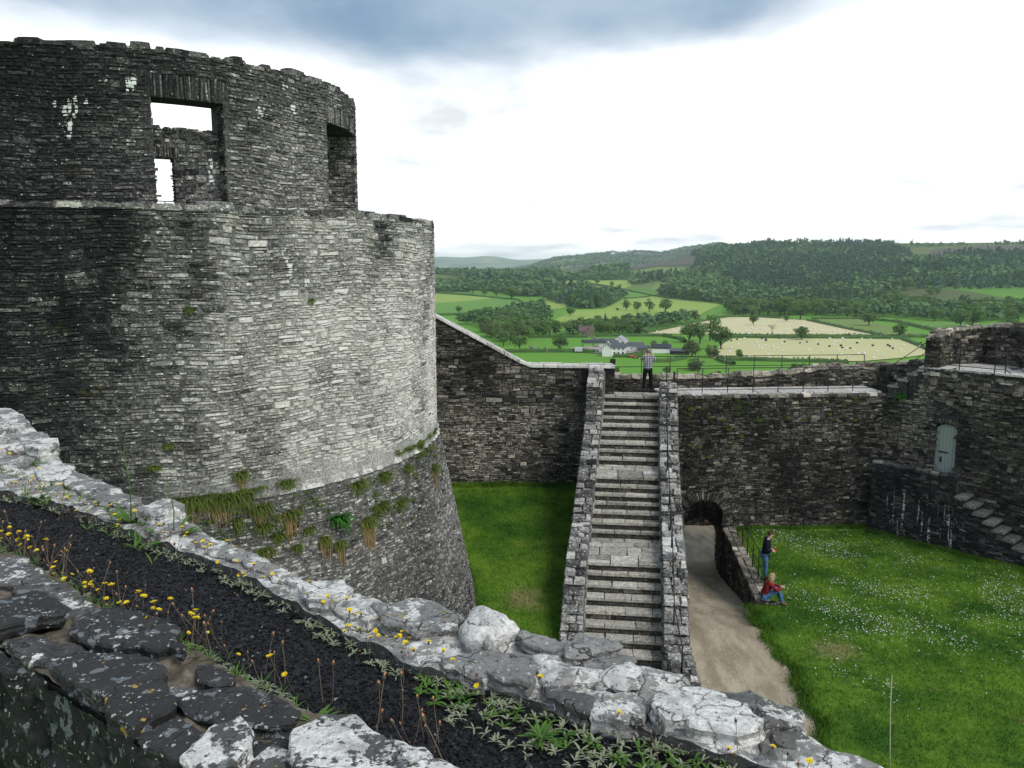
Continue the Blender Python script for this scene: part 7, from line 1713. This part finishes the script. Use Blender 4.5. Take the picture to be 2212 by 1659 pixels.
def growth():
    L = [(870, 1000, .55, 1.0, 1.5, 'matted grass tuft with brown hanging blades, first from the left on the ledge'), (950, 990, .5, .5, 1.2, 'green grass cushion, second from the left on the ledge'), (1040, 1000, .6, 1.2, 1.5, 'grass tuft with long brown beard, third from the left on the ledge'), (1125, 975, .5, .6, 1.4, 'grass tuft at the right end of the long ledge mat'),
         (1130, 875, .35, .6, 1, 'small grass tuft alone in the wall above the ledge'), (1340, 915, .42, .1, 1, 'green grass tuft on the string course left of centre'), (1220, 1030, .5, .8, 1, 'grass tuft hanging just below the ledge'), (1355, 1060, .5, 1.5, .8, 'narrow tuft with a very long brown beard'), (1680, 920, .55, .3, 1, 'upright green tuft on the string course'), (1800, 880, .5, .3, 1.2, 'bushy green tuft right along the string course'), (1905, 850, .4, .1, .9, 'pale green tuft near the right end of the string course'), (1965, 748, .4, 0, 1.3, 'bright tuft above the string course near the right edge'), (2030, 850, .55, .9, .8, 'tuft with brown beard at the right edge of the keep'), (1720, 1095, .6, 1.4, 1, 'large tuft with a thick brown beard on the batter'), (1520, 1180, .45, 1.0, .7, 'small yellow-brown tuft low on the batter'), (1590, 1205, .4, 1.2, .7, 'brown drooping tuft below the fern'), (1240, 1120, .4, .2, 1.0, 'thin green tuft on the batter under the ledge'), (1300, 1165, .35, .4, 1, 'sparse tuft lower on the batter'), (1880, 1010, .5, .1, 1.3, 'green patch of grass on the upper batter at right'), (1785, 1025, .5, .2, 1.3, 'green patch of grass on the upper batter, left of the other'), (1110, 1105, .4, .2, .7, 'mossy green tuft under the left ledge mat'), (1240, 1235, .4, .4, 1, 'low yellowish tuft at the foot of the visible batter'), (1395, 1215, .35, 0, .7, 'small green tuft low on the batter'), (1460, 62, .14, .3, 1, 'tiny tuft high in the pale wall'), (890, 105, .2, 0, 1, 'tiny green sprig in the upper wall, left'), (790, 742, .2, 0, 1, 'tiny green sprig in the middle of the wall'), (725, 845, .2, 0, 1, 'tiny green sprig in the lower left wall'), (1450, 1135, .3, 0, 1, 'small leafy sprig on the batter')]
    for x, y, s, dry, wd, lab in L:
        s *= 1.3
        ph, z = on_cyl(*R2(x, y), Rf_lo); R = float(Rf_lo(z))+.02; out = (math.sin(ph), math.cos(ph)); tuft((TC[0]+R*out[0], TC[1]+R*out[1], z), out, lab, s, dry, wide=wd)
    ph, z = on_cyl(*R2(1590, 1085), Rf_lo); R = float(Rf_lo(z))+.03; out = (math.sin(ph), math.cos(ph)); tuft((TC[0]+R*out[0], TC[1]+R*out[1], z), out, 'bright green fern growing out of the batter of the keep', .62, 0, True, 'fern')
    for s, z, sz, lab, f in ((-.0, 5.62, .42, 'bright green fern on the walkway beside the turret steps', True),):
        p = OA+OD*.75; tuft((p[0]+ON[0]*.05, p[1]+ON[1]*.05, 5.55), ON, lab, .5, 0, True, 'fern')
    rng = np.random.default_rng(77)
    spots = [(1490, 880), (1530, 900), (1560, 905), (1575, 925), (1600, 915), (1640, 905), (1700, 900), (1735, 905), (1790, 893), (1845, 905), (1510, 965), (1530, 985), (1490, 960), (1600, 940)]
    names = ['first', 'second', 'third', 'fourth', 'fifth', 'sixth', 'seventh', 'eighth', 'ninth', 'tenth', 'eleventh', 'twelfth', 'thirteenth', 'fourteenth']
    for k, (u, v) in enumerate(sorted(spots)):
        d = ray(u, v); s = (YW-XR0*.083)/(d[1]-.083*d[0]); q = d*s; tuft((q[0], q[1]-.05, q[2]+CAM_H), (0.08, -1), 'small mossy sprig below the walkway on the dark wall, '+names[k]+' from the stairs', rng.uniform(.16, .3), 0, False, 'wall_sprig', wide=1.2)
growth()
def moss():
    rng = np.random.default_rng(78); V, F = [], []
    def sprig(p, out, size):
        out = np.array([out[0], out[1], 0.]); side = np.array([-out[1], out[0], 0])
        for _ in range(9):
            a = rng.normal(0, .8); d = out*math.cos(a)+side*math.sin(a); l = size*rng.uniform(.5, 1.2); i = len(V); t = np.cross(d, (0, 0, 1)); b = np.array(p)+side*rng.normal(0, .05)
            for q, ww in ((0, 1), (.5, 1), (1, .1)):
                c = b+d*l*q*.5+np.array([0, 0, l*(.75*q-.8*q*q)])
                for sg in (-1, 1): V.append(tuple(c+t*sg*.009*ww))
            F.append((i, i+1, i+3, i+2)); F.append((i+2, i+3, i+5, i+4))
    n = 0
    while n < 330:
        ph = math.radians(rng.uniform(88, 168)); z = rng.choice([6.10+abs(rng.normal(0, .04)), 5.9-abs(rng.normal(0, .55))]); R = float(Rf_lo(z))+.03
        if vfbm(ph*7.6, z, 4.4, .8, 3) < -.05: continue
        sprig((TC[0]+R*math.sin(ph), TC[1]+R*math.cos(ph), z), (math.sin(ph), math.cos(ph)), rng.uniform(.1, .3)); n += 1
    n = 0
    while n < 150:
        x = rng.uniform(6.3, 14.5); z = 5.35-abs(rng.normal(0, .6))
        if vfbm(x, z, 8.4, 1.1, 3) < .02: continue
        sprig((x, wall_y(x)-.04, z), (.08, -1), rng.uniform(.06, .16)); n += 1
    o = link('wall_moss', fast_mesh('wall_moss', V, [np.array(F)], [M_TUFT])); tag(o, 'thin scattered grass and moss growing from the joints of keep and curtain wall', 'moss', kind='stuff')
moss()

# ------------------------------------------------------------------ people
def skinmat(name, c): 
    t = NT(name, .6, .3); t.b.inputs['Subsurface Weight'].default_value = .08; t.b.inputs['Subsurface Radius'].default_value = (.02, .01, .005); return t.col(c)
M_SKIN = skinmat('skin', (.56, .34, .25)); M_SKIN2 = skinmat('pale_skin', (.62, .42, .34))
def cloth(name, a, b, sc=60): t = NT(name, .9, .1); n = t.noise(sc, 3); t.bump(t.noise(14, 3), .6, .02); return t.col(t.mix(n, a, b))
M_JEAN = cloth('denim', (.05, .13, .25), (.09, .21, .36)); M_NAVY = cloth('navy_cloth', (.008, .010, .02), (.018, .021, .035)); M_BLK = cloth('black_cloth', (.006, .006, .007), (.014, .014, .015)); M_REDK = cloth('red_knit', (.16, .012, .018), (.26, .025, .03))
M_HAIRB = cloth('brown_hair', (.045, .022, .012), (.09, .045, .025), 90); M_HAIRG = cloth('grey_hair', (.16, .14, .125), (.30, .27, .25), 90); M_HAIRF = cloth('fair_hair', (.26, .17, .09), (.46, .34, .20), 90); M_BOOT = cloth('boot_leather', (.10, .07, .045), (.17, .125, .08)); M_EYE = plain('eye_dark', (.02, .015, .012), .3, .5)
def checkmat():
    t = NT('check_shirt', .9, .1); br = []
    s = t.N.new('ShaderNodeSeparateXYZ'); t.L.new(t.tc.outputs['Object'], s.inputs[0])
    for ax in ('X', 'Z'):
        f = t.math('FRACT', t.math('MULTIPLY', s.outputs[ax], 15.0)); br.append(t.math('GREATER_THAN', f, .56))
    k = t.math('ADD', br[0], br[1]); c = t.ramp(t.math('MULTIPLY', k, .5), [(0, (.62, .63, .66)), (.25, (.62, .63, .66)), (.45, (.10, .11, .13)), (1, (.015, .016, .02))])
    t.bump(t.noise(14, 3), .5, .02); return t.col(c)
M_CHECK = checkmat()
def skinned(name, verts, edges, mat, parent, sub=2, root=0):
    """verts: (x,y,z,rx[,ry])"""
    me = bpy.data.meshes.new(name); me.from_pydata([v[:3] for v in verts], edges, []); me.materials.append(mat)
    o = link(name, me, parent); md = o.modifiers.new('skin', 'SKIN')
    if not me.skin_vertices: me.attributes.new('skin', 'FLOAT', 'POINT')
    for i, v in enumerate(verts):
        q = me.skin_vertices[0].data[i]; q.radius = (v[3], v[4] if len(v) > 4 else v[3]); q.use_root = (i == root)
    md.use_smooth_shade = True; s = o.modifiers.new('sub', 'SUBSURF'); s.levels = sub; s.render_levels = sub
    return o
def ellip(m, c, r, n=10, k=7, zmin=-1.0, zmax=1.0):
    rows = [math.asin(max(-1, min(1, zmin+(zmax-zmin)*i/k))) for i in range(k+1)]; i0 = len(m.v)
    for a in rows:
        for j in range(n): t = 2*math.pi*j/n; m.v.append((c[0]+r[0]*math.cos(a)*math.cos(t), c[1]+r[1]*math.cos(a)*math.sin(t), c[2]+r[2]*math.sin(a)))
    for i in range(k):
        for j in range(n): m.f.append([i0+i*n+j, i0+i*n+(j+1) % n, i0+(i+1)*n+(j+1) % n, i0+(i+1)*n+j]); m.sm.append(True)
def hand(parent, w, d, up, mat, s=1.0, curl=.6):
    """palm with four fingers and a thumb; w wrist, d pointing direction, up back-of-hand normal"""
    w, d, up = Vector(w), Vector(d).normalized(), Vector(up); up = (up-d*up.dot(d)).normalized(); sd = d.cross(up); m = MB()
    m.tube([w, w+d*.045*s, w+d*.085*s], [.022*s, .033*s, .030*s], 7)
    for q, ln in ((-1.5, .062), (-.5, .075), (.5, .08), (1.5, .07)):
        b = w+d*.08*s+sd*q*.016*s; k1 = b+(d-up*curl*.5)*ln*.5*s; k2 = k1+(d*.5-up*curl)*ln*.5*s; m.tube([b, k1, k2], [.010*s, .009*s, .007*s], 5)
    b = w+d*.03*s+sd*.028*s; m.tube([b, b+(sd*.7+d*.6)*.035*s, b+(sd*.4+d*1.0-up*.4)*.06*s], [.012*s, .010*s, .008*s], 5)
    return m.build('hand', mat, parent)
def person(loc, rz, label, J, shirt_m, legs_m, shoe_m, hair_m, skin_m, sleeve, hairlong=False, jacket=False, beard=False):
    P = empty('person', loc); P.rotation_euler = (0, 0, rz); tag(P, label, 'person')
    g = lambda k, r, ry=None: (*J[k], r, ry or r)
    mid = lambda a, b, t=.5: tuple(J[a][i]*(1-t)+J[b][i]*t for i in range(3))
    h = J['head']
    # continuous body
    vs = [g('pelvis', .13, .10), g('chest', .15, .10), g('neck', .05), (h[0], h[1]-.005, h[2]-.06, .062, .072), (h[0], h[1], h[2]+.045, .074, .088)]
    ed = [(0, 1), (1, 2), (2, 3), (3, 4)]
    for s in ('l', 'r'):
        i = len(vs); vs += [g('sh'+s, .05), (*mid('sh'+s, 'el'+s), .042), g('el'+s, .035), (*mid('el'+s, 'wr'+s), .034), g('wr'+s, .025)]; ed += [(1, i), (i, i+1), (i+1, i+2), (i+2, i+3), (i+3, i+4)]
        i = len(vs); vs += [g('hip'+s, .085), (*mid('hip'+s, 'kn'+s), .075), g('kn'+s, .055), (*mid('kn'+s, 'an'+s, .35), .055), g('an'+s, .035)]; ed += [(0, i), (i, i+1), (i+1, i+2), (i+2, i+3), (i+3, i+4)]
    skinned('body', vs, ed, skin_m, P)
    # upper garment
    hem = J.get('hem', J['pelvis']); e = .025 if jacket else .012
    vs = [(*hem, .165+e, .125+e), (*mid('pelvis', 'chest', .5), .155+e, .12+e), (*J['chest'], .165+e, .12+e), (*mid('chest', 'neck', .75), .075, .07)]
    ed = [(0, 1), (1, 2), (2, 3)]
    for s in ('l', 'r'):
        i = len(vs)
        if sleeve == 'short': vs += [g('sh'+s, .072+e), (*mid('sh'+s, 'el'+s, .75), .066+e)]; ed += [(2, i), (i, i+1)]
        else: vs += [g('sh'+s, .062+e), (*mid('sh'+s, 'el'+s), .053+e), g('el'+s, .047+e), (*mid('el'+s, 'wr'+s, .9), .036+e)]; ed += [(2, i), (i, i+1), (i+1, i+2), (i+2, i+3)]
    skinned('jacket' if jacket else ('shirt' if sleeve == 'short' else 'sweater'), vs, ed, shirt_m, P, root=1)
    # trousers
    vs = [(*J['pelvis'], .15, .115)]; ed = []
    for s in ('l', 'r'):
        i = len(vs); vs += [g('hip'+s, .10), (*mid('hip'+s, 'kn'+s), .09), g('kn'+s, .072), (*mid('kn'+s, 'an'+s), .068), (*mid('kn'+s, 'an'+s, .95), .06)]; ed += [(0, i), (i, i+1), (i+1, i+2), (i+2, i+3), (i+3, i+4)]
    skinned('trousers', vs, ed, legs_m, P)
    for s in ('l', 'r'):
        a, t = J['an'+s], J['toe'+s]; skinned('shoe', [(a[0], a[1]-.03, a[2]-.02, .05, .045), (a[0], a[1]+.02, a[2]-.03, .052, .045), (t[0], t[1]-.02, t[2], .05, .035), (t[0], t[1]+.05, t[2]-.005, .036, .026)], [(0, 1), (1, 2), (2, 3)], shoe_m, P, 1, 1)
    # head: ears, nose, eyes, mouth, hair
    f = Vector(J['face']).normalized(); sd = f.cross(Vector((0, 0, 1))).normalized(); H = Vector(h)
    m = MB(); b = H+f*.088+Vector((0, 0, -.005)); m.tube([b+Vector((0, 0, .03)), b+f*.012, b+f*.004-Vector((0, 0, .012))], [.007, .013, .009], 6); m.build('nose', skin_m, P)
    for s in (-1, 1):
        m = MB(); ellip(m, H+f*.082+sd*s*.032+Vector((0, 0, .022)), (.011, .011, .008), 6, 4); m.build('eye', M_EYE, P)
        m = MB(); ellip(m, H+sd*s*.080, (.014, .020, .03), 7, 5); m.build('ear', skin_m, P)
    m = MB(); ellip(m, H+f*.080-Vector((0, 0, .045)), (.018, .018, .006), 7, 4); m.build('mouth', skinmat('lip', (.40, .17, .14)), P)
    m = MB(); ellip(m, H-f*.018+Vector((0, 0, .035)), (.092, .098, .090), 14, 9, -.25, 1.0)
    if hairlong:
        for k in range(26):
            a = -1.9+3.8*k/25; d = (-f)*math.cos(a)+sd*math.sin(a); b = H-f*.01+d*.085+Vector((0, 0, .05)); w = random.uniform(-.012, .012)
            m.tube([b, b+d*.02-Vector((0, 0, .10)), b+d*.035+sd*w-Vector((0, 0, .21)), b+d*.02+sd*w*2-Vector((0, 0, random.uniform(.28, .36)))], [.020, .024, .022, .008], 5)
    else:
        for k in range(16):
            a = -1.5+3.0*k/15; d = (-f)*math.cos(a)+sd*math.sin(a); b = H-f*.015+d*.080+Vector((0, 0, .04)); m.tube([b, b-Vector((0, 0, .075))], [.018, .012], 5)
    m.build('hair', hair_m, P)
    for s, key in (('l', 'hl'), ('r', 'hr')):
        if key in J: hand(P, J['wr'+s], J[key][0], J[key][1], skin_m)
    return P
# man photographing at the head of the stairs
mp_ = at_z(1398, 848, 5.6)
JM = dict(pelvis=(0, 0, .95), chest=(0, .03, 1.32), neck=(0, .05, 1.50), head=(.015, .085, 1.64), face=(.12, 1, -.05), hem=(0, 0, .86), shl=(-.185, .02, 1.43), shr=(.185, .02, 1.43), ell=(-.265, .20, 1.24), elr=(.30, .20, 1.27), wrl=(-.06, .34, 1.54), wrr=(.155, .32, 1.56),
          hipl=(-.10, 0, .90), hipr=(.10, 0, .90), knl=(-.125, .02, .50), knr=(.13, .03, .50), anl=(-.15, -.01, .09), anr=(.15, .01, .09), toel=(-.19, .12, .04), toer=(.21, .13, .04), hl=((.5, .5, .5), (-.7, .3, .4)), hr=((-.5, .5, .5), (.7, .3, .4)))
person((mp_[0], mp_[1], 5.6), math.radians(-8), 'grey-haired man in a checked shirt and black trousers photographing from the stair head', JM, M_CHECK, M_BLK, M_BLK, M_HAIRG, M_SKIN, 'short')
cz = empty('compact_camera', (mp_[0]+.10, mp_[1]+.39, 5.6+1.60)); cz.rotation_euler = (0, 0, math.radians(-8)); tag(cz, 'small dark camera held up to the face of the man on the stair head', 'camera')
m = MB(); m.box((0, 0, 0), (.115, .035, .07)); m.build('camera_body', M_IRON, cz); m = MB(); m.tube([(0, .015, 0), (0, .055, 0)], .026, 10); m.build('lens', M_IRON, cz)
# young man in a navy jacket on the lawn
bp = at_z(1650, 1252, 0.0)
JB = dict(pelvis=(0, 0, .93), chest=(0, .05, 1.30), neck=(0, .10, 1.49), head=(0, .155, 1.62), face=(.12, 1, -.25), hem=(0, .0, .80), shl=(-.18, .06, 1.42), shr=(.18, .06, 1.42), ell=(-.23, .0, 1.15), elr=(.23, .0, 1.14), wrl=(-.07, .20, 1.08), wrr=(.08, .22, 1.06),
          hipl=(-.09, 0, .88), hipr=(.09, 0, .88), knl=(-.09, .04, .48), knr=(.09, .03, .48), anl=(-.09, 0, .09), anr=(.09, -.02, .09), toel=(-.11, .13, .04), toer=(.11, .11, .04), hl=((.5, .8, -.1), (-.3, .2, .9)), hr=((-.5, .8, -.1), (.3, .2, .9)))
bo = person((bp[0], bp[1], .0), math.radians(-100), 'brown-haired young man in a navy jacket and jeans standing on the lawn', JB, M_NAVY, M_JEAN, M_BLK, M_HAIRB, M_SKIN2, 'long', jacket=True)
m = MB(); ellip(m, (0, .12, 1.34), (.06, .05, .13), 8, 6); m.build('shirt', cloth('white_shirt', (.6, .6, .62), (.75, .75, .76)), bo)
th = math.radians(-100); lx, ly = .0, .33
m = MB(); m.box((bp[0]+lx*math.cos(th)-ly*math.sin(th), bp[1]+lx*math.sin(th)+ly*math.cos(th), 1.07), (.05, .09, .05), th); tag(m.build('red_wallet', plain('red_plastic', (.5, .03, .03), .4, .4)), 'small red object in the hands of the standing young man', 'wallet')
# woman sitting on the end of the low wall
wp = np.array([8.02, 24.02])
JW = dict(pelvis=(0, 0, .31), chest=(0, .10, .62), neck=(0, .17, .80), head=(0, .225, .91), face=(.25, 1, -.05), hem=(0, -.01, .27), shl=(-.15, .12, .74), shr=(.15, .12, .74), ell=(-.20, .33, .54), elr=(.20, .33, .53), wrl=(-.03, .50, .60), wrr=(.05, .52, .58),
          hipl=(-.085, .04, .29), hipr=(.085, .04, .29), knl=(-.09, .40, .53), knr=(.09, .42, .52), anl=(-.09, .50, .12), anr=(.09, .54, .11), toel=(-.10, .63, .05), toer=(.10, .67, .05), hl=((.7, .6, .1), (-.1, .5, .8)), hr=((-.7, .6, .1), (.1, .5, .8)))
person((wp[0], wp[1], 0.0), math.radians(-98), 'woman with long fair hair in red sweater and jeans sitting on the wall end', JW, M_REDK, M_JEAN, M_BOOT, M_HAIRF, M_SKIN2, 'long', hairlong=True)

# ------------------------------------------------------------------ air
def haze():
    m = MB(); m.box((0, 0, 35), (30400, 30400, 250)); t = bpy.data.materials.new('haze_air'); t.use_nodes = True; N = t.node_tree.nodes; N.remove(N['Principled BSDF'])
    v = N.new('ShaderNodeVolumePrincipled'); v.inputs['Density'].default_value = HAZE; v.inputs['Color'].default_value = (.80, .91, 1.0, 1); v.inputs['Anisotropy'].default_value = .2
    t.node_tree.links.new(v.outputs[0], N['Material Output'].inputs['Volume']); o = m.build('haze', t); tag(o, kind='stuff')
HAZE = 9.5e-5
haze()
